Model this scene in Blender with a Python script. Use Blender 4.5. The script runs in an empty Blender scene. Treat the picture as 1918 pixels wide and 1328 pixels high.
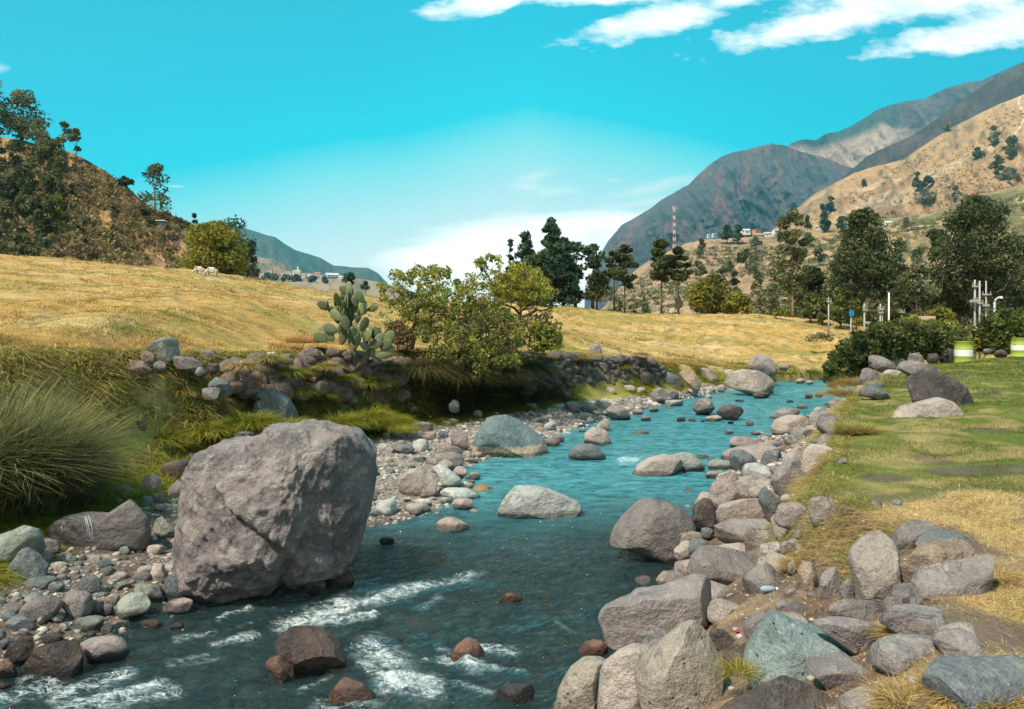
import bpy, math, random
import numpy as np
from math import radians, sin, cos, pi
random.seed(7)
RNG = np.random.default_rng(11)
sc = bpy.context.scene
COL = sc.collection

# ------------------------------------------------------------------ camera, sky, sun, exposure
F, CX, HY, CAMZ = 1400.0, 959.0, 600.0, 3.0      # focal length and horizon row measured on the 1918 px wide photograph
cam_d = bpy.data.cameras.new("camera"); cam = bpy.data.objects.new("camera", cam_d); COL.objects.link(cam)
cam_d.sensor_width = 36.0; cam_d.lens = 36.0 * F / 1918.0
cam_d.shift_y = (HY - 664.0) / 1918.0
cam_d.clip_start = 0.05; cam_d.clip_end = 40000
cam.location = (0, 0, CAMZ); cam.rotation_euler = (radians(90), 0, 0)
sc.camera = cam
sc.view_settings.view_transform = 'Standard'; sc.view_settings.look = 'None'
sc.view_settings.exposure = 0.50; sc.view_settings.gamma = 1.0; sc.view_settings.use_curve_mapping = False
sc.cycles.max_bounces = 6; sc.cycles.diffuse_bounces = 2; sc.cycles.glossy_bounces = 2
sc.cycles.transmission_bounces = 3; sc.cycles.transparent_max_bounces = 8; sc.cycles.volume_bounces = 0
sc.cycles.sample_clamp_indirect = 4.0; sc.cycles.caustics_reflective = False; sc.cycles.caustics_refractive = False

HAZE = 0.00011
SUN_EL, SUN_AZ = 54.0, 225.0      # azimuth clockwise from +Y: high over the valley's left, a little behind the camera
sun_d = bpy.data.lights.new("sun", 'SUN'); sun = bpy.data.objects.new("sun", sun_d); COL.objects.link(sun)
sun_d.energy = 4.8; sun_d.angle = radians(2.5); sun_d.color = (1.0, 0.89, 0.76)
_e, _a = radians(SUN_EL), radians(SUN_AZ)
SUNV = (cos(_e) * sin(_a), cos(_e) * cos(_a), sin(_e))
from mathutils import Vector, Matrix, Euler
sun.rotation_euler = Vector(SUNV).to_track_quat('Z', 'Y').to_euler()
sun.location = (-60, -30, 80)

class NT:
    """Small helper for writing node trees."""
    def __init__(s, tree): s.t = tree; s.n = tree.nodes; s.l = tree.links
    def node(s, kind, **kw):
        nd = s.n.new(kind)
        for k, v in kw.items():
            setattr(nd, k, v)
        return nd
    def put(s, nd, key, v):
        if v is None: return
        sock = nd.inputs[key]
        if hasattr(v, 'is_linked') or isinstance(v, bpy.types.NodeSocket): s.l.new(v, sock)
        else: sock.default_value = v
    def m(s, op, a, b=None, c=None, clamp=False):
        nd = s.n.new('ShaderNodeMath'); nd.operation = op; nd.use_clamp = clamp
        for i, v in enumerate((a, b, c)):
            if v is not None: s.put(nd, i, v)
        return nd.outputs[0]
    def mix(s, f, a, b, mode='MIX'):
        nd = s.n.new('ShaderNodeMix'); nd.data_type = 'RGBA'; nd.blend_type = mode; nd.clamp_factor = True
        s.put(nd, 0, f)
        for k, v in ((6, a), (7, b)):
            if isinstance(v, tuple) and len(v) == 3: v = v + (1.0,)
            s.put(nd, k, v)
        return nd.outputs[2]
    def noise(s, vec, scale, detail=4, rough=0.55, dist=0.0, col=False, typ=None):
        nd = s.n.new('ShaderNodeTexNoise')
        if typ: nd.noise_type = typ
        s.put(nd, 'Vector', vec); nd.inputs['Scale'].default_value = scale; nd.inputs['Detail'].default_value = detail
        nd.inputs['Roughness'].default_value = rough; nd.inputs['Distortion'].default_value = dist
        return nd.outputs[1 if col else 0]
    def voro(s, vec, scale, feat='F1', rnd=1.0):
        nd = s.n.new('ShaderNodeTexVoronoi'); nd.feature = feat
        s.put(nd, 'Vector', vec); nd.inputs['Scale'].default_value = scale; nd.inputs['Randomness'].default_value = rnd
        return nd
    def ramp(s, f, stops, interp='LINEAR'):
        nd = s.n.new('ShaderNodeValToRGB'); cr = nd.color_ramp; cr.interpolation = interp
        while len(cr.elements) < len(stops): cr.elements.new(0.5)
        for e, (p, c) in zip(cr.elements, stops):
            e.position = p
            e.color = (c, c, c, 1) if isinstance(c, (int, float)) else tuple(c) + (1,)
        s.put(nd, 0, f); return nd.outputs[0]
    def mapr(s, v, a, b, c=0.0, d=1.0, smooth=False):
        nd = s.n.new('ShaderNodeMapRange'); nd.clamp = True
        if smooth: nd.interpolation_type = 'SMOOTHSTEP'
        s.put(nd, 0, v)
        for i, q in enumerate((a, b, c, d)): nd.inputs[i + 1].default_value = q
        return nd.outputs[0]
    def bump(s, h, strength, dist, nrm=None):
        nd = s.n.new('ShaderNodeBump'); nd.inputs['Strength'].default_value = strength; nd.inputs['Distance'].default_value = dist
        s.put(nd, 'Height', h); s.put(nd, 'Normal', nrm); return nd.outputs[0]

world = bpy.data.worlds.new("World"); sc.world = world; world.use_nodes = True
W = NT(world.node_tree)
for nd in list(W.n): W.n.remove(nd)
wout = W.node('ShaderNodeOutputWorld')
tc = W.node('ShaderNodeTexCoord'); sep = W.node('ShaderNodeSeparateXYZ'); W.put(sep, 0, tc.outputs['Generated'])
dx, dy, dz = sep.outputs
hor = W.m('SQRT', W.m('ADD', W.m('MULTIPLY', dx, dx), W.m('MULTIPLY', dy, dy)))
ady = W.m('MAXIMUM', W.m('ABSOLUTE', dy), 0.12)
U = W.m('DIVIDE', dx, ady); V = W.m('DIVIDE', dz, ady)
EL = W.m('DIVIDE', dz, W.m('MAXIMUM', hor, 0.01))
lift = W.m('MULTIPLY', W.m('ABSOLUTE', W.m('SUBTRACT', U, 0.02)), 0.20)
nzs = W.noise(tc.outputs['Generated'], 2.2, 3)
vv = W.m('ADD', W.m('ADD', EL, lift), W.m('MULTIPLY', W.m('SUBTRACT', nzs, 0.5), 0.06))
skyc = W.ramp(vv, [(0.0, (0.95, 1.02, 0.98)), (0.09, (0.82, 0.95, 0.93)), (0.17, (0.55, 0.87, 0.88)), (0.24, (0.22, 0.79, 0.83)),
                   (0.285, (0.0, 0.66, 0.80)), (0.38, (0.0, 0.53, 0.71)), (0.55, (0.01, 0.38, 0.53)), (1.0, (0.13, 0.33, 0.43))])
nish = W.node('ShaderNodeTexSky', sky_type='NISHITA'); nish.sun_disc = False
nish.sun_elevation = _e; nish.sun_rotation = _a; nish.altitude = 2500; nish.air_density = 1.0; nish.dust_density = 0.6
uv = W.node('ShaderNodeCombineXYZ'); W.put(uv, 0, U); W.put(uv, 1, V)
def vscale(sx, sy, rot=0.0):
    mp = W.node('ShaderNodeMapping'); W.put(mp, 0, uv.outputs[0]); mp.inputs['Scale'].default_value = (sx, sy, 1)
    mp.inputs['Rotation'].default_value = (0, 0, rot); return mp.outputs[0]
cn = W.noise(vscale(4, 12, -0.15), 1.6, 8, 0.62)
cn2 = W.noise(vscale(10, 22, -0.15), 2.2, 6, 0.6)
def blob(px, py, rx, ry, ang):
    """A cloud as an ellipse of directions: 1 at its middle, 0 at its rim."""
    u0, v0 = (px - CX) / F, (HY - py) / F
    ca, sa = cos(radians(ang)), sin(radians(ang))
    a = W.m('SUBTRACT', U, u0); b = W.m('SUBTRACT', V, v0)
    p = W.m('DIVIDE', W.m('ADD', W.m('MULTIPLY', a, ca), W.m('MULTIPLY', b, sa)), rx / F)
    q = W.m('DIVIDE', W.m('SUBTRACT', W.m('MULTIPLY', b, ca), W.m('MULTIPLY', a, sa)), ry / F)
    return W.m('SUBTRACT', 1.0, W.m('SQRT', W.m('ADD', W.m('MULTIPLY', p, p), W.m('MULTIPLY', q, q))))
def merge(bl):
    r = bl[0]
    for b in bl[1:]: r = W.m('MAXIMUM', r, b)
    return r
top = merge([blob(1225, 38, 190, 33, 14), blob(1120, -8, 190, 22, 2), blob(900, 6, 110, 26, 8), blob(1360, 0, 60, 20, 10),
             blob(1560, 42, 250, 34, 11), blob(1720, 8, 260, 40, 4), blob(1810, 68, 230, 34, 8), blob(1900, 40, 160, 50, 4),
             blob(1450, -14, 40, 14, 0), blob(1620, -90, 520, 60, 6)])
ct = W.mapr(W.m('ADD', top, W.m('ADD', W.m('MULTIPLY', W.m('SUBTRACT', cn, 0.5), 1.5), W.m('MULTIPLY', W.m('SUBTRACT', cn2, 0.5), 1.5))), -0.02, 0.62)
ct = W.m('MULTIPLY', ct, W.mapr(W.m('ADD', cn2, W.m('MULTIPLY', top, 0.6)), 0.30, 0.62, 0.72, 1.0))
wsp = merge([blob(1000, 330, 48, 14, 18), blob(985, 350, 42, 12, -6), blob(1040, 358, 60, 12, 4), blob(1230, 350, 120, 18, 14), blob(1190, 382, 170, 14, 8), blob(1130, 400, 180, 10, 4),
             blob(1150, 338, 26, 5, 0), blob(330, 349, 24, 3, -3), blob(-2, 128, 22, 12, 0)])
cw = W.m('MULTIPLY', W.mapr(W.m('ADD', wsp, W.m('MULTIPLY', W.m('SUBTRACT', cn2, 0.5), 1.6)), 0.05, 0.9), 0.55)
lowm = merge([blob(1080, 418, 200, 26, 2), blob(960, 448, 250, 50, 5), blob(1000, 490, 330, 60, 3), blob(1250, 450, 220, 46, 0), blob(820, 480, 150, 40, 8)])
cl = W.m('MULTIPLY', W.mapr(W.m('ADD', lowm, W.m('MULTIPLY', W.m('SUBTRACT', cn, 0.5), 1.3)), 0.0, 0.55), 0.85)
front = W.mapr(dy, 0.02, 0.2)
skyc = W.mix(W.m('MULTIPLY', cl, front), skyc, (1.35, 1.33, 1.26))
skyc = W.mix(W.m('MULTIPLY', cw, front), skyc, (0.85, 1.0, 0.98))
skyc = W.mix(W.m('MULTIPLY', ct, front), skyc, W.mix(W.mapr(W.noise(vscale(5, 14, -0.1), 2.0, 6, .6), .38, .62), (0.95, 1.08, 1.08), (1.5, 1.45, 1.36)))
skyc = W.mix(W.mapr(dy, 0.05, -0.5, 0, .62), skyc, (0.66, 0.68, 0.66))      # unseen pale cloud veil added behind the camera to neutralise the fill light
bgA = W.node('ShaderNodeBackground'); W.put(bgA, 0, skyc); bgA.inputs[1].default_value = 0.97
bgN = W.node('ShaderNodeBackground'); W.put(bgN, 0, nish.outputs[0]); bgN.inputs[1].default_value = 0.07
mxs = W.node('ShaderNodeMixShader'); mxs.inputs[0].default_value = 0.06
W.l.new(bgA.outputs[0], mxs.inputs[1]); W.l.new(bgN.outputs[0], mxs.inputs[2]); W.l.new(mxs.outputs[0], wout.inputs[0])

# ------------------------------------------------------------------ naming, noise, mesh helpers
def tag(o, label=None, cat=None, group=None, kind=None):
    if label: o['label'] = label
    if cat: o['category'] = cat
    if group: o['group'] = group
    if kind: o['kind'] = kind
    return o
def empty(name, loc, label, cat, group=None, rz=0.0):
    o = bpy.data.objects.new(name, None); COL.objects.link(o); o.location = loc; o.rotation_euler = (0, 0, rz)
    o.empty_display_size = 0.2
    return tag(o, label, cat, group)
def hsh(ix, iy, iz, seed):
    h = (ix.astype(np.uint32) * np.uint32(374761393) + iy.astype(np.uint32) * np.uint32(668265263)
         + iz.astype(np.uint32) * np.uint32(2147483647 & 1274126177) + np.uint32((seed * 974711 + 1013) & 0xffffffff))
    h = (h ^ (h >> np.uint32(13))) * np.uint32(1274126177)
    h = h ^ (h >> np.uint32(16)); h = h * np.uint32(2246822519); h ^= h >> np.uint32(15)
    return (h & np.uint32(0xffffff)).astype(np.float32) / np.float32(0x7fffff) - 1.0
def vnoise(x, y, z, seed=0):
    x, y, z = np.broadcast_arrays(np.asarray(x, float), np.asarray(y, float), np.asarray(z, float))
    fx, fy, fz = np.floor(x), np.floor(y), np.floor(z)
    ix, iy, iz = fx.astype(np.int64), fy.astype(np.int64), fz.astype(np.int64)
    tx, ty, tz = x - fx, y - fy, z - fz
    sx, sy, sz = (t * t * t * (t * (t * 6 - 15) + 10) for t in (tx, ty, tz))
    out = 0
    for a in (0, 1):
        wa = sx if a else 1 - sx
        for b in (0, 1):
            wb = sy if b else 1 - sy
            for c in (0, 1):
                wc = sz if c else 1 - sz
                out = out + wa * wb * wc * hsh(ix + a, iy + b, iz + c, seed)
    return out
def fbm(x, y, z=0.0, oct=4, seed=0, gain=0.5, ridged=False):
    s, a, f, n = 0, 1.0, 1.0, 0
    for i in range(oct):
        v = vnoise(np.asarray(x) * f, np.asarray(y) * f, np.asarray(z) * f + i * 7.3, seed + i)
        if ridged: v = 1 - 2 * np.abs(v)
        s = s + a * v; n += a; a *= gain; f *= 2.03
    return s / n
def sstep(a, b, x):
    t = np.clip((np.asarray(x, float) - a) / (b - a), 0, 1); return t * t * (3 - 2 * t)
def mixc(a, b, t):
    t = np.asarray(t)[..., None]; return np.asarray(a) * (1 - t) + np.asarray(b) * t
def mesh_np(name, verts, faces, mat=None, parent=None, smooth=True, col=None, mats=None, midx=None, loc=None):
    """faces: list of (n,k) integer arrays. Links one mesh object."""
    me = bpy.data.meshes.new(name)
    verts = np.ascontiguousarray(verts, dtype=np.float32)
    me.vertices.add(len(verts)); me.vertices.foreach_set('co', verts.ravel())
    faces = [np.asarray(f, dtype=np.int32) for f in faces if len(f)]
    nl = sum(f.size for f in faces); nf = sum(len(f) for f in faces)
    me.loops.add(nl); me.polygons.add(nf)
    me.loops.foreach_set('vertex_index', np.concatenate([f.ravel() for f in faces]).astype(np.int32))
    starts, st = [], 0
    for f in faces:
        starts.append(st + np.arange(len(f)) * f.shape[1]); st += f.size
    me.polygons.foreach_set('loop_start', np.concatenate(starts).astype(np.int32))
    me.polygons.foreach_set('use_smooth', np.full(nf, smooth))
    if midx is not None: me.polygons.foreach_set('material_index', np.asarray(midx, dtype=np.int32))
    for m in (mats or [mat]):
        if m: me.materials.append(m)
    me.update(calc_edges=True)
    if col is not None:
        ca = me.attributes.new('Col', 'FLOAT_COLOR', 'POINT')
        c4 = np.ones((len(verts), 4), np.float32); c4[:, :3] = col; ca.data.foreach_set('color', c4.ravel())
    o = bpy.data.objects.new(name, me); COL.objects.link(o)
    if parent: o.parent = parent
    if loc is not None: o.location = loc
    return o
class MB:
    """Collects shapes that will be ONE mesh object."""
    def __init__(s): s.v = []; s.f = {}; s.n = 0; s.c = []
    def add(s, v, faces, col=None):
        v = np.asarray(v, float)
        for f in faces:
            f = np.asarray(f, int)
            if f.size: s.f.setdefault(f.shape[1], []).append(f + s.n)
        s.v.append(v); s.n += len(v)
        if col is None: col = (1, 1, 1)
        s.c.append(np.broadcast_to(np.asarray(col, float), (len(v), 3)))
    def box(s, cx, cy, cz, sx, sy, sz, rz=0.0, col=None, taper=1.0):
        p = np.array([(x, y, z) for z in (-1, 1) for y in (-1, 1) for x in (-1, 1)], float) * 0.5
        p[4:, :2] *= taper
        p *= (sx, sy, sz); c, q = cos(rz), sin(rz)
        p[:, :2] = p[:, :2] @ np.array([[c, q], [-q, c]])
        s.add(p + (cx, cy, cz), [[(0, 2, 3, 1), (4, 5, 7, 6), (0, 1, 5, 4), (2, 6, 7, 3), (0, 4, 6, 2), (1, 3, 7, 5)]], col)
    def tube(s, pts, rad, k=6, col=None, cap=True):
        pts = np.asarray(pts, float); n = len(pts); rad = np.broadcast_to(np.asarray(rad, float), (n,))
        tg = np.gradient(pts, axis=0); tg /= np.linalg.norm(tg, axis=1)[:, None] + 1e-9
        ref = np.array((0.31, 0.95, 0.07)) if abs(tg[0][2]) > 0.5 else np.array((0.1, 0.05, 1.0))
        a = np.cross(tg, ref); a /= np.linalg.norm(a, axis=1)[:, None] + 1e-9; b = np.cross(tg, a)
        th = np.arange(k) * 2 * pi / k
        v = pts[:, None] + rad[:, None, None] * (np.cos(th)[None, :, None] * a[:, None] + np.sin(th)[None, :, None] * b[:, None])
        i = np.arange(n - 1)[:, None] * k + np.arange(k)[None]; j = np.arange(n - 1)[:, None] * k + (np.arange(k)[None] + 1) % k
        q = np.stack([i, j, j + k, i + k], -1).reshape(-1, 4)
        fs = [q]
        if cap: fs += [np.arange(k)[None, ::-1], (np.arange(k) + (n - 1) * k)[None]]
        s.add(v.reshape(-1, 3), fs, col)
    def build(s, name, mat, parent=None, smooth=True, loc=None, usecol=True):
        v = np.concatenate(s.v)
        if parent is not None and loc is None: v = v - np.array(parent.location)   # parts are written in world space
        return mesh_np(name, v, [np.concatenate(f) for f in s.f.values()], mat, parent, smooth, np.concatenate(s.c) if usecol else None, loc=loc)

# ------------------------------------------------------------------ materials
def new_mat(name):
    m = bpy.data.materials.new(name); m.use_nodes = True; t = NT(m.node_tree)
    b = t.n['Principled BSDF']; return m, t, b
def attr_mat(name, rough=0.9, var=0.25, nscale=3.0, bump=0.0, bscale=20, bdist=0.02, coord='Position', trans=0.0, spec=0.25, fine=None):
    """Albedo from the mesh's own colour attribute, broken up with noise."""
    m, t, b = new_mat(name)
    at = t.node('ShaderNodeAttribute', attribute_name='Col'); g = t.node('ShaderNodeNewGeometry')
    pos = g.outputs['Position']
    n1 = t.noise(pos, nscale, 5, 0.65)
    f = t.mapr(n1, 0.25, 0.75, 1 - var, 1 + var)
    if fine:
        n2 = t.noise(pos, fine[0], 4, 0.7); f = t.m('MULTIPLY', f, t.mapr(n2, 0.25, 0.75, 1 - fine[1], 1 + fine[1]))
    vm = t.node('ShaderNodeVectorMath', operation='SCALE'); t.put(vm, 0, at.outputs['Color']); t.put(vm, 'Scale', f)
    t.put(b, 'Base Color', vm.outputs[0]); b.inputs['Roughness'].default_value = rough; b.inputs['Specular IOR Level'].default_value = spec
    if bump: t.put(b, 'Normal', t.bump(t.noise(pos, bscale, 6, 0.7), bump, bdist))
    if trans:
        tr = t.node('ShaderNodeBsdfTranslucent'); t.put(tr, 0, vm.outputs[0]); ms = t.node('ShaderNodeMixShader'); ms.inputs[0].default_value = trans
        t.l.new(b.outputs[0], ms.inputs[1]); t.l.new(tr.outputs[0], ms.inputs[2]); t.l.new(ms.outputs[0], t.n['Material Output'].inputs[0])
    return m
M = {}
M['ground'] = attr_mat('ground_surface', 0.95, 0.28, 2.2, 0.8, 26, 0.03, fine=(45, 0.38))
M['leaf'] = attr_mat('foliage', 0.7, 0.12, 1.5, trans=0.38)
M['grass'] = attr_mat('grass_blades', 0.8, 0.14, 2.0, trans=0.42)
M['bark'] = attr_mat('bark', 0.95, 0.3, 9.0, 0.6, 40, 0.01)
M['hill'] = attr_mat('hillside', 0.97, 0.30, 0.12, 0.7, 0.6, 1.2, fine=(0.9, 0.30))
M['mount'] = attr_mat('mountain', 0.97, 0.24, 0.02, 0.9, 0.04, 26.0, fine=(0.11, 0.38))
M['plain'] = attr_mat('painted', 0.7, 0.08, 4.0)

def rock_mat(name, c1, c2, c3, wetz=0.085, topl=None, lichen=None, white=None, rough=0.85, wet_all=0.0, lower=None, bs=1.0, pits=0.0):
    """Weathered stone: two tones in large clouds, fine grain, cracks, optional lichen; darker and glossier where the river wets it."""
    m, t, b = new_mat(name)
    tcn = t.node('ShaderNodeTexCoord'); oi = t.node('ShaderNodeObjectInfo'); g = t.node('ShaderNodeNewGeometry')
    ad = t.node('ShaderNodeVectorMath', operation='ADD'); t.put(ad, 0, tcn.outputs['Object'])
    sc_ = t.node('ShaderNodeVectorMath', operation='SCALE'); cmb = t.node('ShaderNodeCombineXYZ')
    for i in range(3): t.put(cmb, i, oi.outputs['Random'])
    t.put(sc_, 0, cmb.outputs[0]); sc_.inputs['Scale'].default_value = 57.0; t.put(ad, 1, sc_.outputs[0])
    p = ad.outputs[0]
    big = t.noise(p, 2.3 * bs, 5, 0.6, 0.4); mid = t.noise(p, 9 * bs, 6, 0.65); fine = t.noise(p, 60 * bs, 4, 0.7)
    col = t.mix(t.mapr(big, 0.38, 0.62), c1, c2)
    col = t.mix(t.mapr(mid, 0.54, 0.70, 0, 0.75), col, c3)
    dk = t.mix(t.mapr(t.noise(p, 4.2 * bs, 6, 0.72, 0.3), 0.50, 0.36, 0, 0.45), (1, 1, 1), (0.45, 0.44, 0.46)); col = t.mix(1.0, col, dk, 'MULTIPLY')
    crk = t.voro(p, 3.2 * bs, 'DISTANCE_TO_EDGE').outputs['Distance']
    wv = t.noise(p, 2.6 * bs, 6, 0.62, 0.5)
    cmask = t.mapr(t.noise(p, 1.9 * bs, 3), 0.50, 0.62, 1.0, 0.0)
    crack = t.m('MAXIMUM', t.mapr(t.m('ABSOLUTE', t.m('SUBTRACT', wv, 0.5)), 0.0, 0.014, 0.0, 1.0), cmask)
    if lichen: col = t.mix(t.mapr(t.noise(p, 4.5, 5, 0.7, 0.5), 0.58, 0.66, 0, 0.85), col, lichen)
    if white: col = t.mix(t.mapr(t.noise(p, 11, 5, 0.75), 0.62, 0.68, 0, 0.7), col, white)
    if pits:
        pv = t.voro(p, 13.0, 'F1').outputs['Distance']; pn = t.noise(p, 3.1, 2)
        pit = t.m('MULTIPLY', t.mapr(pv, 0.10, 0.17, 1.0, 0.0), t.mapr(pn, 0.42, 0.52))
        col = t.mix(t.m('MULTIPLY', pit, pits), col, (0.05, 0.05, 0.05))
    val = t.m('MULTIPLY', t.mapr(fine, 0.25, 0.75, 0.62, 1.36), t.mapr(oi.outputs['Random'], 0, 1, 0.80, 1.15))
    val = t.m('MULTIPLY', val, t.mapr(crack, 0, 1, 0.72, 1.0))
    sepz = t.node('ShaderNodeSeparateXYZ'); t.put(sepz, 0, g.outputs['Position'])
    z = t.m('SUBTRACT', sepz.outputs[2], t.m('MULTIPLY', t.m('SUBTRACT', t.noise(g.outputs['Position'], 5, 3), 0.5), 0.12))
    if lower: col = t.mix(t.mapr(z, lower[1], lower[1] - 0.05), col, lower[0])
    if topl:      # orange lichen along one stretch of the top edge
        k = t.m('MULTIPLY', t.mapr(sepz.outputs[2], topl[1], topl[1] + .12), t.m('MULTIPLY', t.mapr(sepz.outputs[0], topl[2], topl[2] + .25), t.mapr(sepz.outputs[0], topl[3], topl[3] - .2)))
        col = t.mix(t.m('MULTIPLY', k, t.mapr(t.noise(p, 7, 5, .7), .50, .60)), col, topl[0])
    wet = t.mapr(z, wetz + 0.03, wetz - 0.01, 0, 1)
    if wet_all: wet = t.m('MAXIMUM', wet, wet_all)
    vs = t.node('ShaderNodeVectorMath', operation='SCALE'); t.put(vs, 0, col); t.put(vs, 'Scale', t.m('MULTIPLY', val, t.mapr(wet, 0, 1, 1.0, 0.36)))
    t.put(b, 'Base Color', vs.outputs[0]); t.put(b, 'Roughness', t.mapr(wet, 0, 1, rough, 0.24)); b.inputs['Specular IOR Level'].default_value = 0.4
    h = t.m('ADD', t.m('MULTIPLY', mid, 1.0), t.m('MULTIPLY', fine, 0.22))
    h = t.m('ADD', h, t.m('MULTIPLY', crack, 0.22)); h = t.m('ADD', h, t.m('MULTIPLY', big, 1.5))
    if pits: h = t.m('SUBTRACT', h, t.m('MULTIPLY', pit, 0.35))
    t.put(b, 'Normal', t.bump(h, 0.9, 0.07 / bs))
    return m
RM = {
 'm': rock_mat('mauve_grey_stone', (0.275, 0.240, 0.220), (0.190, 0.166, 0.156), (0.38, 0.34, 0.30)),
 'M': rock_mat('giant_boulder_stone', (0.290, 0.245, 0.222), (0.150, 0.130, 0.128), (0.46, 0.41, 0.35), wetz=0.02, bs=.9, topl=((.46, .20, .08), 1.70, -2.2, -1.7)),
 'b': rock_mat('blue_green_stone', (0.175, 0.190, 0.185), (0.120, 0.135, 0.138), (0.27, 0.275, 0.255)),
 'B': rock_mat('blue_green_stone_tan_foot', (0.145, 0.190, 0.190), (0.105, 0.150, 0.155), (0.20, 0.24, 0.235), lower=((0.42, 0.335, 0.24), 0.26)),
 'T': rock_mat('teal_speckled_stone', (0.250, 0.305, 0.285), (0.165, 0.225, 0.225), (0.37, 0.41, 0.37), pits=0.8, white=(0.5, 0.5, 0.46)),
 'p': rock_mat('pale_beige_stone', (0.430, 0.365, 0.305), (0.320, 0.270, 0.230), (0.50, 0.44, 0.38)),
 'P': rock_mat('pitted_beige_stone', (0.390, 0.335, 0.265), (0.300, 0.255, 0.205), (0.46, 0.41, 0.33), pits=0.75),
 'w': rock_mat('whitish_stone', (0.520, 0.520, 0.470), (0.410, 0.420, 0.390), (0.58, 0.57, 0.52), wetz=0.07, pits=0.5),
 'd': rock_mat('dark_volcanic_stone', (0.105, 0.085, 0.072), (0.055, 0.048, 0.045), (0.21, 0.18, 0.155)),
 'k': rock_mat('wet_dark_stone', (0.120, 0.080, 0.062), (0.060, 0.050, 0.050), (0.18, 0.13, 0.10), rough=0.25, wet_all=0.45),
 'r': rock_mat('wet_rusty_stone', (0.250, 0.130, 0.080), (0.150, 0.090, 0.075), (0.30, 0.19, 0.12), rough=0.35, wet_all=0.25),
 'o': rock_mat('lichened_wall_stone', (0.215, 0.160, 0.125), (0.115, 0.090, 0.075), (0.29, 0.24, 0.19), lichen=(0.40, 0.15, 0.04)),
 'W': rock_mat('old_wall_stone', (0.175, 0.145, 0.125), (0.105, 0.090, 0.080), (0.26, 0.225, 0.195), lichen=(0.24, 0.20, 0.13)),
 't': rock_mat('tan_stone', (0.400, 0.290, 0.190), (0.300, 0.230, 0.175), (0.46, 0.36, 0.27)),
 'g': rock_mat('pale_green_stone', (0.310, 0.320, 0.265), (0.225, 0.250, 0.220), (0.40, 0.39, 0.32)),
 'q': rock_mat('pinkish_stone', (0.380, 0.310, 0.275), (0.275, 0.225, 0.205), (0.47, 0.40, 0.36)),
}
# ------------------------------------------------------------------ the lie of the land (metres; river level is z = 0)
def line(*p): p = np.array(p, float); return lambda y: np.interp(y, p[:, 0], p[:, 1])
_L2 = [(3, -9.2), (10, -8.9), (13, -8.2), (16, -6.5), (20, -3.7), (25, .73), (30, 5.8), (36, 11), (38, 15), (39, 24), (40, 39)]
fL2 = line(*_L2)
fL1 = line((3, -6.4), (9.4, -6.3), (11.5, -6.2), (14, -6.0), (16.4, -4.9), (18.9, -2.7), (23.6, .7), (28, 5.4), (30, 6.7), (36, 12.1), (38, 16.5), (39, 25), (40, 39.5))
fL0 = line((2, -8), (4, -6), (5.5, -5.0), (6.4, -4.4), (6.9, -3.9), (7.6, -3.6), (8.2, -3.45), (8.6, -2.45), (10.8, -2.0), (11.7, -.74), (12.35, -.52), (15, -.85), (17.5, .64),
           (22.1, 2.5), (29, 6.9), (36.5, 12.8), (38, 17), (39, 26), (40, 40))
fR0 = line((-6, -3), (3, -.6), (4, -.2), (5.77, .33), (7, .85), (8.75, 1.5), (11.05, 2.3), (14, 3.6), (16.2, 4.4), (22.1, 7.75), (26.3, 11.3), (35, 15.6), (37, 19.5), (38, 26), (39, 41))
fR1 = line((-6, -2), (0, .2), (3, 1.6), (3.85, 2.2), (4.8, 2.75), (6.1, 3.0), (7.2, 2.95), (10, 4.3), (14.4, 6.35), (20, 9.8), (25.7, 13.4), (30, 17.5), (35, 24), (38, 33), (39, 46))
zL2 = line((8, 2.5), (13, 2.5), (16, 2.3), (20, 2.15), (25, 1.9), (30, 1.3), (36, .7), (40, .6))
_c = np.array([(-200, 470), (0, 476), (200, 492), (400, 512), (600, 545), (720, 560), (1050, 573), (1180, 586), (1400, 590), (1550, 600), (1620, 614), (1700, 625), (2200, 630)], float)
def crest_z(px): return 3 - (np.interp(px, _c[:, 0], _c[:, 1]) - 600) * 60 / F
_yx = np.array([(x, y) for y, x in _L2], float)
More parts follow.
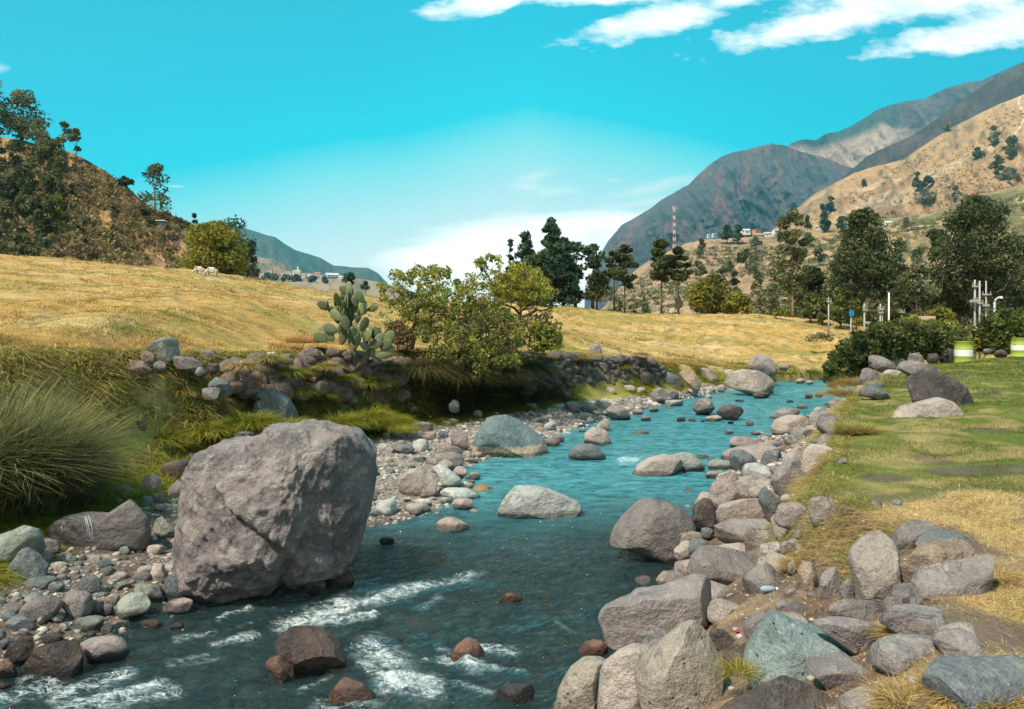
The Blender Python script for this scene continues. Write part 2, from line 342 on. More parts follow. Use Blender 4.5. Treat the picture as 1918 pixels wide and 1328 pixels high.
def terrain(x, y, detail=True):
    x = np.asarray(x, float); y = np.asarray(y, float); x, y = np.broadcast_arrays(x, y)
    l2, l1, l0, r0, r1 = fL2(y), fL1(y), fL0(y), fR0(y), fR1(y)
    ye = np.interp(x, _yx[:, 0], _yx[:, 1]); ye = np.where(x < -8.9, 10.0, ye)
    s = np.clip((y - ye) / (60 - ye), 0, 1)
    zm = zL2(ye) + (crest_z(CX + F * x / np.maximum(y, 1)) - zL2(ye)) * s ** 1.15
    if detail:
        w = np.clip((y - ye) / 4, 0, 1)
        zm = zm + w * (0.24 * fbm(x * .35, y * .35, 0, 3, 5) + 0.085 * fbm(x * 1.7, y * 1.7, 0, 3, 9))
        zm = zm + sstep(34, 44, y) * sstep(60, 52, y) * sstep(0, 12, x) * (0.28 * fbm(x * .30, y * .5, 0, 3, 31, ridged=True))
    fall = sstep(60, 112, y)
    zm = zm * (1 - fall)
    z = zm
    u = np.clip((x - l2) / np.maximum(l1 - l2, .05), 0, 1)
    zb = zL2(y) + (0.35 - zL2(y)) * sstep(-.05, 1.0, u)
    if detail: zb = zb + 0.12 * fbm(x * 1.2, y * 1.2, 0, 4, 12) * (u * (1 - u) * 4)
    z = np.where(x > l2, zb, z)
    u = np.clip((x - l1) / np.maximum(l0 - l1, .05), 0, 1)
    zs = 0.35 * (1 - u) ** 0.8 + 0.02 * 0 - 0.05 * u
    if detail: zs = zs + (0.05 * fbm(x * 1.3, y * 1.3, 0, 3, 21)) * np.clip(u * (1 - u) * 5, 0, 1)
    z = np.where(x > l1, zs, z)
    wd = np.maximum(r0 - l0, .05); u = np.clip((x - l0) / wd, 0, 1)
    zr = -0.05 - np.minimum(0.34, 0.9 * np.minimum(u, 1 - u) * wd * 0.35)
    if detail: zr = zr + 0.07 * fbm(x * 1.6, y * 1.6, 0, 4, 41) * np.clip(np.minimum(u, 1 - u) * 6, 0, 1)
    z = np.where(x > l0, zr, z)
    u = np.clip((x - r0) / np.maximum(r1 - r0, .05), 0, 1)
    nr_ = sstep(7.5, 5.2, y); zz = -0.05 + 1.42 * ((0.22 * u + 0.78 * u ** 2.6) * (1 - nr_) + nr_ * u ** 1.05)
    if detail: zz = zz + (0.10 * fbm(x * 1.5, y * 1.5, 0, 4, 51)) * np.clip(u * (1 - u) * 5, 0, 1)
    z = np.where(x > r0, zz, z)
    zp = 1.37 + 0.10 * np.clip((x - r1) / 3, 0, 1)
    if detail: zp = zp + (0.09 * fbm(x * .6, y * .6, 0, 3, 61) + 0.025 * fbm(x * 3, y * 3, 0, 3, 63)) * np.clip((x - r1) / .8, 0, 1)
    zp = zp * (1 - fall)
    return np.where(x > r1, zp, z)
_D = np.geomspace(2.4, 75, 1500)
def hit(px, py, z0=None):
    """Where the line of sight through a pixel of the photograph meets the ground or the river."""
    if z0 is not None:
        d = (CAMZ - z0) * F / (py - HY); return ((px - CX) * d / F, d, z0)
    xs = (px - CX) * _D / F; zs = CAMZ - (py - HY) * _D / F
    g = np.maximum(terrain(xs, _D, False), 0.0)
    i = np.argmax(zs < g); i = i if zs[i] < g[i] else len(_D) - 1
    return (xs[i], _D[i], g[i])
def P(px, py, d): return ((px - CX) * d / F, d, CAMZ - (py - HY) * d / F)

# the ground: one sheet from behind the camera to the horizon
rows = np.concatenate([np.linspace(-7, 2.2, 14), np.geomspace(2.4, 75, 640), np.geomspace(78, 4500, 60)])
tt = np.linspace(-1, 1, 720); tcol = np.sign(tt) * (0.80 * np.abs(tt) + 0.30 * np.abs(tt) ** 5)
YY, TT = np.meshgrid(rows, tcol, indexing='ij')
XX = TT * (np.maximum(YY, 0) + 3.0 + np.where(YY < 0, 4, 0))
XX = np.clip(XX, -3450, 3450); ZZ = terrain(XX, YY)
l2, l1, l0, r0, r1 = (f(YY) for f in (fL2, fL1, fL0, fR0, fR1))
nA = fbm(XX * .5, YY * .5, 0, 5, 71); nB = fbm(XX * 2.3, YY * 2.3, 0, 5, 72); nC = fbm(XX * 9, YY * 9, 0, 4, 73); nD = fbm(XX * .16, YY * .4, 0, 4, 74)
gold, straw, olive = (.45, .285, .085), (.53, .37, .155), (.27, .235, .055)
cm = mixc(mixc(gold, straw, sstep(-.25, .4, nA)), olive, sstep(.0, .35, nD + nB * .3) * .75)
cm = mixc(cm, (.26, .14, .05), sstep(.22, .5, nB + nC * .4) * .6); cm = mixc(cm, (.22, .17, .10), sstep(.42, .6, nB + nA * .6) * .7)
moss, dirt, dead = (.27, .26, .04), (.18, .13, .075), (.50, .36, .15)
ub = np.clip((XX - l2) / np.maximum(l1 - l2, .05), 0, 1)
cb = mixc(mixc(dead, moss, sstep(.25, .75, ub + nB * .3)), dirt, sstep(.1, .5, nC + nA * .4) * .6)
gravel = mixc(mixc((.33, .28, .235), (.21, .17, .14), sstep(-.2, .4, nB)), (.42, .38, .34), sstep(.1, .5, nC))
us = np.clip((XX - l1) / np.maximum(l0 - l1, .05), 0, 1)
mud = (.105, .074, .052)
left_near = sstep(12.5, 10.5, YY)
cs = mixc(gravel, mixc(mud, gravel, sstep(-.05, .35, nB + nC * .3)), .35 + .5 * left_near)
cs = mixc(cs, moss, sstep(.30, .02, us + nB * .12))
cs = mixc(cs, (.075, .055, .042), sstep(.86, .97, us))
bed = mixc(mixc((.13, .105, .075), (.06, .065, .055), sstep(-.3, .3, nB)), (.24, .13, .055), sstep(.10, .45, nC))
ug = np.clip((XX - r0) / np.maximum(r1 - r0, .05), 0, 1)
cg = mixc(mixc((.165, .105, .068), (.25, .175, .12), sstep(-.2, .4, nB)), (.085, .062, .047), sstep(.1, .45, nC))
cg = mixc(cg, mixc(dead, (.17, .17, .035), sstep(-.3, .2, nB)), sstep(.62, .85, ug + nB * .2) * sstep(6.5, 8.5, YY))
lawn = mixc(mixc((.175, .185, .038), (.115, .150, .022), sstep(-.25, .3, nA + nB * .3)), (.33, .255, .10), sstep(.12, .45, nB + nA * .5) * .7)
nearR = sstep(7.6, 6.2, YY + nA * 1.2)
cp = mixc(lawn, mixc((.50, .345, .155), (.175, .130, .092), sstep(-.12, .16, nA * 1.2 + nB * .4 + .14 - .25 * (XX - 3.2) * sstep(6, 5, YY))), nearR)
def patch(px, py, rx, ry, rot=0.0, z=1.42):
    x0, y0, _ = hit(px, py, z); xr = rx * y0 / F; yr = ry * y0 * y0 / (F * (CAMZ - z))
    return sstep(1.25, .75, np.sqrt(((XX - x0) / xr) ** 2 + ((YY - y0) / yr) ** 2) + .35 * nB)
for q in ((1660, 888, 48, 10), (1850, 883, 100, 16), (1745, 853, 40, 8), (1700, 718, 60, 6), (1790, 703, 40, 5), (1850, 610 + 200, 50, 5), (1760, 665 + 12, 40, 4), (1850, 740, 24, 3)):
    cp = mixc(cp, (.115, .092, .075), patch(*q) * .9)
for q in ((1640, 850, 90, 14), (1760, 835, 70, 9), (1700, 950, 200, 18), (1880, 935, 60, 14)):
    cp = mixc(cp, (.42, .31, .14), patch(*q) * .5)
GP = [(1860, 1110, 75, 60), (1900, 1010, 70, 45), (1905, 1250, 60, 30), (1770, 965, 120, 22), (1800, 1320, 60, 10), (1850, 940, 80, 14)]
GPW = []
for q in GP:
    x0, y0, z0_ = hit(q[0], q[1]); GPW.append((x0, y0, q[2] * y0 / F, q[3] * y0 * y0 / (F * (CAMZ - z0_))))
def gpatch(x, y):
    k = 0.0
    for a, b_, c_, d_ in GPW: k = np.maximum(k, 1.35 - np.sqrt(((x - a) / c_) ** 2 + ((y - b_) / d_) ** 2))
    return k
kg = sstep(.05, .5, gpatch(XX, YY) + .45 * nB); cp = mixc(cp, (.46, .32, .14), kg); cg = mixc(cg, (.42, .29, .13), kg)
colr = np.where((XX > l2)[..., None], cb, cm); colr = np.where((XX > l1)[..., None], cs, colr)
colr = np.where((XX > l0)[..., None], bed, colr); colr = np.where((XX > r0)[..., None], cg, colr); colr = np.where((XX > r1)[..., None], cp, colr)
colr = mixc(colr, (.30, .25, .13), sstep(62, 90, YY)); colr = np.clip(colr * .92, 0, 1)
nr, nc_ = XX.shape
gi = (np.arange(nr - 1)[:, None] * nc_ + np.arange(nc_ - 1)[None]).ravel()
tag(mesh_np('ground', np.stack([XX, YY, ZZ], -1).reshape(-1, 3), [np.stack([gi, gi + 1, gi + nc_ + 1, gi + nc_], 1)], M['ground'], col=colr.reshape(-1, 3)),
    'grassy meadow, stony shores and riverbed', kind='structure')

# ------------------------------------------------------------------ the river
def wpt(px, py): x, y, _ = hit(px, py, 0.0); return np.array((x, y))
FOAM = [(540, 1172, 640, 1140, 20, 1.0), (640, 1140, 760, 1110, 14, .9), (760, 1105, 880, 1082, 12, .75), (820, 1120, 790, 1140, 8, .5), (880, 1082, 905, 1075, 7, .6), (600, 1168, 700, 1155, 8, .9),
        (700, 1215, 740, 1245, 26, .85), (735, 1280, 800, 1290, 24, 1.0), (680, 1240, 720, 1275, 12, .8), (835, 1235, 890, 1252, 13, 1.0), (860, 1225, 820, 1210, 7, .5), (900, 1215, 960, 1222, 11, .75),
        (790, 1240, 850, 1240, 5, .6), (880, 1250, 980, 1262, 6, .6), (850, 1280, 920, 1300, 7, .5), (0, 1310, 100, 1280, 16, .75), (100, 1300, 240, 1262, 14, .75), (120, 1322, 300, 1285, 15, .8), (200, 1322, 330, 1300, 12, .7),
        (330, 1200, 400, 1185, 7, .6), (410, 1160, 470, 1140, 6, .7), (400, 1210, 480, 1190, 9, .65), (430, 1180, 470, 1165, 5, .5), (320, 1245, 400, 1235, 10, .5), (40, 1275, 70, 1262, 9, .5),
        (1165, 862, 1190, 862, 7, .9), (1190, 858, 1215, 856, 4, .5), (1300, 775, 1480, 748, 10, .22), (1470, 735, 1530, 728, 6, .4), (1480, 740, 1540, 745, 8, .3), (600, 1320, 700, 1325, 14, .6),
        (560, 1300, 620, 1270, 6, .5), (1040, 1160, 1070, 1180, 6, .4), (960, 1180, 1040, 1185, 5, .35), (950, 1290, 960, 1320, 5, .5), (1130, 1075, 1240, 1060, 8, .08), (1040, 800, 1100, 790, 6, .25), (1420, 760, 1440, 772, 5, .4)]
ry = np.geomspace(3.2, 44, 560)
ru = np.linspace(0, 1, 520)
RYY, RU = np.meshgrid(ry, ru, indexing='ij')
a0 = np.minimum(fL0(RYY), 60) - .55; a1 = fR0(RYY) + .45
a0 = np.maximum(a0, -0.80 * RYY - 2.5); a1 = np.maximum(a1, a0 + .1)
RX = a0 + (a1 - a0) * RU
rot = np.interp(RYY, [5, 12, 36], [1.05, .85, .55])
PXs, PYs = CX + F * RX / RYY, HY + F * CAMZ / RYY
foam = np.zeros_like(RX)
for x0, y0, x1, y1, r, s in FOAM:
    ax, ay, bx, by = x0, y0, x1, y1
    tq = np.clip(((PXs - ax) * (bx - ax) + (PYs - ay) * (by - ay)) / ((bx - ax) ** 2 + (by - ay) ** 2), 0, 1)
    r = r * 1.2; dd = np.hypot(PXs - ax - tq * (bx - ax), (PYs - ay - tq * (by - ay)) * 1.5) / r
    foam = np.maximum(foam, s * np.exp(-dd * dd * .55))
ca, sa = np.cos(rot), np.sin(rot)
al = RX * sa + RYY * ca; ac = RX * ca - RYY * sa          # along and across the current
wv = 0.024 * fbm(al * .9, ac * 2.0, 0, 3, 81) + 0.022 * fbm(al * 2.2 + 3, ac * 6.5, 0, 4, 82, gain=.6)
rap = sstep(13, 8.5, RYY) * .7 + .6 + foam * 2.2
wv = wv * rap + foam * (0.055 * fbm(RX * 7, RYY * 7, 0, 4, 85) + 0.02)
rc = np.stack([foam, np.clip(rap / 2, 0, 1), sstep(14, 8.6, RYY + 1.2 * fbm(RX * .4, RYY * .4, 0, 3, 88))], -1)
n0, n1_ = RX.shape; gi = (np.arange(n0 - 1)[:, None] * n1_ + np.arange(n1_ - 1)[None]).ravel()
m, t, b = new_mat('river_water')
at = t.node('ShaderNodeAttribute', attribute_name='Col'); sp = t.node('ShaderNodeSeparateXYZ'); t.put(sp, 0, at.outputs['Color'])
g = t.node('ShaderNodeNewGeometry'); mp = t.node('ShaderNodeMapping'); t.put(mp, 0, g.outputs['Position'])
mp.inputs['Rotation'].default_value = (0, 0, radians(48)); mp.inputs['Scale'].default_value = (1.0, 2.6, 1)
p = mp.outputs[0]
rn = t.noise(p, 3.2, 6, 0.62, 0.6); rf = t.noise(p, 11, 4, 0.6, 0.8)
hgt = t.m('ADD', rn, t.m('ADD', t.m('MULTIPLY', rf, 0.40), t.m('MULTIPLY', t.noise(p, 30, 3, 0.6, 0.5), 0.12)))
nrm = t.bump(hgt, 1.0, 0.22)
deep = t.node('ShaderNodeBsdfDiffuse'); t.put(deep, 0, t.mix(sp.outputs[2], t.mix(t.mapr(t.noise(p, 2.2, 7, .75, .8), .38, .60), (0.010, 0.13, 0.16), (0.12, 0.47, 0.51)), t.mix(t.mapr(t.noise(p, 1.6, 5, .7), .4, .62), (0.018, 0.060, 0.066), (0.06, 0.165, 0.170))))  # cyan sky reflection and dark ripple streaks are put into the diffuse colour
clear = t.node('ShaderNodeBsdfTransparent'); clear.inputs[0].default_value = (0.62, 0.80, 0.76, 1)
body = t.node('ShaderNodeMixShader'); t.put(body, 0, t.mapr(sp.outputs[2], 0, 1, 0.68, 0.17)); t.l.new(clear.outputs[0], body.inputs[1]); t.l.new(deep.outputs[0], body.inputs[2])
glo = t.node('ShaderNodeBsdfGlossy'); glo.inputs['Roughness'].default_value = 0.05; t.put(glo, 'Normal', nrm)
fr = t.node('ShaderNodeFresnel'); fr.inputs[0].default_value = 1.45; t.put(fr, 'Normal', nrm)
wm = t.node('ShaderNodeMixShader'); t.put(wm, 0, t.m('MULTIPLY', fr.outputs[0], 2.6, clamp=True)); t.l.new(body.outputs[0], wm.inputs[1]); t.l.new(glo.outputs[0], wm.inputs[2])
fo = t.node('ShaderNodeBsdfDiffuse'); fo.inputs[0].default_value = (0.80, 0.88, 0.86, 1)
f1 = t.noise(p, 4.5, 8, 0.74, 1.8); f2 = t.noise(g.outputs['Position'], 38, 4, 0.7)
fk = t.m('ADD', t.m('MULTIPLY', sp.outputs[0], 0.62), t.m('ADD', t.m('MULTIPLY', t.m('SUBTRACT', f1, 0.5), 1.9), t.m('MULTIPLY', t.m('SUBTRACT', f2, 0.5), 0.35)))
fil = t.mapr(t.m('ABSOLUTE', t.m('SUBTRACT', t.noise(p, 3.4, 7, 0.68, 1.2), 0.5)), 0.030, 0.0)      # thin lacy threads
fil = t.m('MULTIPLY', fil, t.mapr(sp.outputs[0], 0.22, 0.75)); brk = t.mapr(t.noise(g.outputs['Position'], 17, 5, 0.75), .36, .58, .25, 1)
fk = t.m('MULTIPLY', t.m('MAXIMUM', t.m('MULTIPLY', t.mapr(fk, 0.36, 0.80), t.mapr(sp.outputs[0], 0.02, 0.25)), t.m('MULTIPLY', fil, .75)), brk)
fm = t.node('ShaderNodeMixShader'); t.put(fm, 0, t.m('MULTIPLY', fk, 0.82)); t.l.new(wm.outputs[0], fm.inputs[1]); t.l.new(fo.outputs[0], fm.inputs[2])
t.l.new(fm.outputs[0], t.n['Material Output'].inputs[0])
tag(mesh_np('river_water', np.stack([RX, RYY, wv], -1).reshape(-1, 3), [np.stack([gi, gi + 1, gi + n1_ + 1, gi + n1_], 1)], m, col=rc.reshape(-1, 3)),
    'clear shallow mountain river with white riffles', kind='structure')

# ------------------------------------------------------------------ hills and mountains, each a relief with a front and a back slope
class Ridge:
    def __init__(s, name, label, crest, base, dc, db, mat, cfun, amp, fr=(1, 1), g=1.0, nx=340, ny=170, seed=1, jag=1.5, terr=0.0, kind='structure', back=1.03, ramp_=0.0):
        s.c = np.array(crest, float); s.b = np.array(base, float); s.dc = np.array(dc, float).reshape(-1, 2) if np.ndim(dc) else np.array([(0, dc)], float)
        s.db = np.array(db, float).reshape(-1, 2) if np.ndim(db) else np.array([(0, db)], float)
        s.amp, s.fr, s.g, s.seed, s.jag, s.terr = amp, fr, g, seed, jag, terr; back = 1.35 if s.dc[0, 1] < 1500 else 1.04
        px = np.linspace(s.c[0, 0], s.c[-1, 0], nx); v = np.linspace(0, 1, ny)
        PX, V = np.meshgrid(px, v)
        X, Y, Z = s.surf(PX, V)
        nb = 14; VB = np.linspace(0, 1, nb + 1)[1:, None]
        xb = X[-1] * (1 + (back - 1) * VB); yb = Y[-1] * (1 + (back - 1) * VB); zb = Z[-1] + (-2 - Z[-1]) * VB ** 1.4
        A = [np.concatenate([a, b_]) for a, b_ in ((X, xb), (Y, yb), (Z, zb))]
        col = cfun(PX, V, X, Y, Z); col = np.concatenate([col, np.repeat(col[-1:], nb, 0)])
        n = ny + nb; gi = (np.arange(n - 1)[:, None] * nx + np.arange(nx - 1)[None]).ravel()
        s.o = tag(mesh_np(name, np.stack(A, -1).reshape(-1, 3), [np.stack([gi, gi + 1, gi + nx + 1, gi + nx], 1)], M[mat], col=np.clip(col.reshape(-1, 3), 0, 1)), label, kind=kind)
    def surf(s, PX, V):
        yc = np.interp(PX, s.c[:, 0], s.c[:, 1]) + s.jag * fbm(PX * .045, 0, s.seed, 5, s.seed + 3, gain=.6)
        yb = np.interp(PX, s.b[:, 0], s.b[:, 1])
        dc = np.interp(PX, s.dc[:, 0], s.dc[:, 1]); db = np.interp(PX, s.db[:, 0], s.db[:, 1])
        d = db + (dc - db) * V
        row = yb + (yc - yb) * V ** s.g
        z = CAMZ - (row - HY) * d / F; x = (PX - CX) * d / F
        k = F / dc
        hr = yb - yc; q = V * hr                       # relief noise: spurs run obliquely down the slope
        n = fbm((PX + .75 * q) * .0105 * s.fr[0], (q - .25 * PX) * .0060 * s.fr[1], s.seed, 6, s.seed, ridged=True, gain=.5) - .25
        n2 = fbm((PX + .5 * q) * .05 * s.fr[0], q * .045 * s.fr[1], s.seed, 4, s.seed + 9, gain=.55)
        w = np.sin(np.clip(V, 0, 1) ** .8 * pi) ** .7
        disp = s.amp * (n * w + n2 * .16 * w)
        d2 = d - disp; x = x * d2 / d
        if s.terr:
            zt = z + 1.2 * s.terr * fbm(PX * .01, V * 2, 0, 3, s.seed + 2)
            fz = zt / s.terr - np.floor(zt / s.terr); z = z + (sstep(.35, .95, fz) - fz) * s.terr * .7 * w
        return x, d2, z + disp * .10
    def at(s, px, py):
        """Point of the surface seen at a pixel (searched from the top down)."""
        V = np.linspace(0, 1, 400); x, y, z = s.surf(np.full(400, float(px)), V)
        r = HY - (z - CAMZ) * F / y
        i = np.argmin(np.abs(r - py)); return np.array((x[i], y[i], z[i]))

def lerp3(a, b, t): return mixc(np.array(a), np.array(b), np.clip(t, 0, 1))
def c_massif(PX, V, X, Y, Z):
    n = fbm(PX * .035, V * 8, 1, 6, 201, gain=.65); n2 = fbm((PX + V * 200) * .05, V * 9, 1, 5, 202)
    c = lerp3((.115, .120, .125), (.21, .135, .125), sstep(-.05, .3, n + .4 * n2)); return mixc(c, (.060, .085, .075), sstep(.1, .5, n2 - n * .5))
Ridge('mountain', 'steep blue-grey rocky massif closing the valley', [(1095, 560), (1118, 500), (1128, 470), (1140, 450), (1165, 420), (1200, 402), (1240, 374), (1262, 362), (1290, 345), (1330, 308), (1350, 293), (1372, 286), (1400, 280), (1445, 269), (1470, 273), (1500, 284), (1550, 298), (1600, 316), (1650, 345), (1760, 420)],
      [(1080, 640), (1760, 640)], 3300, 2100, 'mount', c_massif, 260, (1.1, 1.0), 1.0, 380, 190, 3, 2.5)
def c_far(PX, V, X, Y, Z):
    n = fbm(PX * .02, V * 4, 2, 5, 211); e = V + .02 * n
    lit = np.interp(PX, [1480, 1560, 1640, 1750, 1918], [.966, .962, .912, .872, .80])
    return mixc(lerp3((.58, .43, .31), (.46, .33, .24), sstep(-.2, .4, n)), lerp3((.16, .12, .105), (.075, .10, .085), sstep(-.1, .3, n)), sstep(-.02, .03, e - lit))  # sunlight on the lower slope is painted in as beige
Ridge('mountain', 'highest far range with a lower slope painted sunlit beige', [(1400, 340), (1482, 268), (1500, 262), (1528, 262), (1545, 251), (1570, 246), (1592, 236), (1620, 220), (1640, 207), (1672, 195), (1700, 190), (1730, 186), (1742, 180), (1775, 164), (1800, 158), (1806, 154), (1836, 152), (1870, 136), (1918, 115), (2000, 80)],
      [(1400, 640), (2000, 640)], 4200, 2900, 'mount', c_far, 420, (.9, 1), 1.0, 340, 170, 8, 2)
def c_cloud_shadow(PX, V, X, Y, Z):
    n = fbm(PX * .04, V * 10, 3, 5, 221); return lerp3((.085, .062, .052), (.135, .100, .078), sstep(-.2, .4, n))  # the cloud's shadow on this ridge is put into its dark colour
Ridge('mountain', 'dark brown ridge above the tan slope, painted in cloud shadow', [(1500, 420), (1560, 350), (1590, 322), (1625, 292), (1660, 275), (1700, 258), (1735, 236), (1770, 210), (1800, 190), (1850, 155), (1885, 134), (1918, 117), (2030, 50)],
      [(1500, 640), (2030, 640)], 2500, 1500, 'mount', c_cloud_shadow, 110, (1.5, 1.2), 1.0, 300, 140, 12, 1.5)
def c_tan(PX, V, X, Y, Z):
    n = fbm(PX * .015, V * 4, 4, 5, 231); n2 = fbm(PX * .08, V * 22, 4, 5, 232); n3 = fbm(PX * .006, V * 30, 5, 4, 233)
    c = lerp3((.40, .255, .13), (.27, .17, .095), sstep(-.2, .3, n + n2 * .5)); c = mixc(c, (.56, .42, .26), sstep(.1, .4, n3) * .5)
    c = mixc(c, (.15, .14, .075), sstep(.10, .42, n2 + .3 * n - .1) * .8)
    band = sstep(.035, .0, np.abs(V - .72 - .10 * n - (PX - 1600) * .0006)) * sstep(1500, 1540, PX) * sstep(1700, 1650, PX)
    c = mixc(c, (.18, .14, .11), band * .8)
    c = mixc(c, (.20, .135, .08), sstep(.12, .5, fbm((PX + 260 * V) * .03, V * 7, 2, 5, 237, ridged=True) - .25) * .5)
    trail = sstep(2.2, .8, np.abs(PX - 1905 + (np.sin(V * 40) * 8) - (V - .8) * 60)) * sstep(.7, .75, V); return mixc(c, (.68, .52, .36), trail)
tanr = Ridge('mountain', 'sunlit tan mountainside falling from the upper corner', [(1380, 500), (1425, 455), (1450, 427), (1478, 402), (1520, 366), (1560, 345), (1600, 324), (1640, 312), (1693, 297), (1740, 266), (1780, 240), (1830, 215), (1870, 196), (1918, 176), (2060, 110), (2200, 60)],
      [(1380, 640), (2200, 640)], 1250, 420, 'hill', c_tan, 60, (1.6, 1.6), 1.0, 380, 260, 17, 1.5)
def c_terr(PX, V, X, Y, Z):
    n = fbm(PX * .012, V * 12, 4, 5, 241); n2 = fbm(PX * .07, V * 30, 4, 5, 242); n3 = fbm(PX * .005, V * 26, 5, 4, 243)
    c = lerp3((.36, .24, .12), (.17, .155, .062), sstep(-.2, .35, n + .0006 * (PX - 1600))); c = mixc(c, (.52, .37, .17), sstep(.15, .3, n3) * .8)
    c = mixc(c, (.09, .085, .045), sstep(-.02, .35, n2 + .4 * n3) * .8); red = sstep(1480, 1380, PX)
    
    fz = (Z + 1.5 * fbm(PX * .01, V * 2, 0, 3, 25)) / 3.2; fz = fz - np.floor(fz); c = mixc(c, (.085, .085, .042), sstep(.42, .10, fz) * sstep(1230, 1420, PX) * .55 * sstep(-.4, .3, n2 + n))      # bushes line the terrace walls
    return mixc(c, lerp3((.42, .27, .18), (.27, .185, .12), sstep(-.2, .4, n2)), red * .75 * sstep(-.3, .2, n2 + .5 - abs(n)))
terr = Ridge('hill', 'terraced farming hillside with dry and green strips', [(1090, 610), (1130, 575), (1180, 515), (1215, 487), (1250, 472), (1285, 456), (1320, 448), (1380, 446), (1440, 440), (1500, 433), (1560, 424), (1640, 414), (1740, 398), (1830, 366), (1918, 345), (2200, 260)],
      [(1080, 640), (2200, 640)], 520, 130, 'hill', c_terr, 14, (1.5, 1.2), .9, 420, 280, 23, 1.2, terr=3.2)
def c_lh(PX, V, X, Y, Z):
    n = fbm(PX * .02, V * 5, 4, 5, 251); n2 = fbm(PX * .09, V * 16, 4, 5, 252)
    c = lerp3((.34, .22, .095), (.21, .13, .07), sstep(-.2, .3, n + n2 * .6)); c = mixc(c, (.105, .075, .055), sstep(.12, .4, n2 + .25 * n) * .85)
    rock = sstep(.38, .2, V + .18 * n) * sstep(90, 140, PX); return mixc(c, lerp3((.085, .075, .072), (.19, .16, .14), sstep(-.1, .3, n2)), rock * .9)
lhill = Ridge('hill', 'steep dry brown hill with a wooded shoulder', [(-420, 200), (-150, 235), (0, 256), (30, 260), (60, 268), (100, 276), (140, 288), (170, 304), (200, 322), (240, 350), (262, 372), (290, 392), (330, 405), (352, 414), (385, 440), (420, 470), (470, 508), (540, 560)],
      [(-420, 560), (540, 575)], 128, 76, 'hill', c_lh, 5.0, (3.4, 2.2), 1.0, 420, 260, 29, 2.2)
def c_flat(a, b, sd): return lambda PX, V, X, Y, Z: lerp3(a, b, sstep(-.2, .4, fbm(PX * .04, V * 6, 4, 5, sd)))
Ridge('mountain', 'hazy blue-green mountain beyond the distant town', [(330, 450), (380, 440), (440, 424), (468, 430), (500, 441), (515, 444), (552, 468), (600, 483), (625, 497), (660, 501), (690, 502), (708, 512), (730, 535), (780, 580)],
      [(330, 640), (780, 640)], 4200, 2600, 'mount', c_flat((.085, .12, .09), (.13, .14, .10), 261), 260, (1.2, 1), 1.0, 220, 110, 33, 1.0)
Ridge('hill', 'small bare tan hill above the distant town', [(420, 500), (455, 486), (480, 481), (505, 484), (530, 494), (548, 506), (600, 530)],
      [(420, 640), (600, 640)], 1900, 1300, 'mount', c_flat((.42, .30, .20), (.20, .18, .12), 271), 60, (1.5, 1), 1.0, 120, 60, 37, .6)
townr = Ridge('hill', 'low dusty rise the distant town is built on', [(380, 530), (440, 516), (500, 512), (560, 511), (640, 516), (720, 530), (800, 560), (1150, 600)],
      [(380, 620), (1150, 620)], 1150, 300, 'hill', c_flat((.34, .25, .17), (.16, .15, .085), 281), 12, (1.5, 1), 1.0, 220, 80, 39, .8)
# ------------------------------------------------------------------ boulders and stones
_ico = {}
def ico(n):
    if n not in _ico:
        import bmesh
        bm = bmesh.new(); bmesh.ops.create_icosphere(bm, subdivisions=n, radius=1.0)
        v = np.array([x.co[:] for x in bm.verts]); f = np.array([[q.index for q in x.verts] for x in bm.faces]); bm.free()
        v /= np.linalg.norm(v, axis=1)[:, None]; _ico[n] = (v, f)
    return _ico[n]
def outline_radius(poly):
    """poly: (n,2) around its own centre -> radius at 720 angles."""
    th = np.arange(720) * 2 * pi / 720; R = np.zeros(720); dirs = np.stack([np.cos(th), np.sin(th)], 1)
    a = poly; b = np.roll(poly, -1, 0)
    for p, q in zip(a, b):
        e = q - p; den = dirs[:, 0] * e[1] - dirs[:, 1] * e[0]
        with np.errstate(divide='ignore', invalid='ignore'):
            t = (p[0] * e[1] - p[1] * e[0]) / den; u = (p[0] * dirs[:, 1] - p[1] * dirs[:, 0]) / den
        ok = (t > 0) & (u >= -1e-6) & (u <= 1 + 1e-6) & np.isfinite(t)
        R = np.where(ok, np.maximum(R, t), R)
    R = np.where(R <= 0, R[R > 0].mean() if (R > 0).any() else 1, R)
    k = np.hanning(15); k /= k.sum(); return np.convolve(np.concatenate([R[-7:], R, R[:7]]), k, 'valid')
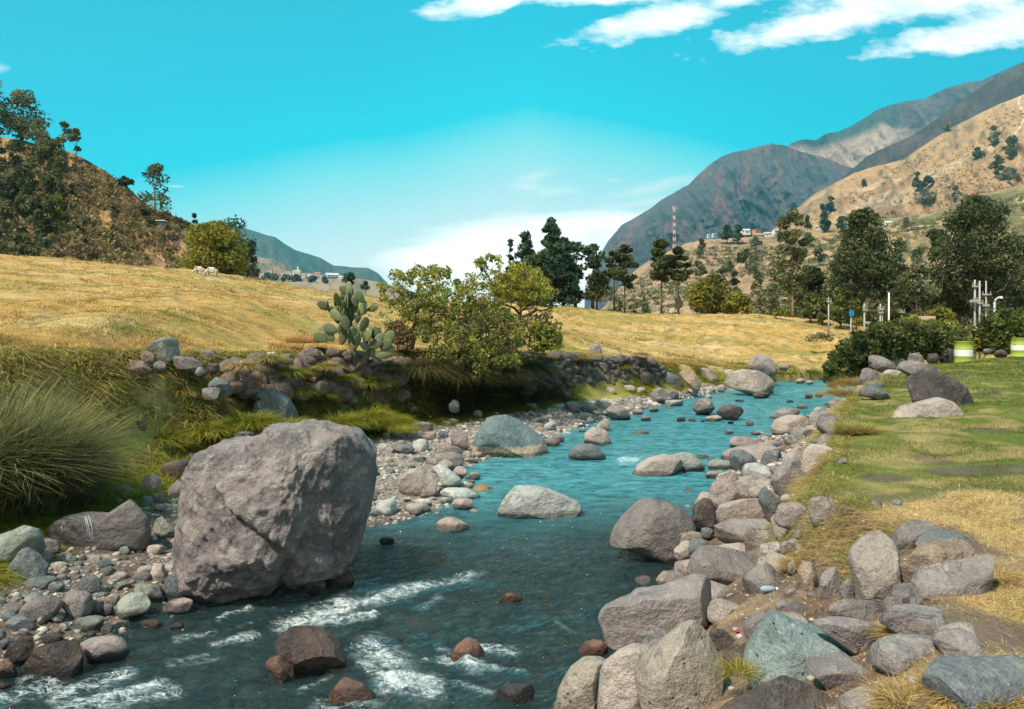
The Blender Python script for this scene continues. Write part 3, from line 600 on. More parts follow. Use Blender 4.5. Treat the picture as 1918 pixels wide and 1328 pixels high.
def rock_shape(lv, Rth, T, seed, cuts=9, boxy=.8, amp=.05, fr=2.2, planes=(), sil=True, rough_=0):
    """A stone whose widest section has the radius Rth(angle) in the x-z plane and half thickness T in y; flats are cut off it and noise added."""
    rg = np.random.default_rng(seed); v, f = ico(lv)
    rho = np.hypot(v[:, 0], v[:, 2]); th = np.mod(np.arctan2(v[:, 2], v[:, 0]), 2 * pi)
    R = np.interp(th, np.arange(721) * 2 * pi / 720, np.append(Rth, Rth[0])); S = Rth.mean()
    rr = rho ** boxy; cx, sz_ = np.cos(th), np.sin(th)
    p = np.stack([R * rr * cx, np.sign(v[:, 1]) * np.abs(v[:, 1]) ** boxy * T * (1 + .12 * rg.normal()), R * rr * sz_], 1)
    pl = list(planes)
    for i in range(cuts):
        n = rg.normal(size=3)
        if sil: n[1] = np.sign(n[1]) * (abs(n[1]) + .75)
        n /= np.linalg.norm(n); pl.append((n, rg.uniform(.62, .90), .93))
    for n, k, q in pl:
        n = np.array(n, float); n /= np.linalg.norm(n)
        h = p @ n; d = h.max() * k; ex = np.maximum(h - d, 0); p = p - (ex * q)[:, None] * n
    q = p / S * fr
    disp = fbm(q[:, 0], q[:, 1], q[:, 2] + seed, 5, seed % 91, gain=.52) * .75 + .35 * fbm(q[:, 0] * 1.7, q[:, 1] * 1.7, q[:, 2] * 1.7 + seed, 4, seed % 77 + 5, ridged=True)
    nn = v if not sil else v * (1, 1, 1)
    if rough_:      # deep creases and knobs of a weathered face
        w_ = np.abs(v[:, 1]) ** .6
        qx_ = q[:, 0] + .4 * fbm(q[:, 0] * .6, q[:, 1], q[:, 2] * .6, 3, 29); cr2 = fbm(qx_ * 1.3 + q[:, 2] * .9, q[:, 1] * .8, q[:, 2] * .7 - qx_ * .4, 4, 37, ridged=True)
        cr_ = .35 * np.maximum(cr2, 0) ** 2 + fbm(q[:, 0] * .55 + q[:, 2] * .35, q[:, 1] * .4, q[:, 2] * .38 + 3, 5, 19, ridged=True, gain=.6); kn = fbm(q[:, 0] * 1.6, q[:, 1] * 1.6, q[:, 2] * .9, 5, 23, gain=.6)
        p = p * (1 - .30 * rough_) + v * (w_ * S * rough_ * (cr_ * .9 + kn * .8 - .9 * np.exp(-((q[:, 0] * .9 + q[:, 2] * .35 + .55 * np.sin(q[:, 2] * 1.7) + .25) / .16) ** 2)))[:, None]
    p = p + nn * (disp * amp * S)[:, None] * (.45 + .55 * np.abs(v[:, 1:2]) if sil else 1)
    return p, f
CROP = {'A': (0, 850, 2.779), 'B': (560, 580, 3.197), 'D': (640, 740, 3.836), 'E': (1040, 640, 3.425), 'F': (1120, 820, 3.906), 'G': (1020, 1040, 3.996), 'H': (1460, 900, 3.1026),
        'I': (1500, 580, 3.689), 'J': (320, 780, 3.793), 'K': (440, 1020, 3.0935), 'L': (0, 600, 3.3196), 'X': (0, 0, 1.0)}
PLACED = []      # (x, y, r, name used in other labels)
def rock_px(crop, pts, mat, label=None, thick=.75, z0=None, lv=None, cuts=14, boxy=.74, amp=.05, planes=(), sink=None, name='boulder', d=None, group=None, short=None, fr=2.2, cat=None, rough_=0):
    ox, oy, k = CROP[crop]; sink = sink if sink is not None else {'H': .38, 'X': .3}.get(crop, .12)
    seed = (len(PLACED) * 37 + 11) % 9973; rg = np.random.default_rng(seed)
    if len(pts) == 4 and np.ndim(pts) == 1:
        x0, y0, x1, y1 = pts; th = np.linspace(0, 2 * pi, 11)[:-1] + rg.uniform(-.2, .2, 10)
        e = rg.uniform(.80, 1.0, 10); flat = np.where(np.sin(th) > .3, .88, 1.0)
        pts = np.stack([(x0 + x1) / 2 + (x1 - x0) / 2 * np.sign(np.cos(th)) * np.abs(np.cos(th)) ** .85 * e, (y0 + y1) / 2 + (y1 - y0) / 2 * np.sign(np.sin(th)) * np.abs(np.sin(th)) ** .8 * e * flat], 1)
    q = np.array(pts, float) / k + (ox, oy)
    yb = q[:, 1].max(); cx = q[q[:, 1] > yb - .25 * (yb - q[:, 1].min())][:, 0].mean()
    bot = hit(cx, yb, z0) if d is None else P(cx, yb, d)
    wid = q[:, 0].max() - q[:, 0].min(); hei = yb - q[:, 1].min()
    T = thick * .5 * math.sqrt(wid * max(hei, .5 * wid)) * bot[1] / F
    dc = bot[1] + .35 * T
    x = (q[:, 0] - CX) * dc / F; z = CAMZ - (q[:, 1] - HY) * dc / F
    low = z < z.min() + .2 * (z.max() - z.min()); z = z - low * sink * (z.max() - z.min())
    c = np.array(((x.max() + x.min()) / 2, (z.max() + z.min()) / 2))
    Rth = outline_radius((np.stack([x, z], 1) - c)[::-1])
    if lv is None: lv = 6 if wid * hei > 60000 else 5 if wid * hei > 7000 else 4 if wid * hei > 700 else 3
    p, f = rock_shape(lv, Rth, T, seed, cuts, boxy, amp, fr, planes, True, rough_)
    loc = (c[0], dc, z.min())
    o = mesh_np(name, p + (0, 0, c[1] - z.min()), [f], RM[mat], loc=loc)
    PLACED.append([c[0], dc, max(x.max() - x.min(), 2 * T) / 2, short, o, mat, x.max() - x.min(), z.max() - z.min()])
    if label: tag(o, label, cat or ('boulder' if name == 'boulder' else 'rock'), group)
    return o

# ---- the named ones, traced from the photograph
big = rock_px('J', [(60, 860), (75, 740), (100, 600), (150, 400), (200, 270), (240, 215), (380, 155), (560, 130), (720, 90), (850, 70), (1000, 45), (1100, 40), (1230, 75), (1330, 110), (1400, 190), (1450, 280), (1475, 370), (1462, 470), (1432, 570), (1420, 690), (1395, 810), (1350, 950), (1280, 1080), (1090, 1125), (900, 1155), (700, 1195), (520, 1245), (430, 1268), (330, 1235), (200, 1180), (110, 1090), (70, 1000)],
    'M', 'giant rough grey boulder standing at the water with orange lichen on its top edge', .95, 0.02, lv=7, cuts=4, boxy=.72, amp=.085, sink=0, short='the giant grey boulder', fr=2.6, rough_=.15,
    planes=[((-.25, -1, .16), .72, .9), ((.80, -1, -.12), .62, .9), ((-.10, -.75, .85), .80, .85), ((-.85, -.7, .1), .86, .85), ((.1, -.8, -.55), .82, .8)])
R = rock_px
R('A', [(258, 390), (275, 360), (340, 325), (430, 308), (560, 315), (640, 260), (700, 222), (740, 240), (790, 320), (800, 400), (770, 460), (700, 472), (500, 487), (360, 480), (300, 455)], 'm', 'long smooth dark grey boulder with a raised hump and faint white chalk lines', .5, amp=.03, cuts=3, short='the long humped boulder', lv=6)
logrock = PLACED[-1]
R('A', [(-60, 440), (60, 400), (150, 358), (200, 370), (228, 430), (222, 500), (150, 560), (0, 580), (-90, 560)], 'g', 'smooth greenish grey boulder leaning out of the frame below the pampas grass', short='the leaning greenish boulder', amp=.03)
R('A', [(35, 620), (70, 560), (120, 490), (150, 485), (200, 530), (255, 600), (240, 640), (150, 668), (70, 658)], 'b', 'cone-shaped blue-green rock with a pale foot beside the long humped boulder', short='the cone-shaped rock', amp=.03)
R('A', (795, 320, 920, 455), 'g', 'round pale boulder with a green lower patch beside the humped boulder', short='the round two-tone boulder', amp=.02)
R('A', (870, 130, 955, 245), 'p', 'upright pale egg-shaped rock under the lichened log-like rock')
R('A', [(835, 60), (870, 40), (980, 25), (1010, 60), (1010, 130), (960, 140), (860, 110)], 'o', 'log-shaped mauve rock with an orange lichen streak touching the giant boulder', short='the log-shaped rock')
R('A', [(730, 180), (745, 130), (790, 100), (830, 130), (842, 200), (780, 210)], 'm', 'triangular mauve rock in the shade below the log-shaped rock')
R('A', [(408, 1020), (430, 970), (500, 945), (600, 932), (660, 965), (700, 1040), (680, 1070), (560, 1078), (440, 1068)], 'm', 'wide mauve rock at the edge of the rapids with a pale top', z0=0, short='the wide rock at the rapids')
R('A', [(120, 1110), (190, 1010), (300, 985), (390, 980), (430, 1060), (420, 1150), (330, 1160), (200, 1140)], 'k', 'glossy black wet boulder with a sharp crest at the water', z0=-.02, boxy=.7, cuts=10, short='the glossy black boulder')
R('A', (-40, 1060, 92, 1195), 'r', 'wet reddish rock half in the river at the frame corner', z0=-.02)
R('A', [(25, 1050), (60, 980), (120, 942), (180, 960), (192, 1020), (140, 1070), (60, 1080)], 'k', 'dark wet rock sloping beside the glossy black boulder', z0=.03)
R('A', (325, 712, 487, 878), 'm', 'egg-shaped mauve boulder standing on the cobbles', short='the egg-shaped boulder', amp=.03, cuts=4)
R('A', [(98, 840), (120, 790), (190, 745), (250, 740), (318, 765), (322, 800), (270, 845), (150, 862)], 'm', 'flat grey boulder lying beside the egg-shaped one', short='the flat grey boulder', amp=.03, cuts=4)
R('A', [(585, 830), (600, 780), (650, 735), (730, 728), (790, 760), (780, 815), (720, 848), (630, 850)], 'g', 'speckled greenish boulder with dark blotches leaning on a paler one', short='the speckled boulder', amp=.035)
R('A', (665, 660, 857, 788), 'g', 'pale greenish boulder behind the speckled one', amp=.03)
R('A', [(850, 700), (870, 650), (930, 590), (960, 630), (1005, 740), (980, 765), (870, 770)], 'b', 'pointed dark teal rock leaning against the foot of the giant boulder', short='the pointed teal rock')
R('A', [(835, 795), (870, 770), (960, 752), (1025, 755), (1025, 790), (960, 818), (850, 822)], 'q', 'flat pinkish white rock at the water below the pointed teal rock', z0=0)
R('A', (365, 838, 552, 930), 'g', 'flat pale green stone between the cobbles at the water', cuts=4, thick=.9)
R('A', (400, 630, 540, 738), 'b', 'rounded blue-grey boulder behind the egg-shaped boulder', amp=.03)
R('A', (15, 842, 195, 928), 'b', 'dark teal boulder beside the flat grey boulder')
R('J', [(1085, 1200), (1095, 1100), (1160, 1055), (1220, 1055), (1290, 1110), (1320, 1200), (1250, 1240), (1120, 1235)], 'k', 'dark wet rock wedged under the overhang of the giant boulder', z0=-.02)
R('J', (820, 1172, 975, 1245), 'r', 'small brown wet rock in the shade beneath the giant boulder', z0=-.02)
R('K', [(235, 570), (260, 520), (330, 480), (450, 480), (540, 520), (610, 590), (645, 660), (648, 712), (560, 705), (480, 745), (390, 772), (350, 720), (290, 640), (240, 605)], 'k', 'shiny wet brown boulder standing in the rapids', z0=-.03, thick=.8, boxy=.85, cuts=3, amp=.03, lv=6, short='the shiny wet boulder')
R('K', [(170, 655), (220, 610), (270, 640), (340, 720), (365, 810), (290, 800), (180, 700)], 'r', 'rusty orange wet rock pressed against the shiny wet boulder', z0=-.03, amp=.04)
R('K', [(520, 900), (600, 800), (680, 740), (740, 780), (800, 850), (845, 930), (830, 1000), (560, 1010)], 'r', 'low rusty brown boulder barely breaking the surface by the foam', z0=-.16, thick=.8)
R('K', [(1240, 640), (1290, 570), (1340, 540), (1400, 560), (1450, 610), (1490, 655), (1400, 668), (1280, 665)], 'r', 'reddish rock with white water breaking around it', z0=-.02)
R('K', (1518, 275, 1678, 355), 'r', 'small pinkish brown rock alone in the open stream', z0=-.01)
R('K', [(1500, 900), (1540, 830), (1620, 805), (1720, 815), (1755, 880), (1720, 950), (1560, 955)], 'k', 'dark knobbly rock awash near the beige bank boulders', z0=-.06)
R('K', (745, 395, 880, 480), 'r', 'submerged orange-brown stone under the long foam streak', z0=-.13)
R('K', (600, 495, 770, 590), 'r', 'submerged olive-brown stone behind the shiny wet boulder', z0=-.14)
R('K', (120, 840, 380, 980), 'r', 'submerged rusty slab at the bottom of the frame', z0=-.16)
R('D', [(1085, 790), (1110, 740), (1160, 690), (1250, 652), (1400, 655), (1500, 680), (1620, 730), (1700, 770), (1728, 815), (1700, 850), (1560, 882), (1300, 882), (1150, 868), (1090, 830)], 'w', 'whitish speckled boulder with a dark wet foot in midstream', z0=-.02, short='the whitish river boulder', boxy=.85, cuts=4, amp=.035, lv=6)
R('D', [(650, 960), (690, 910), (740, 878), (800, 878), (860, 905), (920, 935), (928, 952), (840, 970), (740, 984), (670, 978)], 'q', 'low pinkish triangular rock in the shallows below the gravel bar', z0=-.01)
R('D', [(925, 330), (960, 280), (1010, 200), (1090, 155), (1180, 145), (1280, 185), (1370, 245), (1430, 300), (1482, 350), (1482, 400), (1420, 424), (1280, 434), (1100, 438), (1000, 412), (935, 385)], 'B', 'large blue-green boulder with a crusted tan foot at the pool', z0=0, short='the large blue-green boulder', amp=.045, lv=6, thick=.8)
R('D', (1450, 298, 1582, 376), 'm', 'mauve rock in the water off the end of the blue-green boulder', z0=0)
R('D', (1520, 282, 1602, 346), 'm', 'small mauve rock touching the water past the blue-green boulder', z0=0)
R('D', [(400, 640), (420, 590), (470, 540), (560, 520), (670, 528), (692, 600), (690, 690), (640, 708), (540, 722), (440, 712), (402, 670)], 'p', 'large square pale rock on the gravel bar', short='the square pale rock', boxy=.72)
R('D', [(665, 520), (700, 498), (780, 540), (858, 605), (852, 640), (780, 660), (720, 630), (690, 570)], 'w', 'smooth white rounded stone against the square pale rock', amp=.02, cuts=2, z0=.03)
R('D', (790, 508, 912, 602), 'q', 'rounded mauve-white stone behind the smooth white stone', z0=.03)
R('D', (903, 546, 1003, 614), 'p', 'oval pale stone at the pool edge', amp=.02, cuts=3, z0=0)
R('D', (858, 626, 958, 672), 'w', 'small flat white stone at the pool edge', z0=0)
R('D', [(690, 710), (740, 675), (900, 677), (1012, 735), (980, 754), (850, 747), (720, 747)], 'w', 'bright white flat slab at the waterline', z0=0, thick=1.1, boxy=.6)
R('D', (778, 742, 968, 830), 'q', 'pinkish speckled stone next to the white slab', z0=0)
R('D', (500, 740, 662, 802), 'w', 'flat white stone lying on the wet gravel')
R('D', [(770, 340), (785, 280), (830, 252), (900, 265), (922, 320), (900, 380), (860, 398), (800, 380)], 'q', 'tall pinkish white rock close to the blue-green boulder', short='the tall pinkish rock')
R('D', [(695, 460), (720, 410), (780, 390), (850, 410), (882, 450), (870, 500), (780, 510), (710, 500)], 'm', 'angular grey rock with a dark hollow on the gravel bar', z0=.08)
R('D', (485, 188, 672, 268), 'm', 'grey dome-shaped rock at the edge of the mossy bank')
R('D', (370, 230, 472, 325), 'p', 'two-lobed pale rock with grass growing around it')
R('D', (500, 308, 642, 404), 'w', 'whitish blocky rock in the stony heap of the gravel bar')
R('D', (318, 348, 542, 424), 'b', 'long pale blue-grey rock lying in the stony heap')
R('D', (240, 338, 342, 408), 'w', 'rounded whitish rock next to the giant boulder')
R('D', (555, 258, 702, 324), 'p', 'beige block between the dome-shaped and tall pinkish rocks')
R('D', (440, 55, 545, 145), 'b', 'bluish rounded rock in the moss of the shaded bank')
R('D', (770, 18, 848, 132), 'b', 'tall bluish rock in the darkest part of the bank')
R('E', [(80, 735), (100, 690), (150, 655), (240, 655), (290, 690), (327, 735), (320, 757), (200, 755), (100, 753)], 'b', 'low rounded grey-green boulder in the blue water', z0=-.01, short='the low rounded boulder', amp=.025, cuts=3)
R('E', [(178, 640), (185, 590), (240, 545), (320, 560), (367, 610), (367, 652), (280, 664), (190, 658)], 'q', 'rounded pink and maroon boulder in the stream', z0=-.01, short='the pink and maroon boulder', amp=.03)
R('E', [(258, 545), (290, 505), (330, 490), (350, 510), (350, 572), (300, 575)], 'p', 'upright pale rock right behind the pink and maroon boulder', z0=-.01)
R('E', (475, 568, 607, 600), 'p', 'flat tan stone just breaking the surface in midstream', z0=-.02)
R('E', [(480, 848), (530, 790), (600, 745), (700, 722), (780, 730), (820, 770), (834, 838), (800, 858), (560, 858)], 'p', 'broad smooth beige boulder in the bright blue water', z0=-.01, short='the smooth beige river boulder', boxy=.9, cuts=3, amp=.02, lv=5)
R('E', [(740, 715), (800, 695), (870, 710), (930, 760), (960, 800), (947, 835), (835, 838), (780, 780)], 'g', 'greenish boulder joined to the broad smooth beige one', z0=-.01, amp=.025)
R('E', (965, 750, 1142, 836), 'g', 'pale green oval stone in the water', z0=-.01, amp=.015, cuts=2)
R('E', (950, 828, 1078, 890), 'q', 'low pinkish stone at the water below the pale green oval one', z0=-.01)
R('E', (1098, 603, 1292, 696), 'q', 'pinkish tan faceted rock standing in the water', z0=-.01)
R('E', [(1045, 745), (1100, 700), (1200, 675), (1330, 655), (1430, 675), (1512, 720), (1512, 752), (1400, 772), (1100, 768)], 'q', 'long pinkish boulder lying behind two blue-grey ones', short='the long pinkish boulder', z0=0)
R('E', [(1115, 740), (1130, 700), (1200, 690), (1270, 730), (1322, 790), (1290, 830), (1190, 842), (1130, 800)], 'b', 'dark blue-grey boulder split by a crease, beside the pale green oval stone', z0=.02)
R('E', (1308, 686, 1492, 804), 'b', 'rounded blue-grey boulder leaning on the long pinkish one')
R('E', [(1205, 820), (1225, 785), (1300, 778), (1390, 810), (1402, 880), (1350, 930), (1260, 938), (1215, 880)], 'w', 'cracked pale blue-grey rock above the stream', z0=.1)
R('E', [(1380, 540), (1400, 500), (1500, 470), (1590, 470), (1642, 510), (1652, 562), (1560, 610), (1400, 595)], 'p', 'broad pale boulder at the outer bend of the river', z0=.0, short='the broad pale boulder')
R('E', [(1445, 600), (1480, 565), (1640, 560), (1760, 600), (1765, 680), (1660, 725), (1520, 720), (1465, 660)], 'g', 'tilted greenish slab below the broad pale boulder', z0=.05)
R('E', [(1365, 490), (1400, 450), (1470, 420), (1560, 430), (1572, 465), (1500, 498)], 'm', 'mauve rock upstream of the broad pale boulder', z0=0)
R('E', (1538, 402, 1622, 436), 'q', 'flat pinkish stone in the upstream shallows', z0=-.01)
R('E', (1642, 413, 1752, 505), 'g', 'pale green rock at the foot of the grassy bank bend')
R('E', (1675, 450, 1850, 622), 'm', 'mauve grey boulder under the dry grass overhang')
R('E', [(1540, 830), (1560, 760), (1590, 700), (1640, 652), (1720, 660), (1802, 690), (1760, 790), (1690, 870), (1600, 895), (1555, 872)], 'p', 'big angular beige boulder set against the green lawn edge', short='the big angular boulder', lv=5)
R('E', [(1380, 900), (1420, 830), (1500, 760), (1580, 750), (1600, 900), (1560, 980), (1450, 1000), (1400, 960)], 'm', 'dark mauve boulder with white bird droppings below the big angular one')
R('E', [(875, 425), (890, 380), (940, 350), (990, 360), (1022, 430), (1010, 465), (930, 472)], 'm', 'two-tone grey boulder standing in the water upstream', z0=-.01)
R('E', [(1000, 470), (1060, 425), (1120, 400), (1190, 415), (1258, 470), (1230, 500), (1120, 508)], 'd', 'dark brown dome-shaped boulder in the stream', z0=-.02, short='the dark dome-shaped boulder')
R('E', (948, 470, 1092, 522), 'q', 'low wet maroon rock in front of the dark dome-shaped boulder', z0=-.03)
R('E', (1258, 318, 1387, 374), 'd', 'dark speckled rock in the water below the pale boulder cluster', z0=-.01)
R('E', [(1060, 250), (1100, 200), (1200, 175), (1300, 185), (1380, 225), (1440, 290), (1452, 325), (1380, 338), (1250, 322), (1100, 292)], 'p', 'huge rounded pale boulder on the far shore', z0=.05, short='the huge pale far boulder', amp=.03)
R('E', [(1222, 170), (1260, 110), (1300, 65), (1370, 100), (1412, 140), (1402, 200), (1360, 228), (1280, 200)], 'q', 'peaked pink and white boulder behind the huge rounded one', z0=.42, short='the peaked boulder')
R('E', (1058, 175, 1165, 255), 'p', 'pale rock tucked between the far shore boulders', z0=.3)
R('E', [(880, 200), (930, 160), (1000, 180), (1050, 240), (1030, 276), (950, 280)], 'q', 'pinkish beige boulder behind the leaning tan slab', z0=.2)
R('E', [(790, 200), (830, 168), (880, 190), (940, 250), (952, 332), (920, 335), (850, 280)], 't', 'leaning tan slab at the end of the stone wall', z0=.15, short='the leaning tan slab', thick=.5)
R('E', [(630, 270), (640, 210), (720, 190), (790, 220), (827, 280), (810, 315), (720, 310)], 'b', 'dark blue boulder lying where the stone wall ends', z0=.2, short='the dark blue boulder')
R('E', [(-60, 270), (0, 205), (90, 210), (200, 250), (275, 310), (270, 335), (150, 325), (0, 300)], 'b', 'long dark blue boulder at the foot of the stone wall', z0=.3, short='the long dark blue boulder', lv=5)
R('E', (590, 292, 728, 394), 'm', 'grey mauve boulder on the upstream shore', z0=.1)
R('E', (688, 370, 838, 420), 'w', 'flat whitish rock with its tip in the water', z0=.0)
R('E', (724, 308, 802, 378), 'b', 'pale teal rock leaning against the grey mauve boulder', z0=.08)
R('E', [(308, 460), (340, 415), (410, 405), (470, 440), (485, 485), (440, 504), (350, 498)], 'm', 'speckled grey boulder at the waterline of the upstream shore', z0=0, short='the speckled grey boulder')
R('E', (232, 373, 368, 452), 'g', 'flat-topped greenish rock on the upstream shore')
R('E', (48, 376, 162, 462), 'm', 'round mauve rock with a tuft of moss before it')
R('E', [(212, 70), (215, 30), (250, 10), (290, 20), (302, 60), (290, 82), (225, 84)], 'm', 'round mauve boulder sitting on the meadow above the wall', d=29.5, short='the meadow boulder')
R('E', (108, 66, 172, 98), 'b', 'small grey rock in the grass on top of the wall', d=27)
R('E', (353, 228, 462, 285), 'b', 'pale blue-grey rock leaning below the wall', z0=.3)
R('E', (465, 248, 572, 310), 'd', 'dark grey rock resting at the wall foot', z0=.3)
R('E', (1430, 138, 1504, 188), 'q', 'small pale rock in the green bank across the bend', d=36)
R('F', [(85, 790), (90, 720), (110, 650), (160, 580), (280, 480), (390, 435), (500, 450), (600, 500), (680, 580), (705, 640), (700, 720), (640, 800), (600, 930), (540, 978), (430, 905), (300, 835), (180, 795), (100, 755)], 'm', 'big smooth mauve boulder with a tan foot jutting into the river', d=9.35, sink=0, short='the big smooth mauve boulder', lv=6, amp=.035, cuts=5, thick=.8)
R('F', [(485, 770), (500, 700), (560, 680), (760, 690), (750, 760), (660, 800), (600, 850), (550, 875), (500, 835)], 'p', 'beige rounded rock against the big smooth mauve boulder', z0=.1)
R('F', (540, 738, 705, 935), 'p', 'upright beige rock with a dark speckled foot next to the mauve boulder', z0=.06)
R('F', (628, 733, 832, 872), 'b', 'dark green-grey rock squeezed between beige ones', z0=.2)
R('F', [(665, 640), (700, 560), (700, 500), (780, 440), (830, 450), (862, 520), (862, 640), (780, 690), (700, 692)], 'd', 'jagged dark grey rock with white specks over the river', z0=.12, cuts=12)
R('F', [(795, 480), (800, 350), (860, 325), (1060, 330), (1107, 380), (1100, 470), (960, 500), (860, 520)], 'q', 'wide pinkish grey rock behind the bright slab', z0=.2, short='the wide pinkish grey rock')
R('F', [(850, 330), (880, 260), (960, 240), (1040, 265), (1062, 330), (960, 350)], 'p', 'crumbling beige rock above the water by the pale blue-grey one', z0=.15)
R('F', [(850, 560), (870, 500), (960, 460), (1050, 440), (1160, 435), (1232, 520), (1232, 590), (1100, 620), (900, 610)], 'p', 'bright flat-topped slab crowning the rock pile', short='the bright flat-topped slab', boxy=.65)
R('F', [(830, 770), (850, 640), (890, 585), (1040, 600), (1280, 590), (1362, 680), (1300, 725), (1050, 812), (900, 802)], 'm', 'wide grey-beige block under the bright flat-topped slab', lv=5)
R('F', [(1055, 820), (1060, 760), (1100, 640), (1230, 635), (1290, 680), (1367, 688), (1360, 718), (1200, 812), (1110, 852)], 'p', 'pointed pale rock with a dark underside in front of the bright slab', short='the pointed pale rock')
R('F', [(650, 985), (690, 870), (760, 800), (850, 795), (1100, 850), (1300, 920), (1312, 1050), (1250, 1130), (1000, 1165), (880, 1150), (760, 1060), (670, 1030)], 'm', 'large half-buried boulder, dark at the river end and tan at the other', z0=.22, short='the half-buried boulder', lv=6, amp=.03, cuts=4)
R('F', (1288, 463, 1538, 680), 'q', 'round beige boulder sitting in the bare soil', short='the round beige boulder', amp=.03, cuts=4)
R('F', [(1545, 560), (1560, 450), (1650, 418), (1730, 425), (1750, 530), (1740, 640), (1620, 645), (1570, 610)], 'p', 'rough cracked beige boulder under the lawn edge', short='the rough cracked boulder', d=None)
R('F', [(1165, 440), (1215, 350), (1270, 400), (1327, 460), (1290, 600), (1240, 580), (1195, 500)], 'b', 'dark blue wedge-shaped rock standing on end', cuts=12)
R('F', (1095, 348, 1218, 442), 'p', 'pale triangular rock against the dark blue wedge')
R('F', (1372, 722, 1484, 842), 'm', 'squarish mauve stone in the soil below the round beige boulder')
R('F', [(1145, 860), (1200, 790), (1320, 760), (1392, 830), (1360, 895), (1220, 895)], 'p', 'soil-covered beige rock between the pointed rock and the half-buried one')
R('F', (410, 968, 615, 1115), 'p', 'low tan rock at the water behind the long mauve slab', z0=.0)
R('F', (562, 943, 668, 1055), 'b', 'small grey-green rock beside the low tan one', z0=.08)
R('G', [(395, 460), (405, 400), (450, 350), (640, 325), (700, 275), (900, 250), (1150, 158), (1287, 185), (1302, 260), (1287, 420), (1240, 520), (1150, 545), (1040, 575), (800, 662), (600, 652), (460, 602), (420, 530)], 'm', 'long angular mauve slab with a pale top pointing at the river', d=6.3, short='the long mauve slab', lv=6, boxy=.62, thick=.55, amp=.045,
  planes=[((-.15, -1, .05), .7, .95), ((-.1, -.45, 1), .84, .95), ((1, -.55, .0), .86, .9)], cuts=3, fr=3)
R('G', [(675, 890), (740, 790), (900, 650), (1060, 525), (1130, 503), (1200, 550), (1290, 690), (1337, 810), (1335, 930), (1300, 1040), (1270, 1230), (760, 1230), (690, 1000)], 'P', 'large pitted beige boulder with a domed top', d=4.6, short='the pitted beige boulder', lv=6, boxy=.8, amp=.03, cuts=5, thick=.8)
R('G', [(60, 1200), (100, 1030), (200, 860), (300, 780), (430, 770), (480, 800), (450, 950), (430, 1230), (40, 1230)], 'P', 'beige boulder at the river corner of the bank', d=5.15, boxy=.8, lv=5, amp=.03)
R('G', [(400, 1100), (420, 880), (440, 800), (560, 720), (680, 665), (812, 680), (780, 800), (720, 900), (740, 1230), (390, 1230)], 'p', 'smooth grey-beige boulder between the pitted one and the river corner', d=4.95, lv=5, amp=.025, cuts=4)
R('G', [(190, 745), (300, 660), (450, 612), (497, 640), (502, 745), (430, 775), (250, 775)], 'r', 'orange wet rock sloping into the water below the long slab', z0=-.05)
R('G', [(1480, 550), (1500, 510), (1640, 380), (1692, 440), (1702, 520), (1590, 632), (1500, 602)], 'm', 'brownish triangular rock in the soil above the speckled teal boulder')
R('G', [(1215, 600), (1225, 540), (1350, 560), (1432, 640), (1400, 712), (1290, 710)], 'd', 'dark brown rock in the hollow beside the pitted boulder')
R('G', (1325, 695, 1505, 875), 'd', 'dark stone in the gap between the pitted and teal boulders')
R('X', [(1400, 1265), (1407, 1230), (1425, 1200), (1445, 1165), (1461, 1153), (1495, 1170), (1541, 1184), (1582, 1209), (1615, 1235), (1641, 1260), (1639, 1298), (1600, 1318), (1540, 1322), (1430, 1292)], 'T', 'speckled teal boulder with white flecks and dark pits', d=4.35, short='the speckled teal boulder', lv=6, amp=.05, cuts=8, thick=.9)
R('X', [(1318, 1345), (1325, 1300), (1355, 1277), (1480, 1274), (1545, 1302), (1610, 1345), (1600, 1420), (1340, 1420)], 'd', 'mottled dark boulder cut off by the bottom of the frame', d=3.75, lv=5, amp=.04)
R('H', [(110, 500), (130, 460), (170, 450), (222, 490), (212, 600), (155, 640), (122, 570)], 't', 'tan rock face in the soil below the round beige boulder')
R('H', [(240, 560), (280, 510), (340, 500), (372, 560), (360, 650), (300, 690), (230, 670)], 'm', 'brown rock stuck in the eroded bank')
R('H', [(418, 470), (440, 400), (510, 330), (590, 290), (650, 340), (695, 450), (692, 600), (620, 655), (540, 682), (490, 640), (430, 520)], 'p', 'large tan boulder half covered with soil', short='the soil-covered tan boulder', lv=5)
R('H', [(645, 380), (680, 270), (800, 228), (900, 250), (900, 310), (780, 350), (700, 440), (655, 440)], 'm', 'mauve rock at the top edge of the bank')
R('H', [(750, 350), (790, 290), (900, 278), (1000, 300), (1112, 325), (1100, 380), (900, 400), (780, 410)], 'b', 'low blue-grey rock with white flecks on the trampled soil')
R('H', [(670, 500), (740, 400), (850, 370), (1000, 345), (1112, 350), (1122, 400), (960, 450), (840, 530), (800, 625), (740, 635), (685, 580)], 't', 'ochre boulder with a flat grey top between two grey ones', short='the ochre boulder', lv=5)
R('H', [(765, 700), (790, 600), (850, 500), (980, 460), (1100, 420), (1190, 413), (1242, 440), (1225, 545), (1100, 595), (980, 610), (900, 660), (810, 715)], 'm', 'lumpy grey boulder in dry grass beside the ochre one', short='the lumpy grey boulder', lv=5, amp=.07)
R('H', [(270, 760), (300, 715), (400, 695), (560, 690), (602, 730), (590, 790), (400, 808)], 'm', 'low brownish boulder sunk in the soil')
R('H', (598, 650, 724, 785), 'm', 'small mauve rock between the low brownish and the lumpy grey boulders')
R('H', [(560, 820), (680, 755), (780, 746), (950, 755), (1025, 790), (1000, 850), (850, 870), (700, 850)], 'm', 'flat grey rock barely rising out of the trodden soil', thick=1.0)
R('H', [(195, 830), (300, 806), (500, 808), (600, 830), (618, 900), (560, 950), (450, 980), (330, 930)], 'm', 'flat mauve-grey boulder behind the speckled teal one', lv=5)
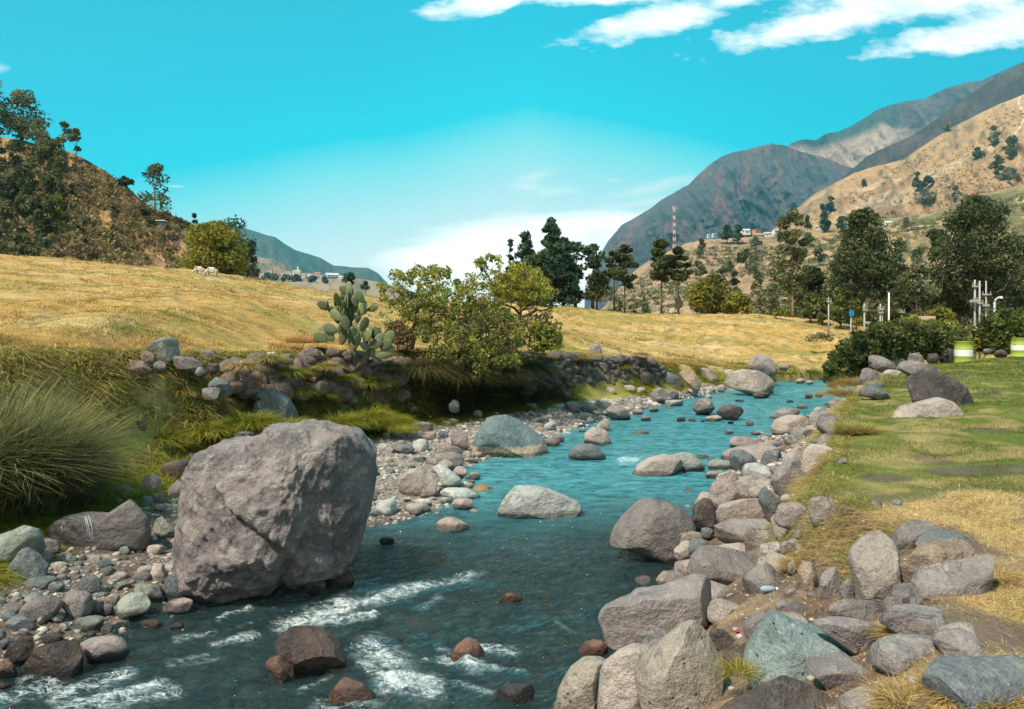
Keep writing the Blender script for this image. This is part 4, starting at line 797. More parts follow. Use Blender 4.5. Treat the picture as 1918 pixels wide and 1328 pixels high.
R('H', [(800, 1180), (820, 1090), (900, 1062), (1200, 1078), (1450, 1045), (1500, 1200), (1300, 1270), (1000, 1290), (850, 1240)], 'b', 'wide flat teal-grey rock overgrown with dry grass', sink=.7, thick=1.2, lv=5)
R('I', [(700, 650), (735, 590), (735, 500), (715, 440), (760, 412), (850, 412), (900, 438), (1000, 458), (1100, 530), (1165, 600), (1185, 680), (1228, 745), (1205, 815), (1150, 838), (1000, 800), (760, 720)], 'd', 'big dark brown boulder leaning over on the lawn', d=13.6, short='the big dark lawn boulder', lv=6, amp=.06, fr=3)
R('I', [(628, 785), (660, 720), (700, 670), (820, 640), (960, 606), (1030, 630), (1090, 690), (1122, 760), (1124, 828), (960, 825), (780, 868), (670, 854), (633, 815)], 'p', 'rounded pale grey boulder on the lawn in front of the dark one', d=12.1, short='the pale lawn boulder', lv=6, amp=.035, cuts=5)
R('I', [(450, 390), (460, 325), (510, 310), (560, 320), (640, 370), (655, 410), (560, 422), (480, 410)], 'm', 'grey boulder in front of the leafy hedge, nearest the river', z0=1.3)
R('I', (548, 318, 735, 402), 'g', 'flat greenish grey rock along the hedge', z0=1.35)
R('I', [(720, 350), (740, 305), (800, 298), (860, 330), (862, 375), (780, 380)], 'm', 'mauve rock between the flat greenish and the black rocks', z0=1.4)
R('I', (858, 293, 962, 378), 'd', 'black-sided rock along the hedge', z0=1.4)
R('I', [(942, 340), (960, 290), (1010, 260), (1060, 280), (1068, 355), (980, 362)], 'd', 'dark peaked rock next to the drum', z0=1.4)
R('I', [(652, 405), (690, 360), (760, 348), (860, 370), (940, 408), (955, 442), (850, 455), (730, 440)], 'm', 'long light grey rock lying behind the big dark lawn boulder', z0=1.4)
R('I', [(395, 480), (400, 420), (450, 402), (540, 405), (560, 450), (500, 515), (420, 518)], 'm', 'grey-mauve rock at the river edge of the lawn', z0=1.25)
R('I', (558, 410, 705, 475), 'p', 'low beige rock half hidden by grass at the lawn edge', z0=1.35)
R('I', [(393, 590), (410, 540), (480, 520), (570, 560), (630, 620), (600, 640), (480, 610)], 'b', 'flat blue-grey slab lying on the lawn edge', z0=1.35, thick=1.0)
R('I', (448, 500, 598, 556), 'b', 'teal spotted flat rock behind the blue-grey slab', z0=1.35)
R('I', (366, 518, 452, 572), 'p', 'pale stone on the bank crest by the blue-grey slab', z0=1.2)
R('I', (328, 558, 404, 645), 'q', 'pinkish stone set in the bank crest', z0=1.1)
R('I', [(1335, 325), (1350, 285), (1390, 273), (1432, 310), (1430, 332)], 'd', 'dark rock on the gravel strip between the two drums', d=29)
R('I', (1248, 268, 1334, 302), 'm', 'pale rock by the shrub behind the drums', d=31)
R('I', (240, 1022, 324, 1064), 'm', 'small flat rock on the lawn edge above the big angular boulder', z0=1.38)
R('L', [(890, 190), (960, 130), (1030, 102), (1095, 115), (1112, 200), (1080, 232), (1040, 258), (1000, 242), (960, 200)], 'g', 'grey-green boulder perched on top of the bank', d=14.6, short='the perched boulder', lv=5)
R('L', (843, 183, 972, 278), 'o', 'rusty brown rock beneath the perched boulder', d=14.3)
R('L', (748, 166, 862, 244), 'b', 'pale blue rock behind the perched boulder', d=14.6)
R('L', [(733, 300), (740, 250), (880, 243), (965, 325), (900, 330), (780, 332)], 'o', 'teal and orange lichened slab sticking out of the bank', d=14.0)
R('L', (948, 248, 1038, 325), 'm', 'mauve rock below the perched boulder', d=14.0)
R('L', [(1065, 250), (1090, 220), (1200, 235), (1272, 262), (1265, 300), (1100, 295)], 'm', 'flat ledge rock running from the perched boulder', d=14.6, thick=1.1)
R('L', (1208, 283, 1288, 354), 'm', 'mauve rock at the end of the flat ledge', d=14.6)
R('L', (1280, 258, 1374, 335), 'd', 'dark rock on the bank above the blue-topped one', d=15)
R('L', [(1285, 420), (1290, 350), (1360, 345), (1445, 400), (1430, 455), (1350, 470)], 'b', 'blue-topped dark rock overhanging the mossy bank', d=14.5, short='the blue-topped rock')
R('L', (1238, 408, 1384, 498), 'm', 'grey block under the blue-topped rock', d=14.3)
R('L', (820, 622, 914, 700), 'd', 'dark rock showing through the mossy slope', d=13.6)
R('L', [(1495, 420), (1500, 330), (1580, 325), (1645, 380), (1640, 440), (1550, 445)], 'o', 'dark boulder with an orange patch at the start of the wall', d=16.2)
R('L', [(1570, 450), (1700, 425), (1800, 490), (1852, 580), (1845, 645), (1780, 648), (1720, 540)], 'b', 'smooth dark blue sloping rock under the stone wall', d=15.8, thick=.7)
R('L', (1438, 688, 1590, 730), 'm', 'flat pale rock peeping out behind the giant boulder', d=11.8)
R('L', (1138, 818, 1244, 885), 'b', 'bluish rock in the moss behind the log-shaped rock')

# ---- lesser stones of the photograph: labelled from what they look like and what they lie beside
SMALL = [('A', 'b', (125, 640, 312, 702)), ('A', 'b', (248, 662, 342, 728)), ('A', 'm', (190, 438, 312, 532)), ('A', 'p', (590, 608, 672, 654)), ('A', 'b', (690, 616, 794, 672)), ('A', 'p', (706, 578, 818, 634)),
 ('A', 'm', (458, 753, 542, 838)), ('A', 'b', (518, 778, 594, 844)), ('A', 'r', (733, 856, 848, 910)), ('A', 'k', (885, 878, 958, 924)), ('A', 'p', (546, 728, 624, 784)), ('A', 'b', (-6, 908, 32, 984)), ('A', 'g', (618, 476, 684, 524)),
 ('A', 'd', (203, 928, 334, 988)), ('A', 'g', (283, 523, 408, 568)), ('A', 'p', (453, 528, 532, 564)), ('A', 'b', (-4, 958, 52, 1024)), ('A', 'p', (253, 563, 358, 604)), ('A', 'm', (598, 163, 712, 232)), ('A', 'm', (778, 200, 872, 266)),
 ('A', 'g', (733, 213, 797, 288)), ('A', 'p', (795, 258, 862, 306)), ('A', 'b', (-4, 820, 92, 884)), ('A', 'q', (92, 908, 160, 944)), ('A', 'q', (195, 842, 232, 892)), ('A', 'w', (312, 876, 360, 926)), ('A', 'b', (442, 920, 500, 958)), ('A', 'q', (262, 905, 320, 945)),
 ('A', 'p', (755, 470, 870, 524)), ('A', 'g', (905, 335, 942, 402)), ('A', 'p', (260, 836, 335, 884)), ('A', 'm', (575, 225, 640, 285)), ('A', 'w', (575, 648, 618, 680)), ('A', 'b', (388, 555, 432, 590)), ('A', 'm', (405, 522, 452, 560)), ('A', 'q', (520, 888, 590, 935)),
 ('D', 'b', (688, 253, 774, 314)), ('D', 'p', (908, 402, 1024, 459)), ('D', 'p', (183, 343, 247, 398)), ('D', 'p', (283, 263, 358, 316)), ('D', 'm', (728, 358, 884, 444)), ('D', 'w', (703, 733, 802, 784)), ('D', 'p', (895, 605, 962, 642)), ('D', 'w', (685, 622, 738, 676)),
 ('D', 'm', (1588, 36, 1718, 134)), ('D', 'b', (1708, 68, 1814, 134)), ('D', 'p', (1688, 128, 1814, 190)), ('D', 'w', (1448, 193, 1552, 260)), ('D', 'b', (1543, 168, 1584, 244)), ('D', 'p', (1408, 138, 1534, 206)), ('D', 'p', (1518, 113, 1624, 170)), ('D', 'm', (1310, 55, 1410, 112)),
 ('D', 'p', (690, 185, 800, 218)), ('D', 'p', (755, 168, 850, 210)), ('D', 'q', (940, 100, 1015, 180)), ('D', 'p', (1080, 118, 1140, 158)), ('D', 'm', (670, 218, 750, 262)), ('D', 'w', (655, 818, 720, 852)), ('D', 'p', (225, 750, 328, 800)), ('D', 'k', (255, 1015, 385, 1082)),
 ('D', 'q', (555, 708, 620, 742)), ('D', 'b', (195, 712, 262, 758)), ('D', 'p', (290, 440, 380, 490)), ('D', 'p', (600, 450, 700, 510)), ('D', 'w', (265, 545, 330, 590)), ('D', 'm', (880, 452, 988, 496)), ('D', 'w', (430, 735, 510, 765)), ('D', 'm', (905, 370, 965, 410)),
 ('E', 'k', (775, 480, 840, 518)), ('E', 'r', (850, 488, 902, 518)), ('E', 'r', (1218, 508, 1277, 544)), ('E', 'm', (1088, 560, 1148, 600)), ('E', 'm', (1250, 570, 1322, 602)), ('E', 'b', (1388, 633, 1464, 674)), ('E', 'k', (1590, 335, 1658, 364)), ('E', 'k', (1663, 330, 1722, 360)),
 ('E', 'k', (1480, 373, 1534, 397)), ('E', 'p', (320, 290, 394, 338)), ('E', 'd', (528, 188, 618, 284)), ('E', 'b', (170, 400, 240, 470)), ('E', 'p', (-4, 440, 80, 498)), ('E', 'p', (130, 450, 250, 515)), ('E', 'p', (480, 430, 570, 470)), ('E', 'b', (540, 470, 620, 515)),
 ('E', 'p', (840, 305, 912, 340)), ('E', 'p', (1535, 232, 1610, 272)), ('E', 'p', (1605, 245, 1660, 278)), ('E', 'p', (955, 285, 1030, 330)), ('E', 'p', (1040, 270, 1100, 330)), ('E', 'q', (1275, 280, 1340, 320)), ('E', 'p', (1340, 300, 1410, 335)), ('E', 'm', (590, 415, 668, 452)),
 ('E', 'p', (520, 290, 585, 335)), ('E', 'w', (420, 275, 520, 320)), ('E', 'k', (1145, 370, 1220, 390)), ('E', 'b', (885, 722, 995, 755)), ('E', 'p', (960, 340, 1010, 370)), ('E', 'm', (20, 315, 105, 370)), ('E', 'd', (1730, 405, 1775, 450)), ('E', 'p', (1690, 650, 1790, 690)),
 ('E', 'p', (1500, 680, 1580, 750)), ('E', 'm', (1630, 620, 1800, 660)), ('E', 'p', (1370, 790, 1450, 850)), ('E', 'p', (1235, 925, 1330, 1000)), ('E', 'w', (1440, 975, 1520, 1035)), ('E', 'p', (140, 560, 200, 582)), ('E', 'p', (700, 400, 760, 420)),
 ('F', 'm', (1440, 670, 1500, 740)), ('F', 'm', (1340, 410, 1415, 470)), ('F', 'r', (1770, 495, 1845, 570)), ('F', 'b', (745, 650, 850, 745)), ('F', 'd', (630, 870, 690, 1040)), ('F', 'm', (1380, 905, 1460, 1000)), ('F', 'b', (1380, 1100, 1430, 1130)),
 ('G', 'm', (1720, 340, 1880, 425)), ('G', 'r', (1255, 512, 1316, 545)), ('G', 'w', (1498, 712, 1555, 758)), ('G', 'm', (1790, 235, 1850, 285)), ('G', 'd', (1340, 860, 1430, 930)), ('H', 'm', (528, 103, 604, 150)), ('H', 'r', (350, 138, 414, 204)),
 ('H', 'b', (650, 112, 720, 150)), ('H', 'k', (690, 1295, 740, 1325)), ('H', 'd', (565, 880, 618, 930)), ('H', 'm', (30, 620, 110, 680)), ('H', 'm', (0, 340, 60, 420)), ('H', 'm', (345, 560, 430, 690)),
 ('L', 'd', (640, 280, 700, 340)), ('L', 'w', (1650, 195, 1722, 222)), ('L', 'p', (1355, 722, 1418, 755)), ('L', 'o', (1750, 338, 1852, 412)), ('L', 'g', (975, 318, 1030, 345)), ('B', 'p', (1210, 170, 1320, 240)), ('B', 'w', (1400, 200, 1500, 236)), ('B', 'd', (1240, 450, 1410, 525)), ('B', 'b', (895, 535, 968, 620)), ('B', 'd', (620, 560, 710, 635)),
 ('K', 'k', (945, 535, 985, 565)), ('X', 'd', (180, 578, 212, 592)), ('A', 'k', (-40, 1190, 60, 1240)), ('K', 'r', (60, 270, 160, 310)), ('K', 'k', (420, 250, 500, 300)), ('E', 'k', (1100, 505, 1150, 530)), ('E', 'k', (930, 500, 965, 520))]
CN = {'W': 'brown','m': 'mauve grey', 'b': 'blue-green', 'p': 'pale beige', 'w': 'whitish', 'd': 'dark grey', 'k': 'wet black', 'r': 'reddish', 'o': 'lichened', 't': 'tan', 'g': 'greenish', 'q': 'pinkish', 'P': 'beige', 'T': 'teal', 'B': 'blue-green', 'M': 'grey'}
nb0 = len(PLACED)
for cp_, mt, bb in SMALL:
    fixed = dict(d=None)
    if cp_ == 'L': fixed = dict(d=14.7 if bb[0] < 1500 else 16.4)
    if cp_ == 'B': fixed = dict(d=23.5 if bb[0] > 1000 else 19.5)
    o = R(cp_, bb, mt, None, .85, name='rock', cuts=6, amp=.045, **fixed)
# ---- cobbles: every countable one an object of its own, sharing a few stone shapes
cob = []
for i in range(10):
    rg = np.random.default_rng(500 + i); th = np.linspace(0, 2 * pi, 9)[:-1]; rr = rg.uniform(.8, 1.1, 8)
    Rt = outline_radius(np.stack([np.cos(th) * rr, np.sin(th) * rr * rg.uniform(.5, .8)], 1))
    p, f = rock_shape(3, Rt, rg.uniform(.6, .85), 600 + i, 6, .85, .06, 2.2, (), False)
    for mt in 'mbpqwdgk':
        me = None; cob.append((i, mt, p, f))
cobm = {}
def cob_mesh(i, mt):
    if (i, mt) not in cobm:
        _, _, p, f = next(c for c in cob if c[0] == i and c[1] == mt)
        o = mesh_np('cobble', p, [f], RM[mt]); cobm[(i, mt)] = o; o['fresh'] = 1
    return cobm[(i, mt)]
def free(x, y, r):
    for q in PLACED:
        if (x - q[0]) ** 2 + (y - q[1]) ** 2 < (r * .8 + q[2] * .8) ** 2: return False
    return True
rg = np.random.default_rng(77); ncob = 0
def zone(n, y0, y1, fa, fb, mats, smin, smax, where, wet=None):
    global ncob
    k = tries = 0
    while k < n and tries < n * 60:
        tries += 1
        y = y0 * (y1 / y0) ** rg.uniform(); a, b_ = fa(y), fb(y); x = a + (b_ - a) * rg.uniform()
        if abs(x / y) > .72: continue
        r = smin * (smax / smin) ** (rg.uniform() ** 1.6)
        if not free(x, y, r): continue
        mt = mats[rg.integers(len(mats))]; z = float(terrain(x, y))
        src = cob_mesh(int(rg.integers(10)), mt)
        if 'fresh' in src.keys(): o = src; del o['fresh']
        else: o = src.copy(); COL.objects.link(o)
        o.location = (x, y, z + r * .04); o.scale = (r, r * rg.uniform(.75, 1), r * rg.uniform(.6, .95)); o.rotation_euler = (rg.normal() * .25, rg.normal() * .25, rg.uniform(0, 6.28))
        tag(o, f"small {CN[mt]} cobble lying loose {where}", 'cobble', f"loose {CN[mt]} cobbles {where}")
        PLACED.append([x, y, r * .9, None, o, mt, 2 * r, r]); k += 1; ncob += 1
shl = lambda y: fL0(y) - .05
zone(150, 6.0, 11.6, lambda y: fL1(y) + .25, shl, 'mmbbgpqwd', .035, .15, 'on the stony shore by the giant boulder')
zone(80, 11.3, 20, lambda y: fL1(y) + .9, shl, 'ppwwqbgm', .05, .17, 'on the pale gravel bar')
zone(32, 20, 34, lambda y: fL1(y) + .8, shl, 'ppwqbm', .08, .22, 'on the upstream shore')
zone(38, 4.2, 11, lambda y: fR0(y) + .1, lambda y: fR1(y) - .1, 'ppmmqd', .035, .13, 'among the boulders of the eroded bank')
# rocks heaped on the eroded bank and the far shore
rgz = 0
def heap(n, y0, y1, fa, fb, mats, smin, smax, where):
    k = tries = 0
    while k < n and tries < n * 80:
        tries += 1; y = y0 * (y1 / y0) ** rg.uniform(); a, b_ = fa(y), fb(y); x = a + (b_ - a) * rg.uniform(); r = smin * (smax / smin) ** rg.uniform()
        if abs(x / y) > .72: continue
        if any((x - q[0]) ** 2 + (y - q[1]) ** 2 < (r * .55 + q[2] * .6) ** 2 for q in PLACED): continue
        mt = mats[rg.integers(len(mats))]; th = np.linspace(0, 2 * pi, 9)[:-1] + rg.uniform(-.2, .2, 8); e = rg.uniform(.75, 1.1, 8)
        Rt = outline_radius(np.stack([np.cos(th) * e, np.sin(th) * e * rg.uniform(.6, .95)], 1)) * r
        p, f = rock_shape(4 if r > .12 else 3, Rt, r * rg.uniform(.7, 1), int(rg.integers(9999)), 14, .74, .05, 2.2, (), False)
        o = mesh_np('rock', p, [f], RM[mt], loc=(x, y, float(terrain(x, y)) + r * .08)); o.rotation_euler = (0, 0, rg.uniform(0, 6.28))
        tag(o, f"{CN[mt]} rock in the heap {where}", 'rock', f"{CN[mt]} rocks heaped {where}"); PLACED.append([x, y, r, None, o, mt, 2 * r, r]); k += 1
heap(24, 14, 24, lambda y: fL2(y) - .05, lambda y: fL1(y) + .1, 'oodddmb', .10, .30, 'stuck in the overgrown bank under the wall')
heap(12, 11.2, 20, lambda y: fL1(y) + 1.0, lambda y: fL0(y), 'pwqm', .20, .30, 'on the gravel bar')
heap(30, 11.2, 20, lambda y: fL1(y) + .7, lambda y: fL0(y), 'ppwwqbg', .08, .19, 'on the gravel bar')
heap(14, 20, 32, lambda y: fL1(y) + .6, lambda y: fL0(y), 'ppwwqb', .13, .30, 'on the upstream shore')
heap(12, 6, 11, lambda y: fL1(y) + .3, lambda y: fL0(y), 'mbgpq', .07, .16, 'on the stony shore')
heap(9, 3.5, 5.2, lambda y: fR1(y) - .8, lambda y: fR1(y) + .15, 'pmmt', .09, .22, 'in the trodden soil')
heap(34, 5.0, 13, lambda y: fR0(y) - .05, lambda y: fR1(y) - .1, 'pppppmmq', .13, .34, 'along the eroded bank')
heap(18, 15, 30, lambda y: fR0(y) - .1, lambda y: fR1(y) - .6, 'ppmqbdg', .15, .42, 'below the lawn edge upstream')
big_ones = [p for p in PLACED[:nb0] if p[3]]
used = {}
for p in PLACED[nb0:]:
    if 'group' in p[4].keys(): del p[4]['group']
for p in PLACED[nb0:]:
    noun = p[4].name.split('.')[0]
    ds = sorted(big_ones, key=lambda q: math.hypot(p[0] - q[0], p[1] - q[1]) - q[2])
    def rel(q):
        dx_, dy_ = p[0] - q[0], p[1] - q[1]
        return 'in front of' if dy_ < -abs(dx_) else 'behind' if dy_ > abs(dx_) else 'beside'
    shape = 'flat' if p[7] < .5 * p[6] else 'upright' if p[7] > 1.05 * p[6] else 'rounded'
    size = 'small' if p[6] < .38 else 'mid-sized'
    if noun == 'cobble': size = 'little' if p[6] < .13 else 'fist-sized' if p[6] < .2 else 'small'
    ways = [f"{size} {shape} {CN[p[5]]} {noun} {rel(q)} {q[3]}" for q in ds[:4]]
    ways += [f"{size} {shape} {CN[p[5]]} {noun} between {a[3]} and {b_[3]}" for a, b_ in ((ds[0], ds[1]), (ds[0], ds[2]), (ds[1], ds[2]))]
    ways = [w for w in ways if len(w.replace('-', ' ').split()) <= 16]
    lab = next((w for w in ways if w not in used), ways[0]); used.setdefault(lab, []).append(p[4])
    tag(p[4], lab, noun)
for lab, os_ in used.items():
    if len(os_) > 1:
        for o in os_: o['group'] = 'stones ' + lab.split(' rock ' if ' rock ' in lab else ' cobble ')[1]

# pebbles too many to count
def stuff_stones(name, label, pts, rad, cols, mat):
    v, f = ico(1); rg = np.random.default_rng(5)
    n = len(pts); sc3 = rad[:, None] * np.stack([rg.uniform(.8, 1.25, n), rg.uniform(.8, 1.2, n), rg.uniform(.4, .75, n)], 1)
    jit = 1 + rg.uniform(-.22, .22, (n, len(v), 1)); a = rg.uniform(0, 6.28, n); ca, sa = np.cos(a), np.sin(a)
    q = v[None] * jit * sc3[:, None]; q = np.stack([q[..., 0] * ca[:, None] - q[..., 1] * sa[:, None], q[..., 0] * sa[:, None] + q[..., 1] * ca[:, None], q[..., 2]], -1) + pts[:, None]
    F_ = (f[None] + (np.arange(n) * len(v))[:, None, None]).reshape(-1, 3)
    return tag(mesh_np(name, q.reshape(-1, 3), [F_], mat, col=np.repeat(cols, len(v), 0)), label, kind='stuff')
M['pebble'] = attr_mat('pebble_stone', .85, .2, 20, .4, 90, .01)
M['bedstone'] = attr_mat('riverbed_stone', .5, .2, 20)
pal = np.array([(.34, .30, .26), (.42, .385, .335), (.25, .22, .195), (.21, .215, .205), (.35, .29, .24), (.30, .29, .25), (.47, .44, .39), (.17, .15, .13)])
def scatter(n, y0, y1, fa, fb, s0, s1, pw=2.2, lift=.0, off=0.0):
    y = y0 * (y1 / y0) ** rg.uniform(size=n); x = fa(y) + (fb(y) - fa(y)) * rg.uniform(size=n)
    k = np.abs(x / y) < .74; x, y = x[k], y[k]; r = (s0 * (s1 / s0) ** (rg.uniform(size=len(x)) ** pw)) * np.clip(y / 11, .8, 2.2)
    c = pal[rg.integers(0, len(pal), len(x))] * rg.uniform(.8, 1.15, (len(x), 1)); return np.stack([x, y, terrain(x, y) + r * lift + off], 1), r, c
A_ = [scatter(5200, 5.9, 11.6, lambda y: fL1(y) + .1, lambda y: fL0(y) + .12, .010, .060), scatter(6000, 11, 20, lambda y: fL1(y) + .55, lambda y: fL0(y) + .1, .012, .055),
      scatter(2200, 20, 36, lambda y: fL1(y) + .4, lambda y: fL0(y) + .1, .02, .07), scatter(2600, 3.4, 12, fR0, lambda y: fR1(y) - .05, .006, .05, 2.8), scatter(1500, 12, 30, fR0, lambda y: fR1(y) - .3, .02, .08)]
stuff_stones('gravel', 'loose gravel and pebbles of the river shores', *(np.concatenate([a[i] for a in A_]) for i in range(3)), M['pebble'])
A_ = scatter(1700, 4.8, 16, lambda y: fL0(y) + .1, lambda y: fR0(y) - .1, .03, .17, 1.5, .2)
cb_ = np.array([(.17, .15, .11), (.27, .15, .06), (.09, .09, .075), (.22, .19, .15)])[rg.integers(0, 4, len(A_[0]))]
stuff_stones('riverbed_gravel', 'brown stones on the riverbed seen through the water', A_[0], A_[1], cb_, M['bedstone'])
for o in list(cobm.values()):
    if 'fresh' in o.keys(): bpy.data.objects.remove(o)

# faint chalk lines on the long humped boulder, laid on its surface
# ---- dry stone walls: each wall one thing, its stones the pattern of its mesh
def stone_wall(label, pts, n, mat, seed, off_=.16):
    """pts: (px, top row, bottom row, depth)"""
    rg = np.random.default_rng(seed); pts = np.array(pts, float); vs, fs, off = [], [], 0
    for i in range(n):
        px = rg.uniform(pts[0, 0], pts[-1, 0]); tp, bt, d = (np.interp(px, pts[:, 0], pts[:, k]) for k in (1, 2, 3))
        v = rg.uniform() ** 1.2; row = tp + (bt - tp) * v + 3
        r = rg.uniform(.085, .23) * (1.15 if v > .6 else 1)
        dd = d + off_ - .45 * v - rg.uniform(0, .10); x, y, z = P(px, row, dd)
        th = np.linspace(0, 2 * pi, 8)[:-1]; Rt = outline_radius(np.stack([np.cos(th) * rg.uniform(.8, 1.2, 7) * 1.25, np.sin(th) * rg.uniform(.6, 1.05, 7)], 1))
        p, f = rock_shape(3, Rt, .9, seed * 100 + i, 9, .7, .09, 2.2, (), False)
        vs.append(p * r + (x, y, z)); fs.append(f + off); off += len(p)
    v = np.concatenate(vs); c = v.mean(0); c[2] = v[:, 2].min()
    o = mesh_np('dry_stone_wall', v - c, [np.concatenate(fs)], RM[mat], loc=tuple(c)); return tag(o, label, 'stone wall')
stone_wall('dry stone wall of rusty lichened rocks below the prickly pear', [(425, 690, 730, 15.6), (478, 668, 735, 16.3), (560, 660, 735, 17), (640, 655, 745, 18.2), (690, 668, 760, 19.2), (760, 672, 745, 20)], 230, 'o', 3)
stone_wall('dark dry stone wall between the shrub and the upstream boulders', [(960, 662, 725, 24.0), (1040, 664, 718, 25.3), (1130, 668, 725, 27.3), (1200, 668, 722, 28.8), (1240, 685, 722, 29.8)], 360, 'W', 4, -.05)
# ------------------------------------------------------------------ grass of every sort
def blades(base, length, ang, lean, droop, width, col, nseg=3, tipc=1.15):
    """Curved tapering blades as one vertex/face set. All arguments are arrays over the blades."""
    n = len(base); s = np.linspace(0, 1, nseg + 1); dh = np.stack([np.cos(ang), np.sin(ang), 0 * ang], 1)
    hz = length[:, None] * (lean[:, None] * s + droop[:, None] * s ** 2); vz = length[:, None] * (s * (1 - .3 * lean[:, None]) - droop[:, None] * .85 * s ** 2)
    c = base[:, None] + dh[:, None] * hz[..., None]; c[..., 2] += vz
    wa = ang + pi / 2 + RNG.normal(size=n) * .8; wd = np.stack([np.cos(wa), np.sin(wa), 0 * wa], 1)
    w = width[:, None] * (1 - s[:-1]) ** .7 * .5
    L = c[:, :-1] - wd[:, None] * w[..., None]; R_ = c[:, :-1] + wd[:, None] * w[..., None]
    v = np.concatenate([np.stack([L, R_], 2).reshape(n, -1, 3), c[:, -1:]], 1); m_ = 2 * nseg + 1
    off = np.arange(n)[:, None] * m_; q = []
    for k in range(nseg - 1): q.append(np.concatenate([off + 2 * k, off + 2 * k + 1, off + 2 * k + 3, off + 2 * k + 2], 1))
    t_ = np.concatenate([off + 2 * nseg - 2, off + 2 * nseg - 1, off + 2 * nseg], 1)
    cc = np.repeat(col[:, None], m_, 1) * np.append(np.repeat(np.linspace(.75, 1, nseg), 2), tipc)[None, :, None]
    return v.reshape(-1, 3), ([np.concatenate(q)] if q else []) + [t_], cc.reshape(-1, 3)
def field(name, label, n, ylo, yhi, xa, xb, keep, L, lean, droop, cols, wpx=1.1, nseg=2, clump=0, angf=None, kind='stuff', pw=1.0, tuf=0):
    if tuf: n = n // tuf
    y = ylo * (yhi / ylo) ** (RNG.uniform(size=n) ** pw); a = np.maximum(xa(y), -.76 * y - .5); b_ = np.minimum(xb(y), .76 * y + .5)
    x = a + (b_ - a) * RNG.uniform(size=n); k = (b_ > a) & keep(x, y); x, y = x[k], y[k]
    if tuf:
        sz_ = np.repeat(RNG.uniform(.55, 1.5, len(x)), tuf); x = np.repeat(x, tuf); y = np.repeat(y, tuf); rr_ = np.sqrt(RNG.uniform(size=len(x))) * .11 * sz_ * np.maximum(1, y / 22); aa_ = RNG.uniform(0, 6.28, len(x)); x = x + rr_ * np.cos(aa_); y = y + rr_ * np.sin(aa_)
    if clump: x = x + RNG.normal(size=len(x)) * clump; y = y + RNG.normal(size=len(x)) * clump
    n = len(x); z = terrain(x, y) - .01; l_ = L(x, y) * RNG.uniform(.6, 1.3, n) * (sz_ if tuf else 1)
    ang = RNG.uniform(0, 2 * pi, n) if angf is None else angf(x, y, n)
    if tuf: ang = np.where(RNG.uniform(size=n) < .7, aa_, ang)
    col = cols(x, y, n) * RNG.uniform(.6, 1.35, (n, 1))
    if tuf: col = col * np.repeat(RNG.uniform(.62, 1.3, n // tuf), tuf)[:, None] * 1.15
    w = np.maximum(.004, wpx * y / F * 1.1) * RNG.uniform(.7, 1.3, n)
    if tuf: lean, droop = lean * .9, droop * 1.1
    v, f, c = blades(np.stack([x, y, z], 1), l_, ang, lean * RNG.uniform(.3, 1.6, n), droop * RNG.uniform(.3, 1.5, n), w, col, nseg)
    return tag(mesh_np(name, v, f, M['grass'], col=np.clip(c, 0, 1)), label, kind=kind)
def nz(x, y, s, sd, o=3): return fbm(x * s, y * s, 0, o, sd)
def pick(p, n, w=None): p = np.array(p, float); return p[RNG.choice(len(p), n, p=w)]
def two(a, b, t): return mixc(pick(a, len(t)), pick(b, len(t)), t)
GOLD = [(.50, .32, .095), (.44, .28, .08), (.57, .40, .16), (.38, .27, .08)]; OLV = [(.26, .25, .05), (.31, .28, .075), (.21, .21, .045)]
GRN = [(.155, .19, .03), (.19, .215, .04), (.115, .155, .02)]; MOSS = [(.36, .36, .04), (.27, .29, .03), (.46, .41, .07), (.18, .21, .025)]; STR = [(.62, .45, .20), (.52, .36, .15), (.70, .54, .28), (.40, .27, .12)]
DK = [(.075, .085, .022), (.12, .10, .04), (.055, .06, .02), (.17, .12, .06)]
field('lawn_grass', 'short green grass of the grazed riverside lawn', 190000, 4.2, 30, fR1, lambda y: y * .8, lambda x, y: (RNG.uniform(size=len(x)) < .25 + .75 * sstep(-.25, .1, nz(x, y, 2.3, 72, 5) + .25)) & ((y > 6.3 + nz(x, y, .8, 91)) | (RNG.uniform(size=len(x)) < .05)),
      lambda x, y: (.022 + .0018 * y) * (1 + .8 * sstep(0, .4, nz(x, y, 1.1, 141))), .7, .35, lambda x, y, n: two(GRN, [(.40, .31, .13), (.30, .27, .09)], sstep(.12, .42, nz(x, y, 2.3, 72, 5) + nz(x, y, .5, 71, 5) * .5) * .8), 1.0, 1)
tufk = lambda x, y: sstep(-.16, .06, nz(x, y, 1.2, 95, 4) + .35 * (x - 3.2) * sstep(6, 4.5, y) * .6)
field('dry_grass', 'matted dry yellow grass of the trodden bank top', 200000, 2.7, 7.2, lambda y: fR1(y) - .6, lambda y: y * .8, lambda x, y: RNG.uniform(size=len(x)) < np.maximum(sstep(.0, .45, gpatch(x, y) + .45 * nz(x, y, 2.3, 72, 5)), .035),
      lambda x, y: .038 + 0 * x, 1.0, .5, lambda x, y, n: two(STR, [(.30, .27, .07), (.45, .33, .13)], sstep(.1, .5, nz(x, y, 3, 97))), 1.3, 2, tuf=40)
field('dry_grass', 'dry grass hanging over the crumbling lawn edge', 30000, 5.2, 24, lambda y: fR1(y) - .42, lambda y: fR1(y) + .25, lambda x, y: RNG.uniform(size=len(x)) < sstep(-.3, .2, nz(x, y, 1.1, 99)),
      lambda x, y: .07 + .003 * y, 1.3, .7, lambda x, y, n: two(STR, MOSS, sstep(-.05, .3, nz(x, y, 1.4, 101))), 1.2, 3, angf=lambda x, y, n: pi + RNG.normal(size=n) * 1.0)
